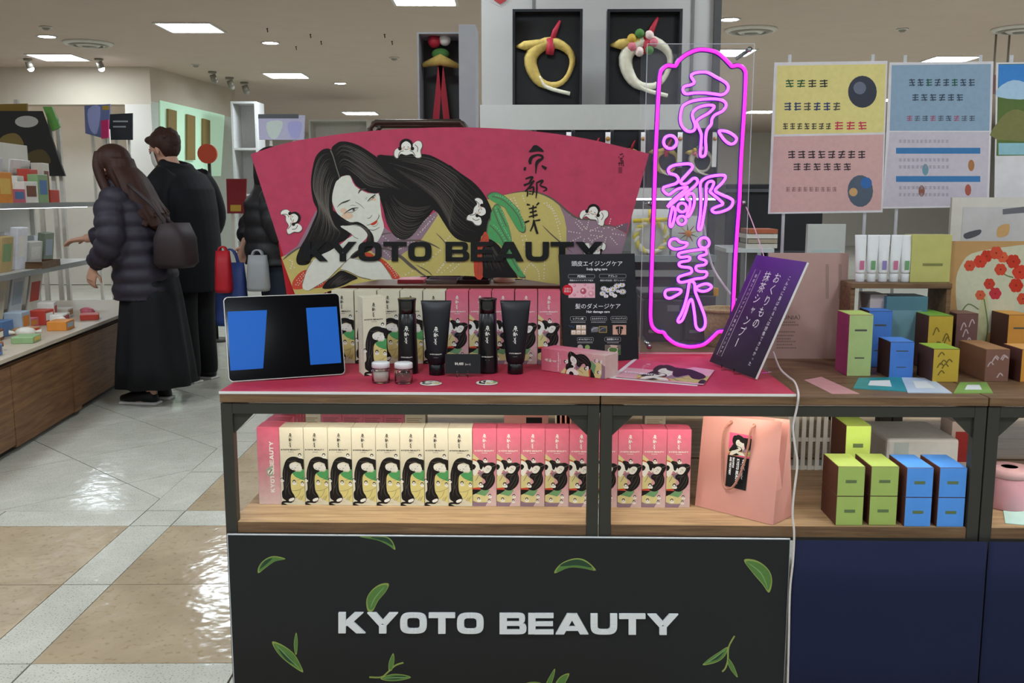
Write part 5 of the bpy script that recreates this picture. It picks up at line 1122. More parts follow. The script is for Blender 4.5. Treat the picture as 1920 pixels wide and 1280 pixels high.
# ------------------------------------------------------------------ paper bag
bBL = atZ(1303, 948, SZ); bBR = atZ(1449, 985, SZ); bd = (bBR - bBL).normalized(); bb = Vector((-bd.y, bd.x, 0)); BWd = (bBR - bBL).length
bup = (Vector((0, 0, 1)) + bb * .10).normalized(); bn = bd.cross(bup).normalized(); bm = planemap(bBL, bn)
tL = bm(1319, 776, 0); tR = bm(1467, 791, 0); dp = .095
zmax = WT - .021 - .03
M_BAG = mat('#cf9488', 0.7, var=0.04, scale=14, bump=0.03)
r = thing('paper_bag', 'salmon pink paper gift bag with rope handles on the lower shelf', 'paper bag', (bBL + bBR) / 2 + bb * .05)
kL = bBL + bb * dp; kR = bBR + bb * dp; kTL = tL + bb * .035; kTR = tR + bb * .035
bt = Vector((0, 0, .001)); thk = .0006
mb = MB(); mb.prism([bBL + bt, bBR + bt, tR, tL], -bn * thk, M_BAG); mb.build('front_panel', r)
mb = MB(); mb.prism([kL + bt, kR + bt, kTR, kTL], -bn * thk, M_BAG); mb.build('back_panel', r)
for s_, p0_, p1_, t0_, t1_ in ((1, bBR, kR, tR, kTR), (-1, bBL, kL, tL, kTL)):
    mb = MB(); ins = -bd * s_; h_ = .33
    m0 = (p0_ + p1_) / 2 + bt; f0 = p0_.lerp(t0_, h_); f1 = p1_.lerp(t1_, h_); fm_ = (f0 + f1) / 2 + ins * .004; tm_ = (t0_ + t1_) / 2 + ins * .03
    mb.add([p0_ + bt, p1_ + bt, f1, f0, fm_, tm_, t0_, t1_, m0], [(0, 8, 4, 3), (8, 1, 2, 4), (3, 4, 5, 6), (4, 2, 7, 5)], M_BAG); mb.build('side_gusset', r)
mb = MB(); mb.add([bBL + bt, bBR + bt, kR + bt, kL + bt], [(0, 1, 2, 3)], M_BAG); mb.build('base_panel', r)
M_ROPE = mat('#b07a68', 0.8, var=0.2, scale=400, bump=.4)
P = [bm(x, y, l) for x, y, l in crv([(1373, 791, -.004), (1371.5, 792, .003), (1365, 800, .010), (1359, 820, .009), (1357, 860, .007), (1357, 895, .007), (1361, 911, .009), (1369, 915.5, .011), (1380, 910, .012), (1391, 890, .011), (1401, 860, .010), (1408, 830, .011), (1411, 812, .012), (1413, 802, .010), (1415, 798, .003), (1415, 797, -.004)], 4)]
MB().tube(P, .0028, M_ROPE, 8).build('rope_handle', r)
mb = MB()
for x, y in ((1371.5, 791), (1414.5, 797)):
    c = bm(x, y, .0006); mb = MB(); mb.tube([c, c + bn * .0008], .0042, mat('#8d5a4c', .6), 12); mb.build('eyelet', r)
lTL, lTR, lBR, lBL = (1369, 809.7), (1410.5, 817), (1398.8, 919.6), (1360.5, 910)
def lm(s_, t, l):
    x = (lTL[0] * (1 - s_) + lTR[0] * s_) * (1 - t) + (lBL[0] * (1 - s_) + lBR[0] * s_) * t; y = (lTL[1] * (1 - s_) + lTR[1] * s_) * (1 - t) + (lBL[1] * (1 - s_) + lBR[1] * s_) * t
    return bm(x, y, l + .0008)
a = Art(lm, rectclip(0, 0, 1, .42), .00004); a.rect(0, 0, 1, .42, ink('#d8577f'), 0); a.pre = lambda x, y: ((x - 548) / 240, (y - 250) / 295 * .42); woman_art(a, False); a.pre = None
a.clip = rectclip(0, 0, 1, 1); a.rect(0, .42, 1, 1, mat('#111213', .4, var=0), 26)
wide_text(a, 'KYOTO BEAUTY', 0, 1, 0, 1, KW, 30, M=lambda x, y: (.44 - y * .12, .46 + x * .46)); wide_text(a, 'SHAMPOO', 0, 1, 0, 1, KW, 30, M=lambda x, y: (.24 - y * .09, .45 + x * .19)); wide_text(a, 'AND TREATMENT', 0, 1, 0, 1, KW, 30, M=lambda x, y: (.11 - y * .09, .45 + x * .33))
brush(a, 0, 0, 1, KW, 30, M=lambda x, y: (.74 + x * .75, .45 + y * .37), fat=.45)
a.build('printed_label', r)
# ------------------------------------------------------------------ behind the fan: riser, rail, trays
BCY = Y0 + DEP + .006
rz = atY(850, 535, 2.905).z
rx0 = atY(600, 535, 2.905).x; rx1 = atY(1075, 535, 2.905).x
r = thing('riser_shelf', 'oak riser shelf seen under the arch of the fan sign', 'shelf', ((rx0 + rx1) / 2, 3.0, WT))
MB().bx(rx0, rx1, 2.905, 3.12, rz - .018, rz, M_OAKX).build('board', r, bevel=.002)
for x in (rx0 + .02, rx1 - .04):
    MB().bx(x, x + .02, 2.91, 3.11, WT, rz - .018, M_OAKX).build('side', r)
def slab(px0, px1, Y, Z, dep, h, material, name, label, cat, group=None, lip=False):
    a_ = atY(px0, 520, Y).x; b_ = atY(px1, 520, Y).x; mb = MB()
    if lip:
        mb.bx(a_, b_, Y, Y + dep, Z, Z + .002, material)
        for q in ((a_, a_ + .004, Y, Y + dep), (b_ - .004, b_, Y, Y + dep), (a_, b_, Y, Y + .004), (a_, b_, Y + dep - .004, Y + dep)): mb.bx(*q, Z, Z + h, material)
    else: mb.bx(a_, b_, Y, Y + dep, Z, Z + h, material)
    return solo(mb, name, label, cat, group, bevel=.001)
slab(745, 794, 2.97, rz, .1, .012, mat('#c9707c', .5), 'packet', 'flat pink packet on the riser shelf', 'packet')
slab(799, 857, 2.95, rz, .12, .013, mat('#8f9498', .25, metal=.8, var=.02), 'tray', 'silver metal tray on the riser shelf', 'tray', lip=True)
slab(860, 917, 2.95, rz, .12, .013, mat('#2b2b2a', .5), 'tray', 'black tray on the riser shelf', 'tray', lip=True)
c_ = atY(945, 522, 3.02); solo(MB().lathe([(0, 0), (.032, 0), (.034, .004), (.034, .018), (.03, .022), (0, .022)], mat('#cfc3a8', .5), (c_.x, 3.02, rz), 20), 'tin', 'cream round tin on the riser shelf', 'tin')
# red board peeking out left of and under the fan
ra = atY(531, 470, 2.875); rb = atY(611, 560, 2.875)
mb = MB(); mb.prism([atY(522, 455, 2.87), atY(611, 470, 2.87), Vector((rb.x, 2.87, TZ)), Vector((atY(553, 600, 2.87).x, 2.87, TZ))], (0, .004, 0), mat('#b3101f', .5, var=.03))
solo(mb, 'red_board', 'bright red board showing behind the left edge of the fan sign', 'board')
# bronze pipe rail
M_BRZ = mat('#4a3e36', .35, metal=.6, var=.03)
RY = 3.145
def pt(x, y, Y): return atY(x, y, Y)
tz_ = atY(780, 229, RY).z; xl_ = atY(693, 229, RY).x; xr_ = atY(874, 229, RY).x
r = thing('pipe_rail', 'bronze pipe rail rising just above the top of the fan sign', 'rail', ((xl_ + xr_) / 2, RY + .12, WT))
for yy in (RY, RY + .13):
    MB().tube(crv([(xl_, yy, WT), (xl_, yy, tz_ - .02), (xl_ + .02, yy, tz_), (xr_ - .02, yy, tz_), (xr_, yy, tz_ - .02), (xr_, yy, WT)], 1), .010, M_BRZ, 10).build('frame', r)
for x in (xl_ + .012, xr_ - .012): MB().tube([(x, RY, tz_ - .004), (x, RY + .13, tz_ - .004)], .008, M_BRZ, 8).build('cross_bar', r)
# ------------------------------------------------------------------ grey display wall with New Year wreaths
GY = 4.55; GB = 4.95
gx0 = atY(903, 100, GB).x; gx1 = atY(1336, 100, GB).x
M_GREY = mat('#aaa7a2', .7, var=.03, scale=5); M_FASC = mat('#c4c5c0', .6, var=.02)
r = thing('display_wall', 'tall grey shelving wall with black framed wreath boxes behind the neon sign', 'shelving', ((gx0 + gx1) / 2, GB, 0))
MB().bx(gx0, gx1, GB, GB + .06, 0, CEIL - .01, M_GREY).build('back_panel', r)
MB().bx(gx1, gx1 + .035, GB - .02, GB + .08, 0, CEIL - .01, mat('#3f3d3c', .5)).build('dark_edge_trim', r)
for pxs in (1000, 1298):
    x = atY(pxs, 100, GB - .004).x; MB().bx(x - .006, x + .006, GB - .006, GB, .4, CEIL - .02, mat('#6b6967', .5)).build('slot_strip', r)
sx0 = atY(900, 200, GY).x; sx1 = atY(1298, 200, GY).x
zA = atY(1100, 196, GY).z; zA2 = atY(1100, 243, GY).z
MB().bx(sx0, sx1, GY, GB, zA - .02, zA, M_FASC).build('upper_shelf', r); MB().bx(sx0, sx1, GY, GY + .02, zA2, zA - .02, M_FASC).build('light_valance', r)
zB = atY(1250, 352, GY).z; zC = atY(1250, 479, GY).z
sx2 = atY(1345, 400, GY).x
MB().bx(sx0, sx2, GY, GB, zB - .045, zB, M_FASC).build('middle_shelf', r)
MB().bx(sx0, sx2, GY, GB, zC - .03, zC, mat('#7f8684', .2, var=.02)).build('glass_shelf', r)
MB().bx(sx0, sx2, GY + .02, GY + .05, zC - .10, zC - .07, mat('#8b8a88', .5)).build('rail', r)
MB().bx(sx0, sx2, GY + .1, GB, .05, zC - .12, mat('#343236', .5, var=.04)).build('drawer_cabinet', r)
M_LAMPB = mat('#eaf2ff', .5, var=0, emit=5.0)
MB().bx(sx0 + .02, sx1, GY + .03, GY + .045, zA2 + .004, zA2 + .012, M_LAMPB).build('shelf_lamp', r); MB().bx(sx0 + .02, sx2, GY + .03, GY + .045, zB - .056, zB - .047, M_LAMPB).build('shelf_lamp', r)
M_STRAW = mat('#c9ad5e', .8, var=.15, scale=60); M_STRAWP = mat('#d9d3bd', .8, var=.1, scale=60); M_RIBR = mat('#a82436', .6, var=.06); M_RIBG = mat('#4a7a3c', .7)
def wreath_box(px0, px1, py0, py1, Y, lb, kind, zbase=None, tagc=True):
    a_ = atY(px0, py0, Y); b_ = atY(px1, py1, Y); z0 = zbase if zbase is not None else b_.z; w_, h_ = b_.x - a_.x, a_.z - z0; d_ = .07
    o_ = Vector(((a_.x + b_.x) / 2, Y, z0)); r = thing('wreath_box', lb, 'gift box', o_, group='black wreath boxes')
    t = min(w_, h_) * .03 + .002; mb = MB(); K = mat('#191a1e', .35, var=.03)
    mb.bx(-w_ / 2, w_ / 2, d_ - .004, d_, 0, h_, K)
    for q in ((-w_ / 2, -w_ / 2 + t, 0, h_), (w_ / 2 - t, w_ / 2, 0, h_), (-w_ / 2 + t, w_ / 2 - t, 0, t), (-w_ / 2 + t, w_ / 2 - t, h_ - t, h_)): mb.bx(q[0], q[1], 0, d_ - .004, q[2], q[3], K)
    mb.build('case', r, local=True)
    R = min(w_ * .30, h_ * .26); cz = h_ * .45; cx = w_ * .06
    ring = [(cx + R * math.cos(t_) * (1 + .06 * math.sin(3 * t_)), d_ * .45, cz + R * math.sin(t_)) for t_ in [2 * math.pi * k / 24 for k in range(24)]]
    MB().tube(ring, [R * (.22 + .10 * math.sin(k * 2 * math.pi / 24 - 1)) for k in range(24)], M_STRAW if kind % 2 == 0 else M_STRAWP, 8, True).build('straw_ring', r, local=True)
    MB().tube([(cx - R * .1, d_ * .3, cz + R * 1.15), (cx - R * .05, d_ * .2, cz + R * .7), (cx - R * .1, d_ * .3, cz + R * .45)], R * .2, M_RIBR, 8).build('red_cord', r, local=True)
    mb = MB(); mb.tube([(cx - R * .1, d_ * .35, cz + R), (cx - R * 1.3, d_ * .3, cz + R * .85), (cx - R * 1.7, d_ * .3, cz + R * .8)], [R * .2, R * .22, R * .05], M_STRAW, 8); mb.build('straw_bundle', r, local=True)
    mb = MB(); mb.tube([(cx, d_ * .35, cz + R), (cx + R * .15, d_ * .3, cz + R * 1.5), (cx + R * .4, d_ * .3, cz + R * 2.0)], [R * .12, R * .13, R * .06], M_RIBR, 8); mb.build('ribbon', r, local=True)
    if kind == 1:
        for k in range(7):
            t_ = 2 * math.pi * k / 7; MB().ball((cx - R * .3 + R * .5 * math.cos(t_), d_ * .15, cz + R * .9 + R * .4 * math.sin(t_)), R * .22, [mat('#c96a78', .6), mat('#e0c8c0', .6), M_RIBG, mat('#c4a03c', .6)][k % 4], 8, 6).build('blossom', r, local=True)
    MB().tube(crv([(cx - R * .6, d_ * .3, cz - R * .6), (cx - R * .2, d_ * .25, cz - R * 1.1), (cx + R * .9, d_ * .25, cz - R * 1.4)], 4), R * .09, M_STRAWP, 6).build('tassel', r, local=True)
    if tagc:
        mb = MB(); mb.bx(w_ * .33, w_ * .46, -.003, -.001, h_ * .35, h_ * .93, M_WHITE); tg_ = mb.build('paper_tag', r, local=True)
        mb = MB(); mb.tube([(w_ * .395, -.005, h_ * .82), (w_ * .395, -.003, h_ * .82)], w_ * .06, mat('#a8763a', .6), 12); mb.build('seal', r, local=True, under=tg_)
wreath_box(961, 1091, 17, 194, GY + .12, 'large black box with a golden straw wreath on the upper shelf', 0, zA, False)
wreath_box(1139, 1276, 17, 196, GY + .12, 'large black box with a flowered wreath beside the top of the neon sign', 1, zA, False)
for i, (a_, b_) in enumerate(((1003, 1073), (1075, 1146), (1148, 1211), (1214, 1280), (1283, 1344))):
    wreath_box(a_, b_, 240, 352, GY + .06, 'small black wreath box, %s from the left on the middle shelf' % ORD[i], i % 3, zB)
# grey box with red ribbon ornament
UY = 3.30
r = thing('ornament_box', 'tall grey open box holding a straw ornament with long red ribbons', 'display box', (atY(838, 225, UY).x, UY, WT))
ua = atY(785, 60, UY); ub = atY(862, 230, UY); dx_ = .14
M_GB = mat('#a9adb1', .6, var=.03)
z0 = WT
MB().bx(ua.x, ub.x, UY + dx_, UY + dx_ + .006, z0, ua.z, mat('#4c4c4a', .7)).build('back', r)
MB().bx(ua.x - .006, ua.x, UY, UY + dx_, z0, ua.z, M_GB).build('side', r); MB().bx(ub.x, ub.x + .055, UY - .02, UY + dx_, z0, ua.z + .02, M_GB).build('side', r)
MB().bx(ua.x, ub.x, UY, UY + dx_, ua.z - .006, ua.z, M_GB).build('top', r)
cx = (ua.x + ub.x) / 2; zc_ = atY(830, 120, UY).z
mb = MB(); mb.tube([(cx - .06, UY + .06, zc_ + .005), (cx, UY + .04, zc_ + .02), (cx + .06, UY + .06, zc_)], [.008, .02, .008], M_STRAW, 10); mb.build('straw_bow', r)
MB().ball((cx - .02, UY + .05, zc_ + .08), .022, M_RIBR).build('red_knot', r); MB().ball((cx + .015, UY + .05, zc_ + .085), .02, M_WHITE).build('white_knot', r); MB().ball((cx, UY + .05, zc_ + .04), (.03, .02, .018), M_RIBG).build('green_sprig', r)
for s in (-1, 1): MB().prism([(cx - .008, UY + .05, zc_ + .01), (cx + .008, UY + .05, zc_ + .01), (cx + .014 + s * .034, UY + .05, zc_ - .34), (cx - .014 + s * .034, UY + .05, zc_ - .34)], (0, .003, 0), M_RIBR).build('ribbon', r)
# ring wreath on a white card, and a small orange one, on the glass shelf
def card_wreath(px0, px1, py0, py1, lb, orange):
    Y = GY + .08; a_ = atY(px0, py0, Y); b_ = atY(px1, py1, Y); o_ = Vector(((a_.x + b_.x) / 2, Y, zC)); w_ = b_.x - a_.x; h_ = a_.z - zC
    r = thing('wreath', lb, 'wreath', o_, group='wreaths on the glass shelf')
    MB().bx(-w_ / 2, w_ / 2, .03, .036, 0, h_, mat('#cfd0cc', .7)).build('white_card', r, local=True)
    R = w_ * (.40 if not orange else .22); cz = R * 1.15 if not orange else h_ * .55
    if not orange:
        N = 28; ring = [(R * math.cos(2 * math.pi * k / N), 0, cz + R * math.sin(2 * math.pi * k / N)) for k in range(N)]
        for j, m_ in enumerate((mat('#d8c85a', .7, var=.1), mat('#dedacb', .7))):
            P = [(p[0] + .12 * R * math.cos(5 * k * .45 + j * math.pi) * math.cos(2 * math.pi * k / N), .12 * R * math.sin(5 * k * .45 + j * math.pi), p[2] + .12 * R * math.cos(5 * k * .45 + j * math.pi) * math.sin(2 * math.pi * k / N)) for k, p in enumerate(ring)]
            MB().tube(P, R * .13, m_, 8, True).build('twisted_rope', r, local=True)
        MB().tube([(-R * 1.2, 0, cz + R * 1.05), (0, -.01, cz + R * 1.1), (R * 1.2, 0, cz + R * 1.15)], [R * .12, R * .16, R * .12], mat('#d8c23a', .6), 8).build('yellow_bow', r, local=True)
        MB().tube([(-R * .1, 0, cz + R * 1.1), (-R * .1, 0, cz + R * 1.8)], R * .12, mat('#d8b43a', .6), 8).build('bow_tail', r, local=True); MB().ball((0, -.012, cz + R * 1.1), R * .2, mat('#c8402a', .5)).build('red_knot', r, local=True)
    else:
        MB().ball((0, -.01, cz), R * .5, mat('#d98428', .5)).build('orange_fruit', r, local=True)
        for k in range(9):
            t_ = 2 * math.pi * k / 9 + .3; MB().tube([(0, 0, cz), (R * 1.5 * math.cos(t_), -.005, cz + R * 1.3 * math.sin(t_))], [R * .12, R * .04], (M_STRAW, M_RIBR, mat('#5a6a3c', .7))[k % 3], 6).build('sprig', r, local=True)
card_wreath(1186, 1256, 392, 478, 'ring wreath of white and yellow rope with a yellow bow', False); card_wreath(1262, 1318, 405, 478, 'small wreath with an orange fruit beside the ring wreath', True)
# dark plastic crates in front of the drawers
def crate(px0, px1, py0, Y, lb, m_, zb=None):
    a_ = atY(px0, py0, Y); b_ = atY(px1, py0, Y); zb = WT if zb is None else zb; d_ = .2; r = thing('storage_case', lb, 'case', ((a_.x + b_.x) / 2, Y, zb))
    MB().bx(a_.x, b_.x, Y, Y + d_, zb, a_.z - .02, m_).build('body', r, bevel=.008); MB().bx(a_.x - .004, b_.x + .004, Y - .004, Y + d_, a_.z - .02, a_.z, m_).build('lid', r, bevel=.004)
    w_ = b_.x - a_.x
    MB().bx(a_.x + w_ * .15, a_.x + w_ * .5, Y - .003, Y - .0005, zb + .03, zb + .04, mat('#8b8b8d', .4)).build('label_strip', r); MB().bx(a_.x + w_ * .6, a_.x + w_ * .9, Y - .003, Y - .0005, zb + .10, zb + .12, mat('#6f6f72', .4)).build('latch', r)
crate(1206, 1282, 548, 3.12, 'dark grey storage case behind the lower left of the neon sign', mat('#3a383b', .4)); crate(1286, 1344, 540, 3.12, 'dark grey storage case behind the lower right of the neon sign', mat('#323034', .4))
# wicker basket
bz = atY(1357, 580, 3.05); r = thing('wicker_basket', 'small wicker basket beside the dark storage cases', 'basket', (bz.x, 3.05, WT))
MB().lathe([(.05, 0), (.055, .004), (.066, bz.z - WT), (.06, bz.z - WT), (.05, .008), (0, .008)], mat('#a8895c', .8, var=.25, scale=120, bump=.5), n=24).build('bowl', r, local=True)
MB().tube([(.066 * math.cos(k * math.pi / 12), .066 * math.sin(k * math.pi / 12), bz.z - WT) for k in range(24)], .006, mat('#b5986a', .8, var=.2, scale=120), 8, True).build('rim', r, local=True)
# dark cabinet and shelf far right of the neon sign
DY = 6.2
d0 = atY(1362, 345, DY); d1 = atY(1452, 420, DY)
r = thing('dark_cabinet', 'black cabinet in the background right of the neon sign', 'cabinet', ((d0.x + d1.x) / 2, DY, 0))
MB().bx(d0.x, d1.x + .3, DY, DY + .5, 0, d0.z, mat('#17181c', .5)).build('body', r, bevel=.005); MB().bx(d0.x, d1.x + .3, DY - .02, DY, d0.z - .05, d0.z - .03, mat('#4b4c50', .4)).build('edge_strip', r)
r = thing('low_shelf', 'low white shelf with a glass top right of the neon sign', 'shelf', atY(1400, 560, 5.0) * Vector((1, 1, 0)) if False else (atY(1400, 560, 5.0).x, 5.0, 0))
s0 = atY(1362, 466, 5.0); s1 = atY(1452, 466, 5.0)
MB().bx(s0.x, s1.x, 5.0, 5.4, s0.z - .02, s0.z, mat('#b9bdbb', .25)).build('top', r)
for x in (s0.x + .01, (s0.x * .35 + s1.x * .65), s1.x - .03): MB().bx(x, x + .02, 5.0, 5.4, 0, s0.z - .02, mat('#8d8d8d', .5)).build('upright', r)
for k in range(4):
    solo(MB().bx(s0.x + .11 + .01 * (k % 2), s0.x + .27, 5.05, 5.25, s0.z + .025 * k, s0.z + .025 * k + .022, mat(['#b9b4a8', '#9a8d78', '#c9c4ba', '#a5593c'][k], .6)), 'magazine', 'magazine, %s from the bottom in the pile on the low white shelf' % ORD[k], 'magazine', 'magazine pile')
# ------------------------------------------------------------------ posters on clear holders at the right
PYY = 3.02
def poster(corn, lb, paint, hooks=()):
    pm = planemap((0, PYY, 0), (0, -1, 0)); pts = [pm(x, y, 0) for x, y in corn]; lo = min(p.z for p in pts)
    r = thing('poster', lb, 'poster', (sum(p.x for p in pts) / 4, PYY, WT), group='posters on clear holders')
    MB().prism([p + Vector((0, .001, 0)) for p in pts], (0, .004, 0), M_ACR).build('clear_holder', r)
    MB().prism(pts, (0, .0008, 0), mat('#d6d2d4', .55)).build('paper', r)
    cx = [p.x for p in pts]
    for x in (min(cx) + .05, max(cx) - .05): MB().tube([(x, PYY + .012, WT), (x, PYY + .012, max(p.z for p in pts) + .02)], .005, mat('#c4c6c8', .3), 8).build('pole', r)
    a = Art(pm, None, .0001); paint(a); a.build('printed_artwork', r)
def blur_text(a, x0, x1, y, h, cols, seed=0, n=None):
    """unreadable dark character blocks"""
    rd = random.Random(seed); n = n or max(2, int((x1 - x0) / h)); w = (x1 - x0) / n
    for k in range(n):
        c = ink(cols[k % len(cols)]); cx = x0 + w * (k + .5)
        for j in range(3): a.stroke([(cx - w * .34, y - h * .3 + h * .3 * j), (cx + w * .34, y - h * .34 + h * .3 * j)], h * .13, c, 0, 3)
        a.stroke([(cx + rd.uniform(-.2, .2) * w, y - h * .45), (cx + rd.uniform(-.2, .2) * w, y + h * .4)], h * .14, c, 0, 3)
def paintA(a):
    a.fill([(1457, 123), (1661, 120), (1657, 248), (1452, 252)], ink('#dccf86'), 0, 1); a.fill([(1451, 256), (1657, 252), (1652, 394), (1444, 398)], ink('#cfa6a2'), 0, 1)
    blur_text(a, 1470, 1555, 157, 17, ['#2f5a38', '#2f5a38', '#3a3a30', '#2b2b2b'], 1, 4); blur_text(a, 1468, 1578, 200, 18, ['#33406a', '#33406a', '#55504a'], 2, 6); blur_text(a, 1466, 1560, 237, 14, ['#4a4638'], 3, 7); blur_text(a, 1562, 1628, 236, 18, ['#c23a52'], 4, 3)
    a.dot(1617, 172, 27, ink('#3b3e4a'), 24, 2, 30); a.dot(1612, 165, 12, ink('#6a6f80'), 14, 3)
    blur_text(a, 1475, 1625, 290, 17, ['#3b3034'], 5, 8); blur_text(a, 1485, 1598, 313, 16, ['#3b3034'], 6, 6); blur_text(a, 1472, 1570, 355, 10, ['#8d6a68'], 7, 9)
    a.dot(1613, 358, 24, ink('#55606e'), 18, 2, 30); a.dot(1624, 343, 11, ink('#3c6aa8'), 12, 3); a.dot(1600, 360, 8, ink('#c9a06a'), 12, 3)
def paintB(a):
    a.fill([(1672, 122), (1858, 120), (1855, 245), (1668, 245)], ink('#8ba3b8'), 0, 1); a.fill([(1668, 247), (1855, 247), (1850, 385), (1655, 388)], ink('#c4bcc6'), 0, 1)
    blur_text(a, 1702, 1830, 155, 16, ['#3c4a58', '#3c4a58', '#2c5a48'], 8, 8); blur_text(a, 1708, 1808, 183, 15, ['#3c4a58'], 9, 6); blur_text(a, 1698, 1830, 222, 12, ['#a0546a', '#55606a', '#4a5560'], 10, 9)
    for y in (283, 336): a.rect(1680, y - 6, 1838, y + 5, ink('#3f78ad'), 2)
    for y, s in ((265, 11), (300, 12), (313, 13), (352, 14), (365, 15)): blur_text(a, 1684, 1780, y, 7, ['#9a93a0'], s, 12)
    for x, y, c in ((1735, 318, '#6a93a0'), (1821, 310, '#a8744a'), (1728, 358, '#8d5a4a'), (1815, 356, '#a85a4a')): a.dot(x, y, 6, ink(c), 10, 3, 11)
def paintC(a):
    a.fill([(1872, 120), (2060, 118), (2058, 290), (1868, 292)], ink('#5a6f3a'), 0, 1); a.fill([(1872, 121), (2060, 119), (2060, 185), (1872, 180)], ink('#3f83c9'), 0, 2)
    a.fill([(1872, 165), (1900, 150), (1930, 160), (1930, 185), (1872, 182)], ink('#a9c6de'), 3, 3); a.fill([(1870, 230), (1900, 205), (1940, 215), (2050, 240), (2050, 262), (1870, 262)], ink('#7a7a4a'), 3, 3); a.rect(1872, 268, 2056, 290, ink('#8fbcc8'), 3)
poster([(1452, 117), (1664, 114), (1655, 398), (1440, 401)], 'poster with yellow upper half and pink lower half', paintA)
poster([(1668, 117), (1863, 115), (1854, 388), (1655, 391)], 'poster with blue upper half and pale lower half with two blue bars', paintB)
poster([(1868, 117), (2064, 115), (2060, 395), (1864, 397)], 'poster with a blue sky landscape cut by the right picture edge', paintC)
# ------------------------------------------------------------------ goods on the right counter
def print_rect(r, x0, x1, y, z0, z1, c, name='printed_panel'):
    MB().bx(x0, x1, y - .0006, y, z0, z1, ink(c)).build(name, r, local=True)
M_SIDE = mat('#5a3428', .6, var=.05)
def soap(xl, xr, yt, yb, Z, dep, face, side, lb, top=None, swirl=None, Yfix=None):
    p = atZ(xl, yb, Z) if Yfix is None else atY(xl, yb, Yfix); q = atY(xr, yb, p.y); t = atY((xl + xr) / 2, yt, p.y); w_ = q.x - p.x; h_ = t.z - Z
    r = thing('soap_box', lb, 'box', ((p.x + q.x) / 2, p.y, Z), group='colourful soap boxes')
    MB().bx(-w_ / 2, w_ / 2, 0, dep, 0, h_, mat(side, .6, var=.05)).build('carton', r, local=True, bevel=.0012, seg=1)
    MB().bx(-w_ / 2 + .0008, w_ / 2 - .0008, -.0007, -.0001, .001, h_ - .001, mat(face, .55, var=.08, scale=25)).build('printed_front', r, local=True)
    MB().bx(-w_ / 2 + .0008, w_ / 2 - .0008, .0008, dep - .001, h_ + .0001, h_ + .0007, mat(top or face, .55, var=.06)).build('printed_top', r, local=True)
    a = Art(lambda x, z, l: Vector((x, -.0009 - l, z)), None, .0001); rd = random.Random(int(xl))
    if swirl:
        for k in range(6): x = rd.uniform(-.35, .35) * w_; z = rd.uniform(.15, .85) * h_; a.stroke([(x - w_ * .12, z - h_ * .08), (x, z + h_ * .06), (x + w_ * .12, z - h_ * .02)], w_ * .05, ink(swirl), 4, 1)
    else:
        a.stroke([(-w_ * .25, h_ * .75), (w_ * .25, h_ * .75)], h_ * .03, ink('#4d4f48'), 0, 1); a.stroke([(-w_ * .2, h_ * .3), (w_ * .2, h_ * .3)], h_ * .02, ink('#4d4f48'), 0, 1)
    a.build('printed_marks', r, local=True)
    return r
soap(1587, 1632, 590, 705, WT, .10, '#a3b676', '#8d2f58', 'tall green fronted box with a magenta side', '#b7d070')
soap(1666, 1711, 641, 708, WT, .09, '#4577c4', '#3f2a26', 'blue box at the front between the green and the yellow boxes', '#4f86d6')
soap(1624, 1668, 583, 690, WT, .08, '#4577c4', '#3f2a26', 'taller blue box standing behind the front blue one', '#4f86d6', Yfix=2.66)
soap(1747, 1796, 654, 716, WT, .10, '#b89b36', '#4a2e26', 'yellow patterned box at the front with a brown side', '#8fae3c', '#6d5a24')
soap(1735, 1781, 592, 700, WT, .16, '#b89b36', '#55332a', 'taller yellow patterned box with a wide brown side', '#7db043', '#6d5a24', Yfix=2.62)
soap(1845, 1890, 655, 715, WT, .16, '#7a5548', '#6f4a34', 'long brown box with pale swirls at the front', '#9a7048', '#b9a2a0')
soap(1787, 1828, 588, 690, WT, .08, '#6b4a44', '#4f322a', 'small brown swirled box standing behind the long one', '#7a5548', '#b9a2a0', Yfix=2.66)
soap(1884, 1925, 590, 690, WT, .10, '#c98a38', '#55302a', 'orange fronted box behind the one cut by the picture edge', '#d59a48', Yfix=2.66)
soap(1912, 1965, 655, 716, WT, .10, '#cf8d36', '#55302a', 'orange box cut by the right picture edge', '#d09a52')
# pale card behind the purple sign
cy_ = 2.80; qa = atY(1442, 474, cy_); qb = atY(1592, 474, cy_)
r = thing('card_stand', 'large dusty pink text card standing behind the purple sign', 'card', ((qa.x + qb.x) / 2, cy_, WT))
MB().bx(qa.x, qb.x, cy_, cy_ + .003, WT, qa.z, mat('#b39189', .5, var=.03)).build('card', r); MB().bx(qa.x - .004, qb.x + .004, cy_ + .0035, cy_ + .006, WT, qa.z + .006, M_ACR).build('clear_holder', r)
a = Art(planemap((0, cy_, 0), (0, -1, 0)), None, .0001); a.text('VONIA）', 1500, 598.5, 10.5, ink('#4d403c'), 'r', 1, sx=1.12)
a.build('heading_lettering', r); a = Art(a.mapf, None, .0001)
rd = random.Random(4)
for y in (604, 609, 622, 629, 635, 640, 646, 652):
    x = 1456
    while x < 1486 + rd.uniform(-6, 14): w_ = rd.uniform(2, 4); a.rect(x, y - 1.3, x + w_, y + 1.2, ink('#8a6f68'), 1); x += w_ + .8
a.build('small_lettering', r)
for x in (1548, 1572): a = Art(a.mapf, None, .0001); a.rect(x, 495, x + 6, 560, ink('#9a7f77'), 1); a.build('vertical_lettering', r)
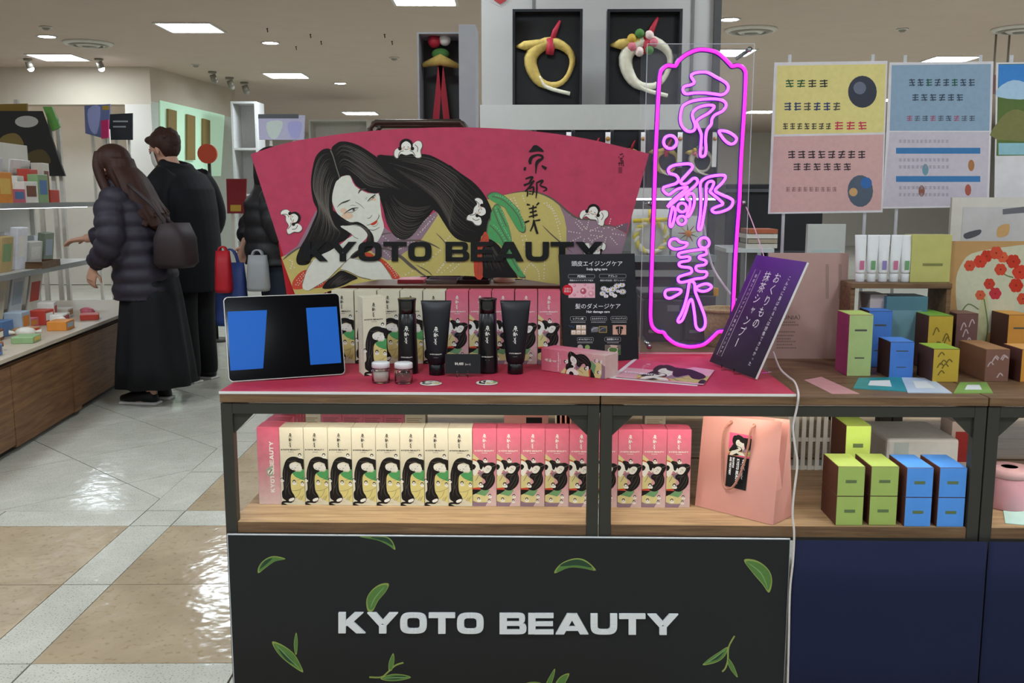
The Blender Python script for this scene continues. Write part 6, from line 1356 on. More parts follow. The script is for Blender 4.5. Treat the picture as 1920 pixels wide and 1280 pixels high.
# oak step shelf with tubes and a yellow green box
sy = 2.70; t0 = atY(1597, 531, sy); t1 = atY(1786, 531, sy)
r = thing('step_shelf', 'oak step shelf carrying white tubes at the right', 'shelf', ((t0.x + t1.x) / 2, sy, WT))
MB().bx(t0.x, t1.x, sy, sy + .14, t0.z - .014, t0.z, M_OAKX).build('board', r, bevel=.001)
for x in (t0.x, t1.x - .012): MB().bx(x, x + .012, sy + .005, sy + .135, WT, t0.z - .014, M_OAKX).build('side', r)
for i in range(5):
    p = atY(1612 + 21 * i, 526, sy + .05); h_ = atY(1612, 440, sy + .05).z - t0.z
    r = thing('white_tube', 'white squeeze tube, %s from the left on the oak step shelf' % ORD[i], 'tube', (p.x, sy + .05, t0.z), (0, 0, 0), 'white tubes on the step shelf')
    MB().lathe([(0, 0), (.011, 0), (.012, .002), (.012, .022), (.010, .024)], mat('#cfcfcf', .4), n=16).build('cap', r, local=True)
    tl = random.uniform(-.006, .006); MB().loft([((0, 0, .024), .011, .011), ((0, 0, .03), .013, .012), ((tl * .5, 0, h_ * .6), .015, .008), ((tl, 0, h_ - .004), .0165, .0018), ((tl, 0, h_), .0165, .0012)], mat('#dedede', .4, var=.02), 18).build('body', r, local=True)
    MB().bx(-.006, .006, -.0128, -.0122, .035, .06, mat(['#c06a8a', '#6a9a6a', '#8a7ab0'][i % 3], .5)).build('label', r, local=True)
p = atY(1706, 526, sy + .04); q = atY(1786, 440, sy + .04)
r = thing('gift_carton', 'pale yellow green carton beside the white tubes', 'box', ((p.x + q.x) / 2, sy + .04, t0.z)); w_ = q.x - p.x; h_ = q.z - t0.z
MB().bx(-w_ / 2, w_ / 2, 0, .06, 0, h_, mat('#b5b168', .55, var=.06)).build('carton', r, local=True, bevel=.001); MB().bx(-w_ * .2, w_ * .3, -.001, -.0002, h_ * .35, h_ * .4, mat('#7a7a44', .5)).build('print_line', r, local=True)
def simple_box(px0, px1, py0, py1, Y, dep, c, name, lb, cat, Z=None, group=None, c2=None):
    a_ = atY(px0, py0, Y); b_ = atY(px1, py1, Y); z0 = Z if Z is not None else b_.z; r = thing(name, lb, cat, ((a_.x + b_.x) / 2, Y, z0), group=group); w_ = b_.x - a_.x; h_ = a_.z - z0
    MB().bx(-w_ / 2, w_ / 2, 0, dep, 0, h_, mat(c, .6, var=.05)).build('body', r, local=True, bevel=.0012, seg=1)
    MB().bx(-w_ * .36, w_ * .36, -.0012, -.0002, h_ * .2, h_ * .8, mat(c2 or '#d8d4cc', .6, var=.05)).build('label', r, local=True)
    return r
simple_box(1663, 1738, 556, 600, sy + .01, .1, '#4d7480', 'storage_box', 'teal box under the oak step shelf', 'box', WT, c2='#6a8f98')
simple_box(1632, 1661, 552, 600, sy + .03, .1, '#b9a7a0', 'storage_box', 'pale box under the oak step shelf left of the teal one', 'box', WT)
simple_box(1515, 1584, 420, 478, 2.95, .02, '#b9bdb6', 'small_sign', 'small pale green and blue sign above the dusty pink card', 'sign', WT, c2='#a9b9b4')
# flower picture board and white framed sign
fy = 2.76; g0 = atY(1784, 452, fy); g1 = atY(2010, 452, fy)
r = thing('flower_picture', 'tan board printed with red flowers in a vase', 'picture', ((g0.x + g1.x) / 2, fy, WT))
MB().bx(g0.x, g1.x, fy, fy + .012, WT, g0.z, mat('#b28a58', .6, var=.05)).build('board', r)
a = Art(planemap((0, fy, 0), (0, -1, 0)), None, .0001)
a.fill([(1792, 545), (1800, 500), (1840, 470), (1990, 468), (1998, 600), (1960, 620), (1830, 622), (1800, 600)], ink('#bfbda2'), 4, 1); a.fill([(1830, 620), (1840, 560), (1852, 560), (1848, 650), (1832, 650)], ink('#b9b48a'), 3, 2)
for x, y, s, c in ((1818, 498, 11, '#c2492f'), (1838, 490, 13, '#c43c28'), (1850, 480, 12, '#b8331f'), (1868, 474, 13, '#c2492f'), (1880, 482, 11, '#cf5a38'), (1876, 505, 12, '#c2452c'), (1900, 490, 14, '#b8331f'), (1912, 510, 15, '#c43c28'), (1905, 535, 14, '#b8331f'), (1918, 560, 12, '#c2492f'), (1855, 532, 11, '#b83a2a'), (1866, 550, 12, '#b3303a'), (1838, 553, 10, '#c2593a'), (1950, 490, 15, '#c43c28'), (1945, 530, 15, '#b8331f')):
    for k in range(6): t_ = k * math.pi / 3; a.dot(x + s * .5 * math.cos(t_), y + s * .5 * math.sin(t_), s * .5, ink(c), 8, 3)
    a.dot(x, y, s * .14, ink('#7d2418'), 7, 4)
for st in (((1870, 500), (1885, 515), (1900, 520)), ((1845, 560), (1852, 610), (1848, 640)), ((1800, 590), (1815, 570), (1835, 580))): a.stroke(st, 2.5, ink('#6a7a4a'), 4, 2)
a.build('printed_artwork', r)
fy2 = 2.95; g0 = atY(1786, 370, fy2); g1 = atY(2010, 456, fy2)
r = thing('framed_sign', 'white framed sign above the flower picture', 'sign', ((g0.x + g1.x) / 2, fy2, WT))
MB().bx(g0.x, g1.x, fy2, fy2 + .014, WT, g0.z, mat('#cfcac0', .6)).build('frame', r); q = atY(1806, 388, fy2)
MB().bx(q.x, g1.x - .02, fy2 - .001, fy2 - .0002, g1.z - .03, q.z, mat('#c2bfbd', .6)).build('sheet', r)
a = Art(planemap((0, fy2 - .0012, 0), (0, -1, 0)), None, .0001); a.fill([(1880, 392), (1930, 386), (1930, 398), (1880, 402)], ink('#6b6a70'), 0, 1); a.build('printed_bar', r); a = Art(a.mapf, None, .0001); a.fill([(1808, 438), (1838, 430), (1836, 440), (1812, 448)], ink('#55555a'), 3, 1); a.build('printed_bird', r); a = Art(a.mapf, None, .0001); a.fill([(1872, 425), (1892, 420), (1890, 440), (1870, 444)], ink('#c9a06a'), 3, 1); a.build('printed_fruit', r)
# flat leaflets on the right counter
for corn, c, lb in ((((1600, 727), (1700, 733), (1690, 706), (1610, 708)), '#2f8a90', 'teal leaflet lying in front of the green box'), (((1702, 735), (1785, 736), (1745, 708), (1690, 707)), '#b9c6d6', 'pale blue leaflet lying in front of the blue box'), (((1788, 736), (1862, 736), (1850, 716), (1800, 716)), '#7fa654', 'green leaflet lying in front of the yellow box')):
    pts = [atZ(x, y, WT + .002) for x, y in corn]; cen = sum(pts, Vector()) / 4
    r = thing('flat_leaflet', lb, 'leaflet', cen - Vector((0, 0, .002)), group='leaflets on the right counter')
    MB().prism(pts, (0, 0, -.002), mat(c, .4, var=.15, scale=20)).build('sheet', r); MB().prism([cen + (p - cen) * .45 + Vector((0, 0, .0004)) for p in pts], (0, 0, -.0003), mat('#d8dcdc', .5)).build('printed_patch', r)
mb = MB(); pts = [atZ(x, y, WT + .0008) for x, y in ((1508, 712), (1560, 738), (1612, 738), (1540, 706))]; mb.prism(pts, (0, 0, -.0006), mat('#c08a8c', .5)); solo(mb, 'pink_mat', 'thin pink mat lying left of the teal leaflet', 'mat')
# lower shelf at the right
SY2 = atZ(1600, 985, SZ).y
def stack(xl, xr, yt, yb, face, lbs, Y, split=True):
    z = SZ; p = atY(xl, yb, Y); q = atY(xr, yb, Y); t = atY(xl, yt, Y); hh = (t.z - SZ) / len(lbs)
    for i, lb in enumerate(lbs):
        r = thing('soap_box', lb, 'box', ((p.x + q.x) / 2, Y, SZ + hh * i), group='soap boxes on the lower shelf'); w_ = q.x - p.x; h_ = hh - .0006
        MB().bx(-w_ / 2, w_ / 2, 0, .12, 0, h_, M_SIDE).build('carton', r, local=True, bevel=.001, seg=1); MB().bx(-w_ / 2 + .001, w_ / 2 - .001, -.0007, -.0001, .001, h_ - .001, mat(face, .55, var=.05)).build('printed_front', r, local=True); MB().bx(-w_ / 2 + .001, w_ / 2 - .001, .001, .119, h_ + .0001, h_ + .0004, mat(face, .55, var=.05)).build('printed_top', r, local=True)
        MB().bx(-w_ * .2, w_ * .2, -.0012, -.0008, h_ * .45, h_ * .55, mat('#5f7048', .5)).build('print_line', r, local=True)
stack(1566, 1617, 874, 984, '#9db25c', ['lime fronted box, bottom of the left stack on the lower right shelf', 'lime fronted box, top of the left stack on the lower right shelf'], SY2)
stack(1628, 1680, 874, 984, '#9db25c', ['lime fronted box, bottom of the second lime stack', 'lime fronted box, top of the second lime stack'], SY2 + .004)
stack(1694, 1744, 876, 990, '#4f8fdc', ['blue fronted box, bottom of the left blue stack', 'blue fronted box, top of the left blue stack'], SY2 - .004)
stack(1755, 1806, 876, 990, '#4f8fdc', ['blue fronted box, bottom of the right blue stack', 'blue fronted box, top of the right blue stack'], SY2 - .004)
stack(1580, 1627, 797, 930, '#b5cf62', ['lower lime box at the back behind the lime stacks', 'bright lime box standing tall behind the lime stacks'], SY2 + .16)
p = atY(1630, 800, 2.72); q = atY(1760, 800, 2.72); r = thing('tissue_pack', 'long white paper pack behind the blue boxes', 'pack', ((p.x + q.x) / 2, 2.72, SZ))
MB().bx(p.x, q.x, 2.58, 2.80, SZ, p.z, mat('#d5d8d6', .7)).build('pack', r, bevel=.008); MB().bx(p.x + .02, p.x + .06, 2.5795, 2.58, SZ + .01, p.z - .01, mat('#b9c9c9', .6)).build('band', r)
p = atY(1800, 800, 2.78); q = atY(1845, 800, 2.78)
simple_box(1786, 1832, 790, 880, 2.74, .08, '#cfc0b8', 'gift_carton', 'pale carton with red band behind the right blue stack', 'box', SZ, c2='#a83434')
r = thing('round_tin', 'pink round tin on the lower shelf at the right picture edge', 'tin', atZ(1905, 960, SZ) + Vector((0, .05, 0)))
MB().lathe([(0, 0), (.05, 0), (.052, .004), (.052, .08), (.05, .083)], mat('#cf9aa4', .5), n=24).build('body', r, local=True); MB().lathe([(.052, .083), (.054, .084), (.054, .1), (.05, .104), (0, .104)], mat('#d9b0b4', .5), n=24).build('lid', r, local=True); MB().lathe([(0.0, .1045), (.02, .1045)], K_GREY, n=16).build('emblem', r, local=True)
pts = [atZ(x, y, SZ + .002) for x, y in ((1885, 980), (1990, 990), (1990, 960), (1880, 950))]; mb = MB(); mb.prism(pts, (0, 0, -.0015), mat('#b9dcd2', .5)); solo(mb, 'mint_sheet', 'mint green sheet under the pink tin', 'sheet')
r = thing('white_basket', 'white slotted plastic basket behind the paper bag', 'basket', atZ(1500, 830, SZ))
p = atY(1482, 775, 2.75); q = atY(1560, 842, 2.75)
for k in range(7): x = p.x + (q.x - p.x) * k / 6; MB().bx(x - .006, x + .006, 2.75, 2.754, SZ, p.z, mat('#d6d8d2', .5)).build('slat', r)
for z in (SZ, (SZ + p.z) / 2, p.z - .01): MB().bx(p.x - .01, q.x + .01, 2.754, 2.758, z, z + .012, mat('#d6d8d2', .5)).build('rail', r)
MB().bx(p.x - .01, q.x + .01, 2.758, 2.84, SZ, SZ + .006, mat('#d6d8d2', .5)).build('base', r)
# bags behind the cartons on the lower shelf
p = atY(945, 774, 2.66); q = atY(1028, 774, 2.66); r = thing('paper_bag', 'folded salmon paper bag standing behind the pink cartons', 'paper bag', ((p.x + q.x) / 2, 2.66, SZ), group='paper bags in store')
MB().bx(p.x, q.x, 2.66, 2.664, SZ, p.z, M_BAG).build('front', r); MB().bx(p.x, q.x, 2.668, 2.671, SZ, p.z - .004, M_BAG).build('back', r); MB().bx(p.x + .5 * (q.x - p.x), p.x + .86 * (q.x - p.x), 2.6592, 2.6598, p.z - .1, p.z - .012, K_BLK).build('label', r)
for k in range(4):
    x = atY(1040 + 9 * k, 774, 2.62).x; mb = MB(); mb.prism([(x, 2.56, SZ), (x + .02, 2.80, SZ), (x + .02, 2.80, SZ + .24), (x, 2.56, SZ + .235)], (.004, 0, 0), M_BAG if k else mat('#cbbfa6', .7)); solo(mb, 'flat_bag', 'flat folded bag, %s from the left in the upright file by the post' % ORD[k], 'paper bag', 'flat folded bags')
# navy cloth fronts
def cloth(x0, x1, lb, ph):
    N = 60; vs = []; fs = []; yb = PY - .003
    for i in range(N + 1):
        x = x0 + (x1 - x0) * i / N
        for z, k in ((0, 1), (PZ * .35, .8), (PZ * .7, .5), (PZ - .002, .12)): vs.append((x, yb - .004 * k * (1 + math.sin(9 * x + ph) + .5 * math.sin(23 * x)), z))
    for i in range(N):
        for j in range(3): fs.append((i * 4 + j, (i + 1) * 4 + j, (i + 1) * 4 + j + 1, i * 4 + j + 1))
    mb = MB(); mb.add(vs, fs, mat('#121838', .9, var=.05, scale=6), True); o = solo(mb, 'navy_cloth', lb, 'cloth', 'navy cloth fronts', fix=False)
    md = o.modifiers.new('s', 'SOLIDIFY'); md.thickness = .0015
cx_ = atY(1846, 1100, PY).x; cl0 = atY(1487.5, 1007, PY).x
cloth(cl0, cx_ - .002, 'navy blue cloth front right of the black board', 0); cloth(cx_ + .002, cx_ + .9, 'navy blue cloth front cut by the right picture edge', 2)

# hanging things under the ceiling
q = atY(937, -6, 4.3); r = thing('hanging_sign', 'white pointed hanging sign with a red mark at the top picture edge', 'sign', (q.x, 4.3, q.z))
MB().prism([atY(x, y, 4.3) for x, y in ((912, -40), (966, -40), (966, -2), (940, 14), (912, 0))], (0, .006, 0), mat('#d6d2d2', .6)).build('board', r); MB().prism([atY(x, y, 4.298) for x, y in ((926, -20), (950, -20), (950, 0), (938, 8), (926, 0))], (0, .0015, 0), mat('#c4464a', .6)).build('red_mark', r)
for s_ in (915, 963): p_ = atY(s_, -40, 4.303); MB().tube([p_, Vector((p_.x, p_.y, CEIL))], .003, M_STEEL, 6).build('cord', r)
p_ = atZ(1868, 64, CEIL); q2 = atZ(1893, 64, CEIL); r = thing('hanging_banner', 'banner on two thin rods hanging from the ceiling behind the blue poster', 'banner', (p_.x, p_.y, CEIL - .6))
for a_ in (p_, q2): MB().tube([a_, a_ - Vector((0, 0, .42))], .012, M_STEEL, 6).build('rod', r)
MB().bx(p_.x - .5, q2.x + .5, p_.y - .01, p_.y + .01, CEIL - .62, CEIL - .42, mat('#8d6a6a', .6)).build('panel', r)
# ------------------------------------------------------------------ left side: long low gondola with shelves
gA = atZ(0, 870, 0); gB = atZ(215, 735, 0); gth = math.atan2(-(gB.x - gA.x), gB.y - gA.y)
GM = Matrix.Translation(gA) @ Matrix.Rotation(gth, 4, 'Z'); GI = GM.inverted()
gn = (GM.to_3x3() @ Vector((1, 0, 0)))
def gl(px, py, x=0.0):
    """pixel -> gondola-local point on the plane local x = const"""
    return GI @ atP(px, py, GM @ Vector((x, 0, 0)), gn)
M_OAKY = wood('oak_y', '#553823', '#735035', '#8a6744', 1, sc=.6)
r = thing('gondola', 'long low oak fronted gondola with white shelves along the left aisle', 'display gondola', M=GM)
gt = gl(60, 650).z; y0_, y1_ = -1.6, 2.9
MB().bx(-.9, -.02, y0_, y1_, .05, gt - .05, M_OAKY).build('carcass', r, local=True); MB().bx(-.88, -.05, y0_ + .03, y1_ - .03, 0, .05, mat('#2a2724', .6)).build('plinth', r, local=True)
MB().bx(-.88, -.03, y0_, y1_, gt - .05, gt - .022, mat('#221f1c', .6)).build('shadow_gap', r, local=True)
MB().bx(-.92, .02, y0_ - .02, y1_ + .02, gt - .022, gt, mat('#b9ab97', .45, var=.05)).build('counter_top', r, local=True, bevel=.003)
ys = [y0_, gl(32, 848).y, gl(140, 782).y, gl(152, 775).y, gl(150, 776).y + 1.0, y1_]
for a_, b_ in ((ys[0], ys[1]), (ys[1], ys[2]), (ys[3], ys[4]), (ys[4], ys[5])): MB().bx(-.02, .0, a_ + .004, b_ - .004, .03 if a_ == ys[1] else .045, gt - .055, M_OAKY).build('door_panel', r, local=True, bevel=.002)
MB().bx(-.02, .008, ys[2], ys[3], .03, gt - .055, M_OAKY).build('pilaster', r, local=True)
M_SHELF = mat('#cfcdc6', .5, var=.02); XS = -.42
s1 = gl(60, 507, XS).z; s2 = gl(60, 381, XS).z
MB().bx(-.92, -.88, y0_, y1_, gt, s2 + .42, mat('#dcd9d0', .7, var=.03)).build('back_panel', r, local=True)
for z in (s1, s2):
    MB().bx(-.88, XS, y0_, y1_, z - .022, z, M_SHELF).build('shelf', r, local=True); MB().bx(XS, XS + .006, y0_, y1_, z - .03, z + .004, mat('#8f9390', .4)).build('shelf_edge', r, local=True)
for y in (y0_ + .02, gl(60, 500, XS).y - .6, y1_ - .04): MB().bx(-.88, -.85, y, y + .03, gt, s2, M_SHELF).build('upright', r, local=True)
MB().bx(XS - .05, XS - .035, y0_ + .05, y1_ - .05, s2 - .034, s2 - .024, M_LAMPB).build('shelf_lamp', r, local=True)
rd = random.Random(11)
def gthing(name, lb, cat, x, y, z, rz=0.0, group=None):
    return thing(name, lb, cat, M=GM @ Matrix.Translation((x, y, z)) @ Matrix.Rotation(rz, 4, 'Z'), group=group)
PAL = ['#d8d2c4', '#c94a3c', '#d9b25a', '#e2dccf', '#5a7fae', '#b98a5c', '#d06a7a', '#8fae7c', '#f0ece2', '#7a4a35', '#d88a3a', '#a9b7c4']
PNAME = {'#d8d2c4': 'ivory', '#c94a3c': 'red', '#d9b25a': 'mustard', '#e2dccf': 'cream', '#5a7fae': 'blue', '#b98a5c': 'tan', '#d06a7a': 'rose', '#8fae7c': 'sage', '#f0ece2': 'white', '#7a4a35': 'brown', '#d88a3a': 'orange', '#a9b7c4': 'grey blue'}
POS = ['nearest', 'second', 'third', 'fourth', 'fifth', 'sixth', 'seventh', 'eighth', 'ninth', 'tenth', 'eleventh', 'twelfth', 'thirteenth', 'fourteenth']
def packet(lb, x, y, z, w, d, h, c, rz=0.0, lean=0.0):
    r = gthing('packet', lb, 'packet', x, y, z, rz, 'goods on the left gondola')
    R = Matrix.Rotation(-lean, 3, 'Y')
    mb = MB(); mb.box((0, 0, 0), (d, w, h), mat(c, .5, var=.08, scale=18)); mb.v = [tuple(R @ (Vector(p) + Vector((0, 0, h / 2)))) for p in mb.v]; lo = min(p[2] for p in mb.v); mb.v = [(p[0], p[1], p[2] - lo) for p in mb.v]; mb.build('body', r, local=True, bevel=.003, seg=1)
    mb = MB(); mb.box((d / 2 + .0006, 0, 0), (.001, w * .7, h * .5), mat(PAL[rd.randrange(12)], .5)); mb.v = [tuple(R @ (Vector(p) + Vector((0, 0, h * .55)))) for p in mb.v]; mb.v = [(p[0], p[1], p[2] - lo) for p in mb.v]; mb.build('label', r, local=True)
def wrapped(lb, x, y, z, s, c):
    r = gthing('wrapped_sweet', lb, 'sweet', x, y, z, rd.uniform(0, 3), 'goods on the left gondola')
    MB().ball((0, 0, s * .55), (s, s * .8, s * .55), mat(c, .35, var=.1), 12, 8).build('body', r, local=True)
    for q in (-1, 1): MB().loft([((q * s * .9, 0, s * .55), .006, .006, (0, 1, 0), (0, 0, 1)), ((q * s * 1.5, 0, s * .6), s * .4, s * .25, (0, 1, 0), (0, 0, 1))], mat(c, .35, var=.1), 10).build('twist', r, local=True)
# goods on the low counter top
i = 0; y = gl(-20, 690).y
for i in range(14):
    yy = -.35 + i * .17; c = PAL[(i * 5 + 1) % 12]; x = -.10 - .07 * (i % 3)
    if i % 3 == 1: wrapped('%s wrapped sweet, %s along the low left counter' % (PNAME[c], POS[i]), x, yy, gt, .055, c)
    else: packet('%s packet lying on the low left counter, %s along it' % (PNAME[c], POS[i]), x, yy, gt, .15, .11, .035 + .02 * (i % 2), c, rd.uniform(-.3, .3))
for i in range(13):
    yy = -.35 + i * .18; c = PAL[(i * 7 + 3) % 12]
    packet('%s packet, %s in the rear line of the low left counter' % (PNAME[c], POS[i]), -.31 - .03 * (i % 2), yy, gt, .13, .10, .06 + .03 * (i % 3), c, rd.uniform(-.2, .2))
for i in range(9):
    yy = -.3 + i * .3; c = ['#e8e4d6', '#dcd8cc', '#e6dfc4', '#cfd4d8'][i % 4]
    packet('pale upright card, %s along the back of the low left counter' % POS[i], -.62, yy, gt, .2, .012, .27 + .03 * (i % 2), c, rd.uniform(-.15, .15), -.18)
# goods on the two shelves
for i in range(11):
    yy = -.1 + i * .23; c = ['#e6e6ea', '#cdb27a', '#e9e9ee', '#d9d6cf', '#8d9a88', '#f0eee8'][i % 6]
    packet('light packet, %s along the middle left shelf' % POS[i], -.55, yy, s1, .13 + .04 * (i % 2), .05, .17 + .05 * (i % 3), c, rd.uniform(-.2, .2), -.12)
for i in range(13):
    yy = -.1 + i * .2; c = ['#c94a3c', '#e2dccf', '#d88a3a', '#d06a7a', '#e9e4da', '#8fae7c'][i % 6]
    packet('%s packet, %s along the upper left shelf' % (PNAME.get(c, 'ivory'), POS[i]), -.52, yy, s2, .15, .07, .09 + .05 * (i % 3), c, rd.uniform(-.2, .2))
for i in range(6):
    c = ['#e4e2dc', '#d9d4da', '#e8e4e0'][i % 3]; packet('tall pale display card, %s along the back of the upper left shelf' % POS[i], -.78, .1 + i * .46, s2, .34, .012, .30, c, 0, -.12)
for i in range(12):
    yy = 0 + i * .23; c = ['#e9e6dd', '#d8d2c4', '#c94a3c', '#f0ece2', '#d9b25a', '#d06a7a'][(i * 5) % 6]
    packet('%s box, %s in the rear line of the upper left shelf' % (PNAME.get(c, 'pale'), POS[i]), -.66, yy, s2, .17, .08, .13 + .05 * (i % 4), c, rd.uniform(-.15, .15))
for i in range(11):
    yy = 0 + i * .25; c = ['#e9e9ee', '#d8d2c4', '#cfd4d8', '#e6dfc4'][i % 4]
    packet('pale upright box, %s in the rear line of the middle left shelf' % POS[i], -.72, yy, s1, .18, .06, .15 + .04 * (i % 3), c, rd.uniform(-.1, .1))
# wooden tray on the middle shelf
r = gthing('wooden_tray', 'shallow wooden tray on the middle left shelf', 'tray', -.5, gl(70, 490, -.5).y, s1); 
for q in ((-.09, .09, -.16, .16, 0, .008), (-.09, -.08, -.16, .16, .008, .045), (.08, .09, -.16, .16, .008, .045), (-.08, .08, -.16, -.15, .008, .045), (-.08, .08, .15, .16, .008, .045)): MB().bx(*q, M_OAKX).build('board', r, local=True)
# black poster stand behind the gondola
def stand_board(corn, Y, c, name, lb, cat, paint=None, post=True):
    pm = planemap((0, Y, 0), (0, -1, 0)); pts = [pm(x, y, 0) for x, y in corn]; lo = min(p.z for p in pts)
    cx = sum(p.x for p in pts) / len(pts); r = thing(name, lb, cat, (cx, Y, 0))
    MB().prism(pts, (0, .02, 0), mat(c, .5, var=.05)).build('board', r)
    if post: 
        for s in (-.25, .25): w = max(p.x for p in pts) - min(p.x for p in pts); MB().bx(cx + s * w - .015, cx + s * w + .015, Y + .021, Y + .05, 0, lo + .1, mat('#cfcac0', .6)).build('post', r)
    if paint: a = Art(pm, None, .0005); paint(a); a.build('printed_artwork', r)
def pb(a):
    a.dot(50, 228, 22, ink('#b9b4ae'), 18, 1, 11); a.fill([(0, 260), (30, 250), (45, 275), (20, 300), (0, 300)], ink('#7d6a3c'), 4, 1); a.fill([(50, 290), (80, 280), (95, 305), (60, 315)], ink('#55482a'), 4, 1)
stand_board([(-60, 208), (78, 208), (122, 330), (-60, 330)], 7.6, '#1d1a18', 'black_poster', 'large slanted black poster with golden print at the far left', 'poster', pb)
stand_board([(-40, 196), (50, 194), (50, 209), (-40, 210)], 7.7, '#8a6f22', 'gold_strip', 'gold header strip above the black poster', 'sign'); stand_board([(80, 200), (97, 200), (112, 238), (98, 246)], 7.66, '#6aa84e', 'green_flag', 'small green pennant beside the black poster', 'pennant')
def pbl(a): a.fill([(165, 205), (188, 200), (182, 250), (168, 240)], ink('#8f94c0'), 3, 1); a.rect(192, 198, 205, 206, ink('#a08030'), 1)
stand_board([(158, 198), (206, 195), (204, 262), (160, 250)], 10.5, '#5c648c', 'blue_poster', 'bluish poster left of the black shelf sign at the back', 'poster', pbl)
stand_board([(206, 214), (248, 212), (248, 262), (204, 262)], 10.4, '#22262b', 'shelf_sign', 'black sign with pale lines at the back of the left shop', 'sign', lambda a: (a.rect(212, 226, 240, 229, ink('#8a8f94'), 1), a.rect(212, 236, 236, 239, ink('#8a8f94'), 1)))
stand_board([(189, 226), (203, 224), (203, 258), (190, 260)], 10.2, '#c02c68', 'pink_pennant', 'bright pink pennant in front of the black shelf sign', 'pennant')
# lit niche on the corner wall
d = (NC1 - NC0).normalized(); nn = Vector((d.y, -d.x, 0)).normalized()
mb = MB(); mb.hexa([Vector((NC0.x, NC0.y, 0)), Vector((NC1.x, NC1.y, 0)), Vector((NC1.x, NC1.y, 0)) - nn * .2, Vector((NC0.x, NC0.y, 0)) - nn * .2, Vector((NC0.x, NC0.y, zs)), Vector((NC1.x, NC1.y, zs)), Vector((NC1.x, NC1.y, zs)) - nn * .2, Vector((NC0.x, NC0.y, zs)) - nn * .2], mat('#cdd3c8', .8)); struct(mb, 'wall_panel')
cm = planemap(NC0, nn)
r = thing('lit_niche', 'mint lit wall niche with three brown slats behind the man', 'niche', cm(360, 330, .02))
MB().prism([cm(x, y, .02) for x, y in ((298, 188), (419, 216), (412, 330), (300, 330))], -nn * .015, mat('#b9dcc0', .6, var=.02, emit=.35)).build('mint_panel', r)
for x0, x1, y0, y1 in ((308, 324, 204, 300), (344, 359, 214, 300), (374, 387, 222, 300)): MB().prism([cm(x, y, .06) for x, y in ((x0, y0), (x1, y0 + 4), (x1, y1), (x0, y1))], -nn * .03, mat('#8a7444', .6)).build('brown_slat', r)
MB().bx(-15.8, NC0.x - .4, NC0.y + .30, NC0.y + .34, sof + .02, sof + .05, mat('#fff6e8', .5, var=0, emit=7)).build('cove_lamp', thing('cove_light', 'long warm cove lamp behind the bulkhead at the upper left', 'lamp', (-10, NC0.y + .3, sof)))
# far shops
stand_board([(484, 214), (572, 216), (570, 262), (486, 262)], 12.0, '#b7b2cc', 'lilac_banner', 'pale lilac banner in the far left distance', 'banner', lambda a: (a.rect(484, 214, 560, 222, ink('#55585c'), 1), a.fill([(500, 230), (530, 228), (520, 258), (505, 256)], ink('#c6cfc9'), 3, 1), a.fill([(540, 230), (566, 230), (560, 258), (545, 256)], ink('#a9a5d4'), 3, 1)))
def cabinet(px0, px1, pyt, Y, c, lb, items=0):
    a_ = atY(px0, pyt, Y); b_ = atY(px1, pyt, Y); r = thing('display_cabinet', lb, 'cabinet', ((a_.x + b_.x) / 2, Y, 0))
    MB().bx(a_.x, b_.x, Y + .4, Y + .42, 0, a_.z, mat(c, .6)).build('back', r)
    for x in (a_.x, b_.x - .03): MB().bx(x, x + .03, Y, Y + .4, 0, a_.z, mat(c, .6)).build('side', r)
    n = 4
    for k in range(n + 1): z = a_.z * k / n; MB().bx(a_.x + .03, b_.x - .03, Y, Y + .4, max(0, z - .03), max(.03, z), mat(c, .6)).build('shelf', r)
cabinet(432, 480, 190, 14.5, '#d4d2cf', 'white display cabinet in the far distance left of the lilac banner'); cabinet(578, 690, 224, 17.0, '#c9c4ba', 'pale display cabinet in the far distance right of the lilac banner')
r = thing('round_sign', 'round orange sign behind the man', 'sign', (atY(388, 288, 8.6).x, 8.6, 0)); q = atY(388, 288, 8.6)
MB().tube([(q.x, 8.6, q.z), (q.x, 8.63, q.z)], .085, mat('#d2502e', .5), 24, smooth=False).build('disc', r); MB().tube([(q.x, 8.65, 0), (q.x, 8.65, q.z)], .015, M_FRAME, 8).build('pole', r); MB().lathe([(0, 0), (.14, 0), (.14, .015), (0, .02)], M_FRAME, (q.x, 8.65, 0), 20).build('base', r)
def red_paint(a): a.rect(432, 384, 452, 396, ink('#b9973a'), 1)
stand_board([(424, 335), (462, 335), (460, 400), (426, 400)], 9.4, '#7d1a22', 'red_stand', 'dark red display board between the man and the third shopper', 'display', red_paint)
# ------------------------------------------------------------------ people
M_SK = mat('#c99a82', .55, var=.04, scale=20)
def remesh(mb, name, parent, voxel, material, smooth=4):
    me = mb.mesh(name); b = bmesh.new(); b.from_mesh(me); bmesh.ops.recalc_face_normals(b, faces=b.faces); b.to_mesh(me); b.free()
    o = bpy.data.objects.new(name, me); COL.objects.link(o)
    md = o.modifiers.new('r', 'REMESH'); md.mode = 'VOXEL'; md.voxel_size = voxel; md.use_smooth_shade = True
    if smooth: sm = o.modifiers.new('s', 'SMOOTH'); sm.factor = .5; sm.iterations = smooth
    dg = bpy.context.evaluated_depsgraph_get(); m2 = bpy.data.meshes.new_from_object(o.evaluated_get(dg)); m2.name = name
    o.modifiers.clear(); o.data = m2; bpy.data.meshes.remove(me); m2.materials.clear(); m2.materials.append(material)
    for p in m2.polygons: p.use_smooth = True
    o.parent = parent; return o
def limb(mb, pts, rad, m, n=16):
    P = crv([tuple(p) + (q,) for p, q in zip(pts, rad)], 5); mb.tube([p[:3] for p in P], [p[3] for p in P], m, n)
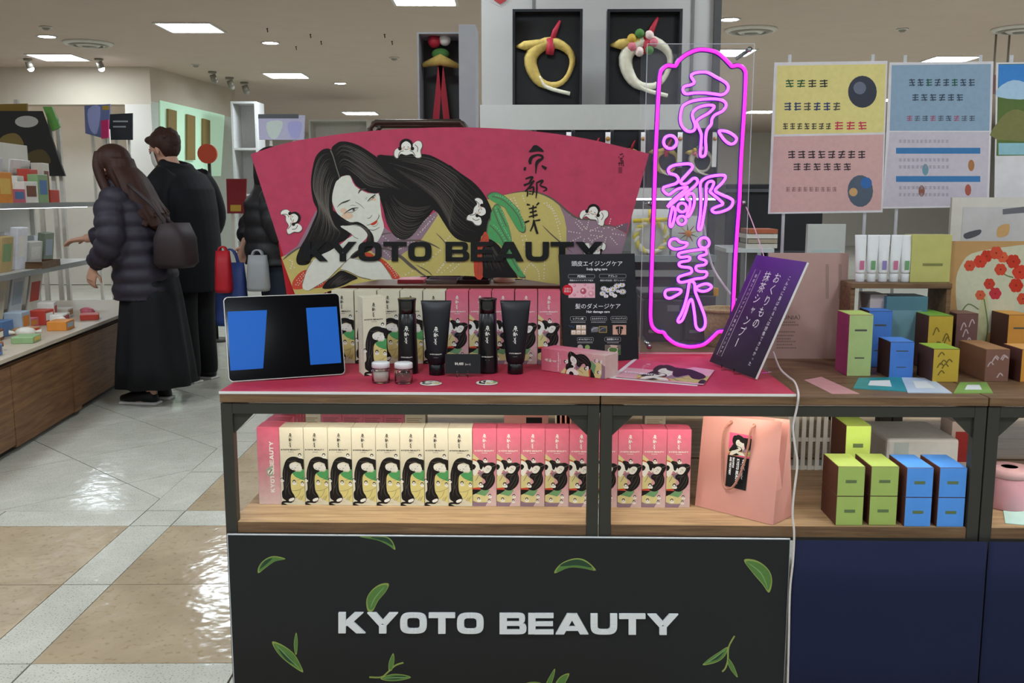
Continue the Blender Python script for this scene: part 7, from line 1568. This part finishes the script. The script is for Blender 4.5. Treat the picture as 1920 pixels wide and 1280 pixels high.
def hand(mb, w, d, up, side, m, curl=.5, s=1.0):
    """w wrist, d pointing direction, up = back of the hand, side = +1/-1 thumb side"""
    d = Vector(d).normalized(); up = Vector(up); up = (up - d * up.dot(d)).normalized(); sd = d.cross(up) * side; w = Vector(w)
    mb.loft([(w - d * .02, .026 * s, .020 * s, sd, up), (w + d * .02 * s, .032 * s, .019 * s, sd, up), (w + d * .06 * s, .040 * s, .016 * s, sd, up), (w + d * .09 * s, .040 * s, .014 * s, sd, up)], m, 14)
    for k, (o_, L) in enumerate(((.029, .070), (.010, .080), (-.010, .075), (-.029, .058))):
        b0 = w + d * .08 * s + sd * o_ * s; a_ = curl
        p1 = b0 + (d * math.cos(a_ * .5) - up * math.sin(a_ * .5)) * L * .45 * s; p2 = p1 + (d * math.cos(a_ * 1.3) - up * math.sin(a_ * 1.3)) * L * .32 * s; p3 = p2 + (d * math.cos(a_ * 2) - up * math.sin(a_ * 2)) * L * .25 * s
        mb.tube([b0 - d * .01, p1, p2, p3], [.0095 * s, .009 * s, .0085 * s, .007 * s], m, 8); mb.ball(p3, .007 * s, m, 8, 6)
    t0 = w + d * .03 * s + sd * .032 * s; t1 = t0 + (d * .6 + sd * .75 - up * .2).normalized() * .035 * s; t2 = t1 + (d * .9 + sd * .25 - up * .3).normalized() * .03 * s
    mb.tube([t0 - sd * .012, t1, t2], [.0115 * s, .0105 * s, .0085 * s], m, 8); mb.ball(t2, .0085 * s, m, 8, 6)
def head(mb, c, f, m, s=1.0):
    """c head centre, f facing"""
    f = Vector(f).normalized(); l = Vector((0, 0, 1)).cross(f).normalized(); u = f.cross(l); c = Vector(c)
    M = Matrix((f, l, u)).transposed()
    mb.ball(c + u * .02 * s, (.094 * s, .076 * s, .098 * s), m, 20, 14, M); mb.ball(c + f * .03 * s - u * .05 * s, (.058 * s, .052 * s, .062 * s), m, 16, 10, M); mb.ball(c + f * .06 * s - u * .088 * s, (.022 * s, .026 * s, .018 * s), m, 10, 8, M)
    mb.tube([c + f * .09 * s + u * .012 * s, c + f * .112 * s - u * .025 * s, c + f * .09 * s - u * .032 * s], [.009 * s, .013 * s, .010 * s], m, 8)
    for q in (-1, 1): mb.ball(c + l * .078 * s * q - u * .012 * s - f * .005 * s, (.016 * s, .008 * s, .03 * s), m, 10, 8, M); mb.ball(c + f * .088 * s + l * .03 * s * q + u * .018 * s, (.010 * s, .02 * s, .008 * s), m, 8, 6, M)
    mb.ball(c + f * .086 * s - u * .062 * s, (.011 * s, .024 * s, .010 * s), m, 10, 6, M)
def face_parts(r, c, f, s=1.0, brow='#2a1a14'):
    f = Vector(f).normalized(); l = Vector((0, 0, 1)).cross(f).normalized(); u = f.cross(l); c = Vector(c); M = Matrix((f, l, u)).transposed()
    for q in (-1, 1):
        MB().ball(c + f * .086 * s + l * .032 * s * q + u * .004 * s, (.010 * s, .014 * s, .007 * s), mat('#15100e', .2, var=0), 10, 6, M).build('eye', r, local=True)
        MB().tube([c + f * .090 * s + l * (.016) * s * q + u * .026 * s, c + f * .088 * s + l * .034 * s * q + u * .032 * s, c + f * .076 * s + l * .052 * s * q + u * .026 * s], .0035 * s, mat(brow, .7), 6).build('eyebrow', r, local=True)
    MB().tube([c + f * .088 * s + l * .02 * s - u * .062 * s, c + f * .097 * s - u * .062 * s, c + f * .088 * s - l * .02 * s - u * .062 * s], .004 * s, mat('#a8584c', .5), 6).build('mouth', r, local=True)
def puff(z, amp=.012, per=.085): return amp * abs(math.sin(math.pi * z / per))
# --- woman in a padded jacket reaching for the shelf
wp = atZ(292, 752, 0)
woman = thing('person', 'person with long brown hair, plum padded jacket and long black skirt reaching to the shelf', 'person', wp, (0, 0, math.pi - .12))
F0 = Vector((.97, 0, -.2))
b = MB(); hc = Vector((.215, 0, 1.475))
head(b, hc, F0, M_SK, .98); limb(b, [(.12, 0, 1.26), (.155, 0, 1.34), (.185, 0, 1.42)], [.07, .052, .05], M_SK)
b.loft([((0, 0, .80), .12, .16), ((.0, 0, .92), .115, .155), ((.03, 0, 1.05), .10, .13), ((.07, 0, 1.20), .11, .16), ((.11, 0, 1.30), .085, .16), ((.13, 0, 1.34), .05, .08)], M_SK, 20)
for q in (-1, 1): limb(b, [(0, .085 * q, .84), (.01, .085 * q, .46), (-.02, .085 * q, .10), (.0, .085 * q, .05)], [.085, .058, .04, .038], M_SK); b.ball((.05, .085 * q, .04), (.11, .04, .035), M_SK)
LW = Vector((.245, .20, .865)); RW = Vector((.52, -.17, 1.02))
limb(b, [(.12, .17, 1.29), (.10, .235, 1.06), LW], [.05, .04, .028], M_SK); hand(b, LW, (.35, -.1, -1), (.2, 1, 0), -1, M_SK, .55, .95)
limb(b, [(.12, -.17, 1.29), (.24, -.25, 1.09), RW], [.05, .04, .028], M_SK); hand(b, RW, (1, .1, -.15), (0, -.1, 1), 1, M_SK, .35, .95)
remesh(b, 'body', woman, .0055, M_SK); face_parts(woman, hc, F0, .98)
M_JK = mat('#2c2732', .6, var=.08, scale=14)
j = MB(); rings = []
for k in range(40):
    t = k / 39; z = .66 + t * .70
    if t < .75: fx = .02 + .08 * max(0, (z - .85)) / .45; rx = .175 - .02 * t; ry = .225 - .01 * t
    else: u_ = (t - .75) / .25; fx = .02 + .08 * (z - .85) / .45; rx = .16 - .075 * u_ ** 2; ry = .218 - .12 * u_ ** 2
    pf = puff(z, .018); rings.append(((fx, 0, z), rx + pf, ry + pf))
j.loft(rings, M_JK, 28)
def sleeve(mb, pts, rad, m):
    P = crv([tuple(p) + (q,) for p, q in zip(pts, rad)], 9); L = 0; out = []
    for i, p in enumerate(P):
        if i: L += (Vector(p[:3]) - Vector(P[i - 1][:3])).length
        out.append((p[:3], p[3] + puff(L, .014, .08)))
    mb.tube([p[0] for p in out], [p[1] for p in out], m, 18)
sleeve(j, [(.10, .14, 1.30), (.11, .22, 1.20), (.09, .255, 1.05), (.15, .24, .95), LW + Vector((-.012, .003, .03))], [.075, .08, .075, .066, .048], M_JK); sleeve(j, [(.10, -.14, 1.30), (.16, -.22, 1.19), (.24, -.26, 1.09), (.38, -.22, 1.05), RW + Vector((-.03, -.01, .004))], [.075, .08, .072, .062, .046], M_JK)
j.tube([(.135 + .075 * math.cos(t), .078 * math.sin(t), 1.365 + .012 * math.cos(t)) for t in [2 * math.pi * k / 16 for k in range(16)]], .028, M_JK, 10, True)
remesh(j, 'padded_jacket', woman, .009, M_JK, 2)
sk = MB(); vs = []; fs = []; N = 56
for i, (z, rx, ry) in enumerate(((.80, .155, .19), (.66, .175, .215), (.45, .20, .235), (.25, .225, .25), (.115, .235, .255))):
    for k in range(N): t = 2 * math.pi * k / N; w = 1 + (.02 + .05 * (i / 4)) * math.sin(t * 9) ; vs.append((rx * w * math.cos(t) - .01, ry * w * math.sin(t), z))
for i in range(4):
    for k in range(N): fs.append((i * N + k, (i + 1) * N + k, (i + 1) * N + (k + 1) % N, i * N + (k + 1) % N))
sk.add(vs, fs, mat('#0e0e11', .85, var=.05), True); o = sk.build('long_skirt', woman, local=True); md = o.modifiers.new('s', 'SOLIDIFY'); md.thickness = .006
for q in (-1, 1):
    sh_ = MB().loft([((-.06, .085 * q, .03), .02, .03, (0, 1, 0), (0, 0, 1)), ((-.03, .085 * q, .06), .045, .055, (0, 1, 0), (0, 0, 1)), ((.04, .085 * q, .055), .047, .045, (0, 1, 0), (0, 0, 1)), ((.12, .085 * q, .042), .047, .032, (0, 1, 0), (0, 0, 1)), ((.18, .085 * q, .034), .025, .02, (0, 1, 0), (0, 0, 1))], mat('#131315', .5), 16).build('shoe', woman, local=True)
    MB().bx(-.07, .18, .085 * q - .046, .085 * q + .046, .0, .018, mat('#d9d6d2', .6)).build('shoe_sole', woman, local=True, bevel=.008, under=sh_)
h = MB(); MH = mat('#34190f', .6, var=.2, scale=60)
h.ball(hc + Vector((-.02, 0, .035)), (.112, .098, .102), MH, 20, 14); h.loft([((.16, 0, 1.52), .088, .098), ((.135, 0, 1.43), .09, .11), ((.075, 0, 1.34), .085, .135), ((.015, 0, 1.26), .075, .15), ((-.05, 0, 1.18), .06, .15), ((-.10, 0, 1.11), .04, .13), ((-.12, 0, 1.08), .012, .09)], MH, 20)
rdh = random.Random(9)
for k in range(90):
    a_ = rdh.uniform(-1.5, 1.5); y_ = .11 * math.sin(a_); limb(h, [(.175 - .075 * math.cos(a_), y_ * .75, 1.50), (.10 - .09 * math.cos(a_), y_ * 1.15, 1.40), (.03 - .085 * math.cos(a_), y_ * 1.38, 1.27), (-.06 - .06 * math.cos(a_), y_ * 1.4, 1.15 + rdh.uniform(-.05, .04))], [.004, .013, .012, .005], MH, 6)
for q in (-1, 1): limb(h, [(.25, .07 * q, 1.56), (.25, .088 * q, 1.48), (.225, .095 * q, 1.40), (.17, .11 * q, 1.30), (.13, .115 * q, 1.22)], [.022, .028, .03, .03, .012], MH)
remesh(h, 'hair', woman, .006, MH, 1)
R_ = ROOTM[woman.name]
bag = thing('shoulder_bag', 'dark brown shoulder bag hanging behind the person in the plum jacket', 'bag', M=R_ @ Matrix.Translation((-.24, .10, .86)))
MBG = mat('#33282a', .6, var=.08)
MB().loft([((0, 0, .0), .09, .09), ((0, 0, .03), .115, .125), ((0, 0, .18), .105, .13), ((0, 0, .27), .06, .12)], MBG, 24, power=.6).build('pouch', bag, local=True); MB().tube(crv([(0, .1, .25), (.06, .12, .36), (.20, .10, .475), (.27, .02, .50), (.30, -.06, .46), (.2, -.16, .34), (.05, -.1, .25)], 5), .011, MBG, 8).build('strap', bag, local=True)
# --- man in a dark coat with a mask
mp = atZ(372, 712, 0)
man = thing('person', 'person with short brown hair, white mask and navy black coat behind the one in plum', 'person', mp, (0, 0, math.pi - .35))
b = MB(); hc = Vector((.20, 0, 1.615)); F1 = Vector((.93, 0, -.36))
head(b, hc, F1, M_SK, 1.03); limb(b, [(.08, 0, 1.40), (.13, 0, 1.48), (.165, 0, 1.55)], [.08, .06, .058], M_SK)
b.loft([((0, 0, .86), .12, .165), ((0, 0, 1.0), .115, .16), ((.02, 0, 1.15), .11, .16), ((.05, 0, 1.32), .12, .19), ((.08, 0, 1.42), .09, .19), ((.1, 0, 1.48), .05, .08)], M_SK, 20)
for q in (-1, 1): limb(b, [(0, .09 * q, .88), (.01, .09 * q, .48), (-.02, .09 * q, .10), (.0, .09 * q, .05)], [.09, .062, .045, .04], M_SK); b.ball((.05, .09 * q, .04), (.12, .043, .035), M_SK)
for q in (-1, 1):
    w_ = Vector((.20, .22 * q, .88)); limb(b, [(.07, .2 * q, 1.42), (.04, .27 * q, 1.15), w_], [.055, .045, .03], M_SK); hand(b, w_, (.3, -.12 * q, -1), (.3, q, 0), -q, M_SK, .6, 1.0)
remesh(b, 'body', man, .0055, M_SK); face_parts(man, hc, F1, 1.03)
MC = mat('#080a11', .75, var=.06, scale=16)
j = MB(); j.loft([((0, 0, .64), .185, .235), ((0, 0, .80), .18, .235), ((.0, 0, 1.0), .172, .23), ((.02, 0, 1.2), .175, .24), ((.045, 0, 1.34), .17, .25), ((.07, 0, 1.44), .13, .215), ((.10, 0, 1.50), .085, .11)], MC, 28)
for q in (-1, 1): limb(j, [(.06, .16 * q, 1.43), (.06, .26 * q, 1.32), (.035, .30 * q, 1.14), (.10, .275 * q, 1.0), (.185, .232 * q, .905)], [.085, .092, .082, .072, .056], MC, 18)
j.tube([(.10 + .085 * math.cos(t), .09 * math.sin(t), 1.50 + .02 * math.cos(t)) for t in [2 * math.pi * k / 16 for k in range(16)]], .032, MC, 10, True)
remesh(j, 'coat', man, .010, MC, 2)
t_ = MB(); MT = mat('#08090b', .8, var=.05); t_.loft([((0, 0, .98), .13, .175), ((0, 0, .84), .14, .19), ((0, 0, .76), .12, .18)], MT, 24)
for q in (-1, 1): limb(t_, [(0, .09 * q, .86), (.01, .092 * q, .50), (-.015, .092 * q, .13), (-.01, .092 * q, .06)], [.105, .085, .07, .07], MT, 18)
remesh(t_, 'trousers', man, .009, MT, 2)
for q in (-1, 1):
    sh_ = MB().loft([((-.07, .09 * q, .035), .025, .03, (0, 1, 0), (0, 0, 1)), ((-.03, .09 * q, .05), .05, .045, (0, 1, 0), (0, 0, 1)), ((.08, .09 * q, .045), .05, .04, (0, 1, 0), (0, 0, 1)), ((.2, .09 * q, .03), .03, .02, (0, 1, 0), (0, 0, 1))], mat('#131315', .5), 16).build('shoe', man, local=True); MB().bx(-.08, .2, .09 * q - .05, .09 * q + .05, 0, .014, mat('#cfccc8', .6)).build('shoe_sole', man, local=True, bevel=.006, under=sh_)
h = MB(); MH2 = mat('#3a221a', .6, var=.18, scale=70); u1 = Vector((.36, 0, .93))
h.ball(hc - F1 * .03 + u1 * .045, (.112, .098, .092), MH2, 20, 14); h.ball(hc - F1 * .06 + u1 * .0, (.06, .085, .09), MH2, 16, 10); h.ball(hc + F1 * .055 + u1 * .085, (.055, .075, .035), MH2, 14, 10)
rd2 = random.Random(2)
for k in range(40):
    a_ = rd2.uniform(0, 2 * math.pi); e = rd2.uniform(.2, 1.3); p = hc - F1 * .03 + u1 * .045 + Vector((.1 * math.cos(a_) * math.sin(e), .09 * math.sin(a_) * math.sin(e), .09 * math.cos(e))); h.tube([p, p + Vector((.02 * math.cos(a_) + .01, .02 * math.sin(a_), -.005)) * 1.2], [.02, .006], MH2, 6)
remesh(h, 'hair', man, .007, MH2, 1)
ms = MB(); lv = Vector((0, 1, 0)); up_ = F1.cross(lv) * -1
u2 = Vector((.36, 0, .93)).normalized(); Mm = Matrix((F1.normalized(), lv, u2)).transposed()
ms.loft([(hc + F1 * .03 - u2 * .02, .002, .002), (hc + F1 * .03 - u2 * .02, .002, .002)], mat('#d5d3cc', .7), 4)
ms = MB(); vs = []; fs = []
for i in range(7):
    for k in range(13):
        t = -1.25 + 2.5 * k / 12; v_ = -.105 + .10 * i / 6; rr_ = .098 + .016 * math.sin(math.pi * i / 6) * math.cos(t); vs.append(hc + Mm @ Vector((rr_ * math.cos(t) * 1.02 - .0, .082 * math.sin(t), v_)))
for i in range(6):
    for k in range(12): fs.append((i * 13 + k, i * 13 + k + 1, (i + 1) * 13 + k + 1, (i + 1) * 13 + k))
ms.add(vs, fs, mat('#d5d3cc', .7), True); o = ms.build('face_mask', man, local=True); md = o.modifiers.new('s', 'SOLIDIFY'); md.thickness = .003
# --- third shopper behind the fan sign
cp = atY(508, 330, 6.25); cp = Vector((cp.x, 6.25, 0))
shp = thing('person', 'person with black hair and dark grey padded jacket half hidden behind the fan sign', 'person', cp, (0, 0, .35))
b = MB(); hc = Vector((.03, 0, 1.475)); F2 = Vector((1, .1, -.15)); head(b, hc, F2, M_SK, .98); limb(b, [(-.0, 0, 1.28), (.01, 0, 1.35), (.02, 0, 1.42)], [.07, .052, .05], M_SK)
b.loft([((0, 0, .80), .12, .16), ((0, 0, .95), .11, .15), ((0, 0, 1.12), .11, .15), ((.0, 0, 1.26), .10, .17), ((.0, 0, 1.34), .05, .08)], M_SK, 20)
for q in (-1, 1): limb(b, [(0, .085 * q, .84), (.01, .085 * q, .46), (-.02, .085 * q, .10), (.0, .085 * q, .05)], [.085, .058, .04, .038], M_SK); b.ball((.05, .085 * q, .04), (.11, .04, .035), M_SK)
WB = Vector((-.17, .17, .98)); WF = Vector((.22, -.22, .90))
limb(b, [(0, .17, 1.29), (-.10, .23, 1.10), WB], [.05, .042, .028], M_SK); hand(b, WB, (-.25, 0, -1), (-.3, 1, 0), -1, M_SK, .8, .95)
limb(b, [(0, -.17, 1.29), (.03, -.25, 1.08), WF], [.05, .042, .028], M_SK); hand(b, WF, (.3, 0, -1), (.3, -1, 0), 1, M_SK, .8, .95)
remesh(b, 'body', shp, .0055, M_SK); face_parts(shp, hc, F2, .98)
MJ3 = mat('#1f1e20', .55, var=.08, scale=14); j = MB(); rings = []
for k in range(36):
    t = k / 35; z = .86 + t * .49; u_ = max(0, (t - .7) / .3); pf = puff(z, .014, .1); rings.append(((-.005, 0, z), .165 - .08 * u_ ** 2 + pf, .215 - .12 * u_ ** 2 + pf))
j.loft(rings, MJ3, 28); sleeve(j, [(0, .14, 1.30), (-.03, .22, 1.22), (-.11, .25, 1.10), WB + Vector((.01, .01, .03))], [.075, .085, .08, .052], MJ3); sleeve(j, [(0, -.14, 1.30), (.0, -.22, 1.22), (.03, -.26, 1.08), WF + Vector((-.01, 0, .03))], [.075, .085, .08, .052], MJ3)
j.tube([(.0 + .08 * math.cos(t), .085 * math.sin(t), 1.36) for t in [2 * math.pi * k / 16 for k in range(16)]], .03, MJ3, 10, True); remesh(j, 'padded_jacket', shp, .010, MJ3, 2)
t_ = MB(); MT3 = mat('#1a2230', .8, var=.05); t_.loft([((0, 0, .98), .125, .17), ((0, 0, .84), .135, .18), ((0, 0, .76), .12, .17)], MT3, 24)
for q in (-1, 1): limb(t_, [(0, .088 * q, .86), (.01, .09 * q, .50), (-.015, .09 * q, .13), (-.01, .09 * q, .06)], [.1, .08, .065, .065], MT3, 18)
remesh(t_, 'trousers', shp, .010, MT3, 2)
for q in (-1, 1): MB().loft([((-.07, .09 * q, .035), .025, .03, (0, 1, 0), (0, 0, 1)), ((-.03, .09 * q, .045), .05, .045, (0, 1, 0), (0, 0, 1)), ((.08, .09 * q, .042), .05, .04, (0, 1, 0), (0, 0, 1)), ((.2, .09 * q, .03), .03, .02, (0, 1, 0), (0, 0, 1))], mat('#131315', .5), 16).build('shoe', shp, local=True)
h = MB(); MH3 = mat('#12100f', .45, var=.1, scale=60); h.ball(hc + Vector((-.022, 0, .035)), (.108, .094, .098), MH3, 20, 14); h.loft([((-.02, 0, 1.50), .088, .094), ((-.035, 0, 1.42), .075, .098), ((-.045, 0, 1.36), .06, .095), ((-.05, 0, 1.33), .03, .07)], MH3, 20); remesh(h, 'hair', shp, .008, MH3, 3)
def tote(px, pyt, pyb, wpx, Y, c, lb, handtop):
    a_ = atY(px - wpx / 2, pyt, Y); b_ = atY(px + wpx / 2, pyb, Y); w_ = b_.x - a_.x; h_ = a_.z - b_.z
    r = thing('tote_bag', lb, 'bag', ((a_.x + b_.x) / 2, Y, b_.z), group='bags carried by the third shopper')
    MB().loft([((0, 0, 0), w_ * .46, .05), ((0, 0, h_ * .1), w_ * .5, .06), ((0, 0, h_ * .7), w_ * .46, .045), ((0, 0, h_), w_ * .42, .02)], mat(c, .55, var=.08, scale=9), 24, power=.6).build('pouch', r, local=True)
    zt = handtop - b_.z; xt = 0.0
    for yy in (-.015, .015): MB().tube(crv([(-w_ * .25, yy, h_ - .01), (-w_ * .16, yy, h_ + (zt - h_) * .7), (0, yy * .3, zt), (w_ * .16, yy, h_ + (zt - h_) * .7), (w_ * .25, yy, h_ - .01)], 5), .006, mat(c, .55, var=.08, scale=9), 8).build('handle', r, local=True)
tote(419, 470, 548, 34, 6.0, '#a81624', 'red tote bag hanging beside the third shopper', .98); tote(434, 492, 610, 66, 6.1, '#2c3f78', 'large blue tote bag beside the third shopper', .96); tote(484, 478, 545, 44, 6.0, '#8d8f90', 'small grey bag over the blue tote bag', .96)
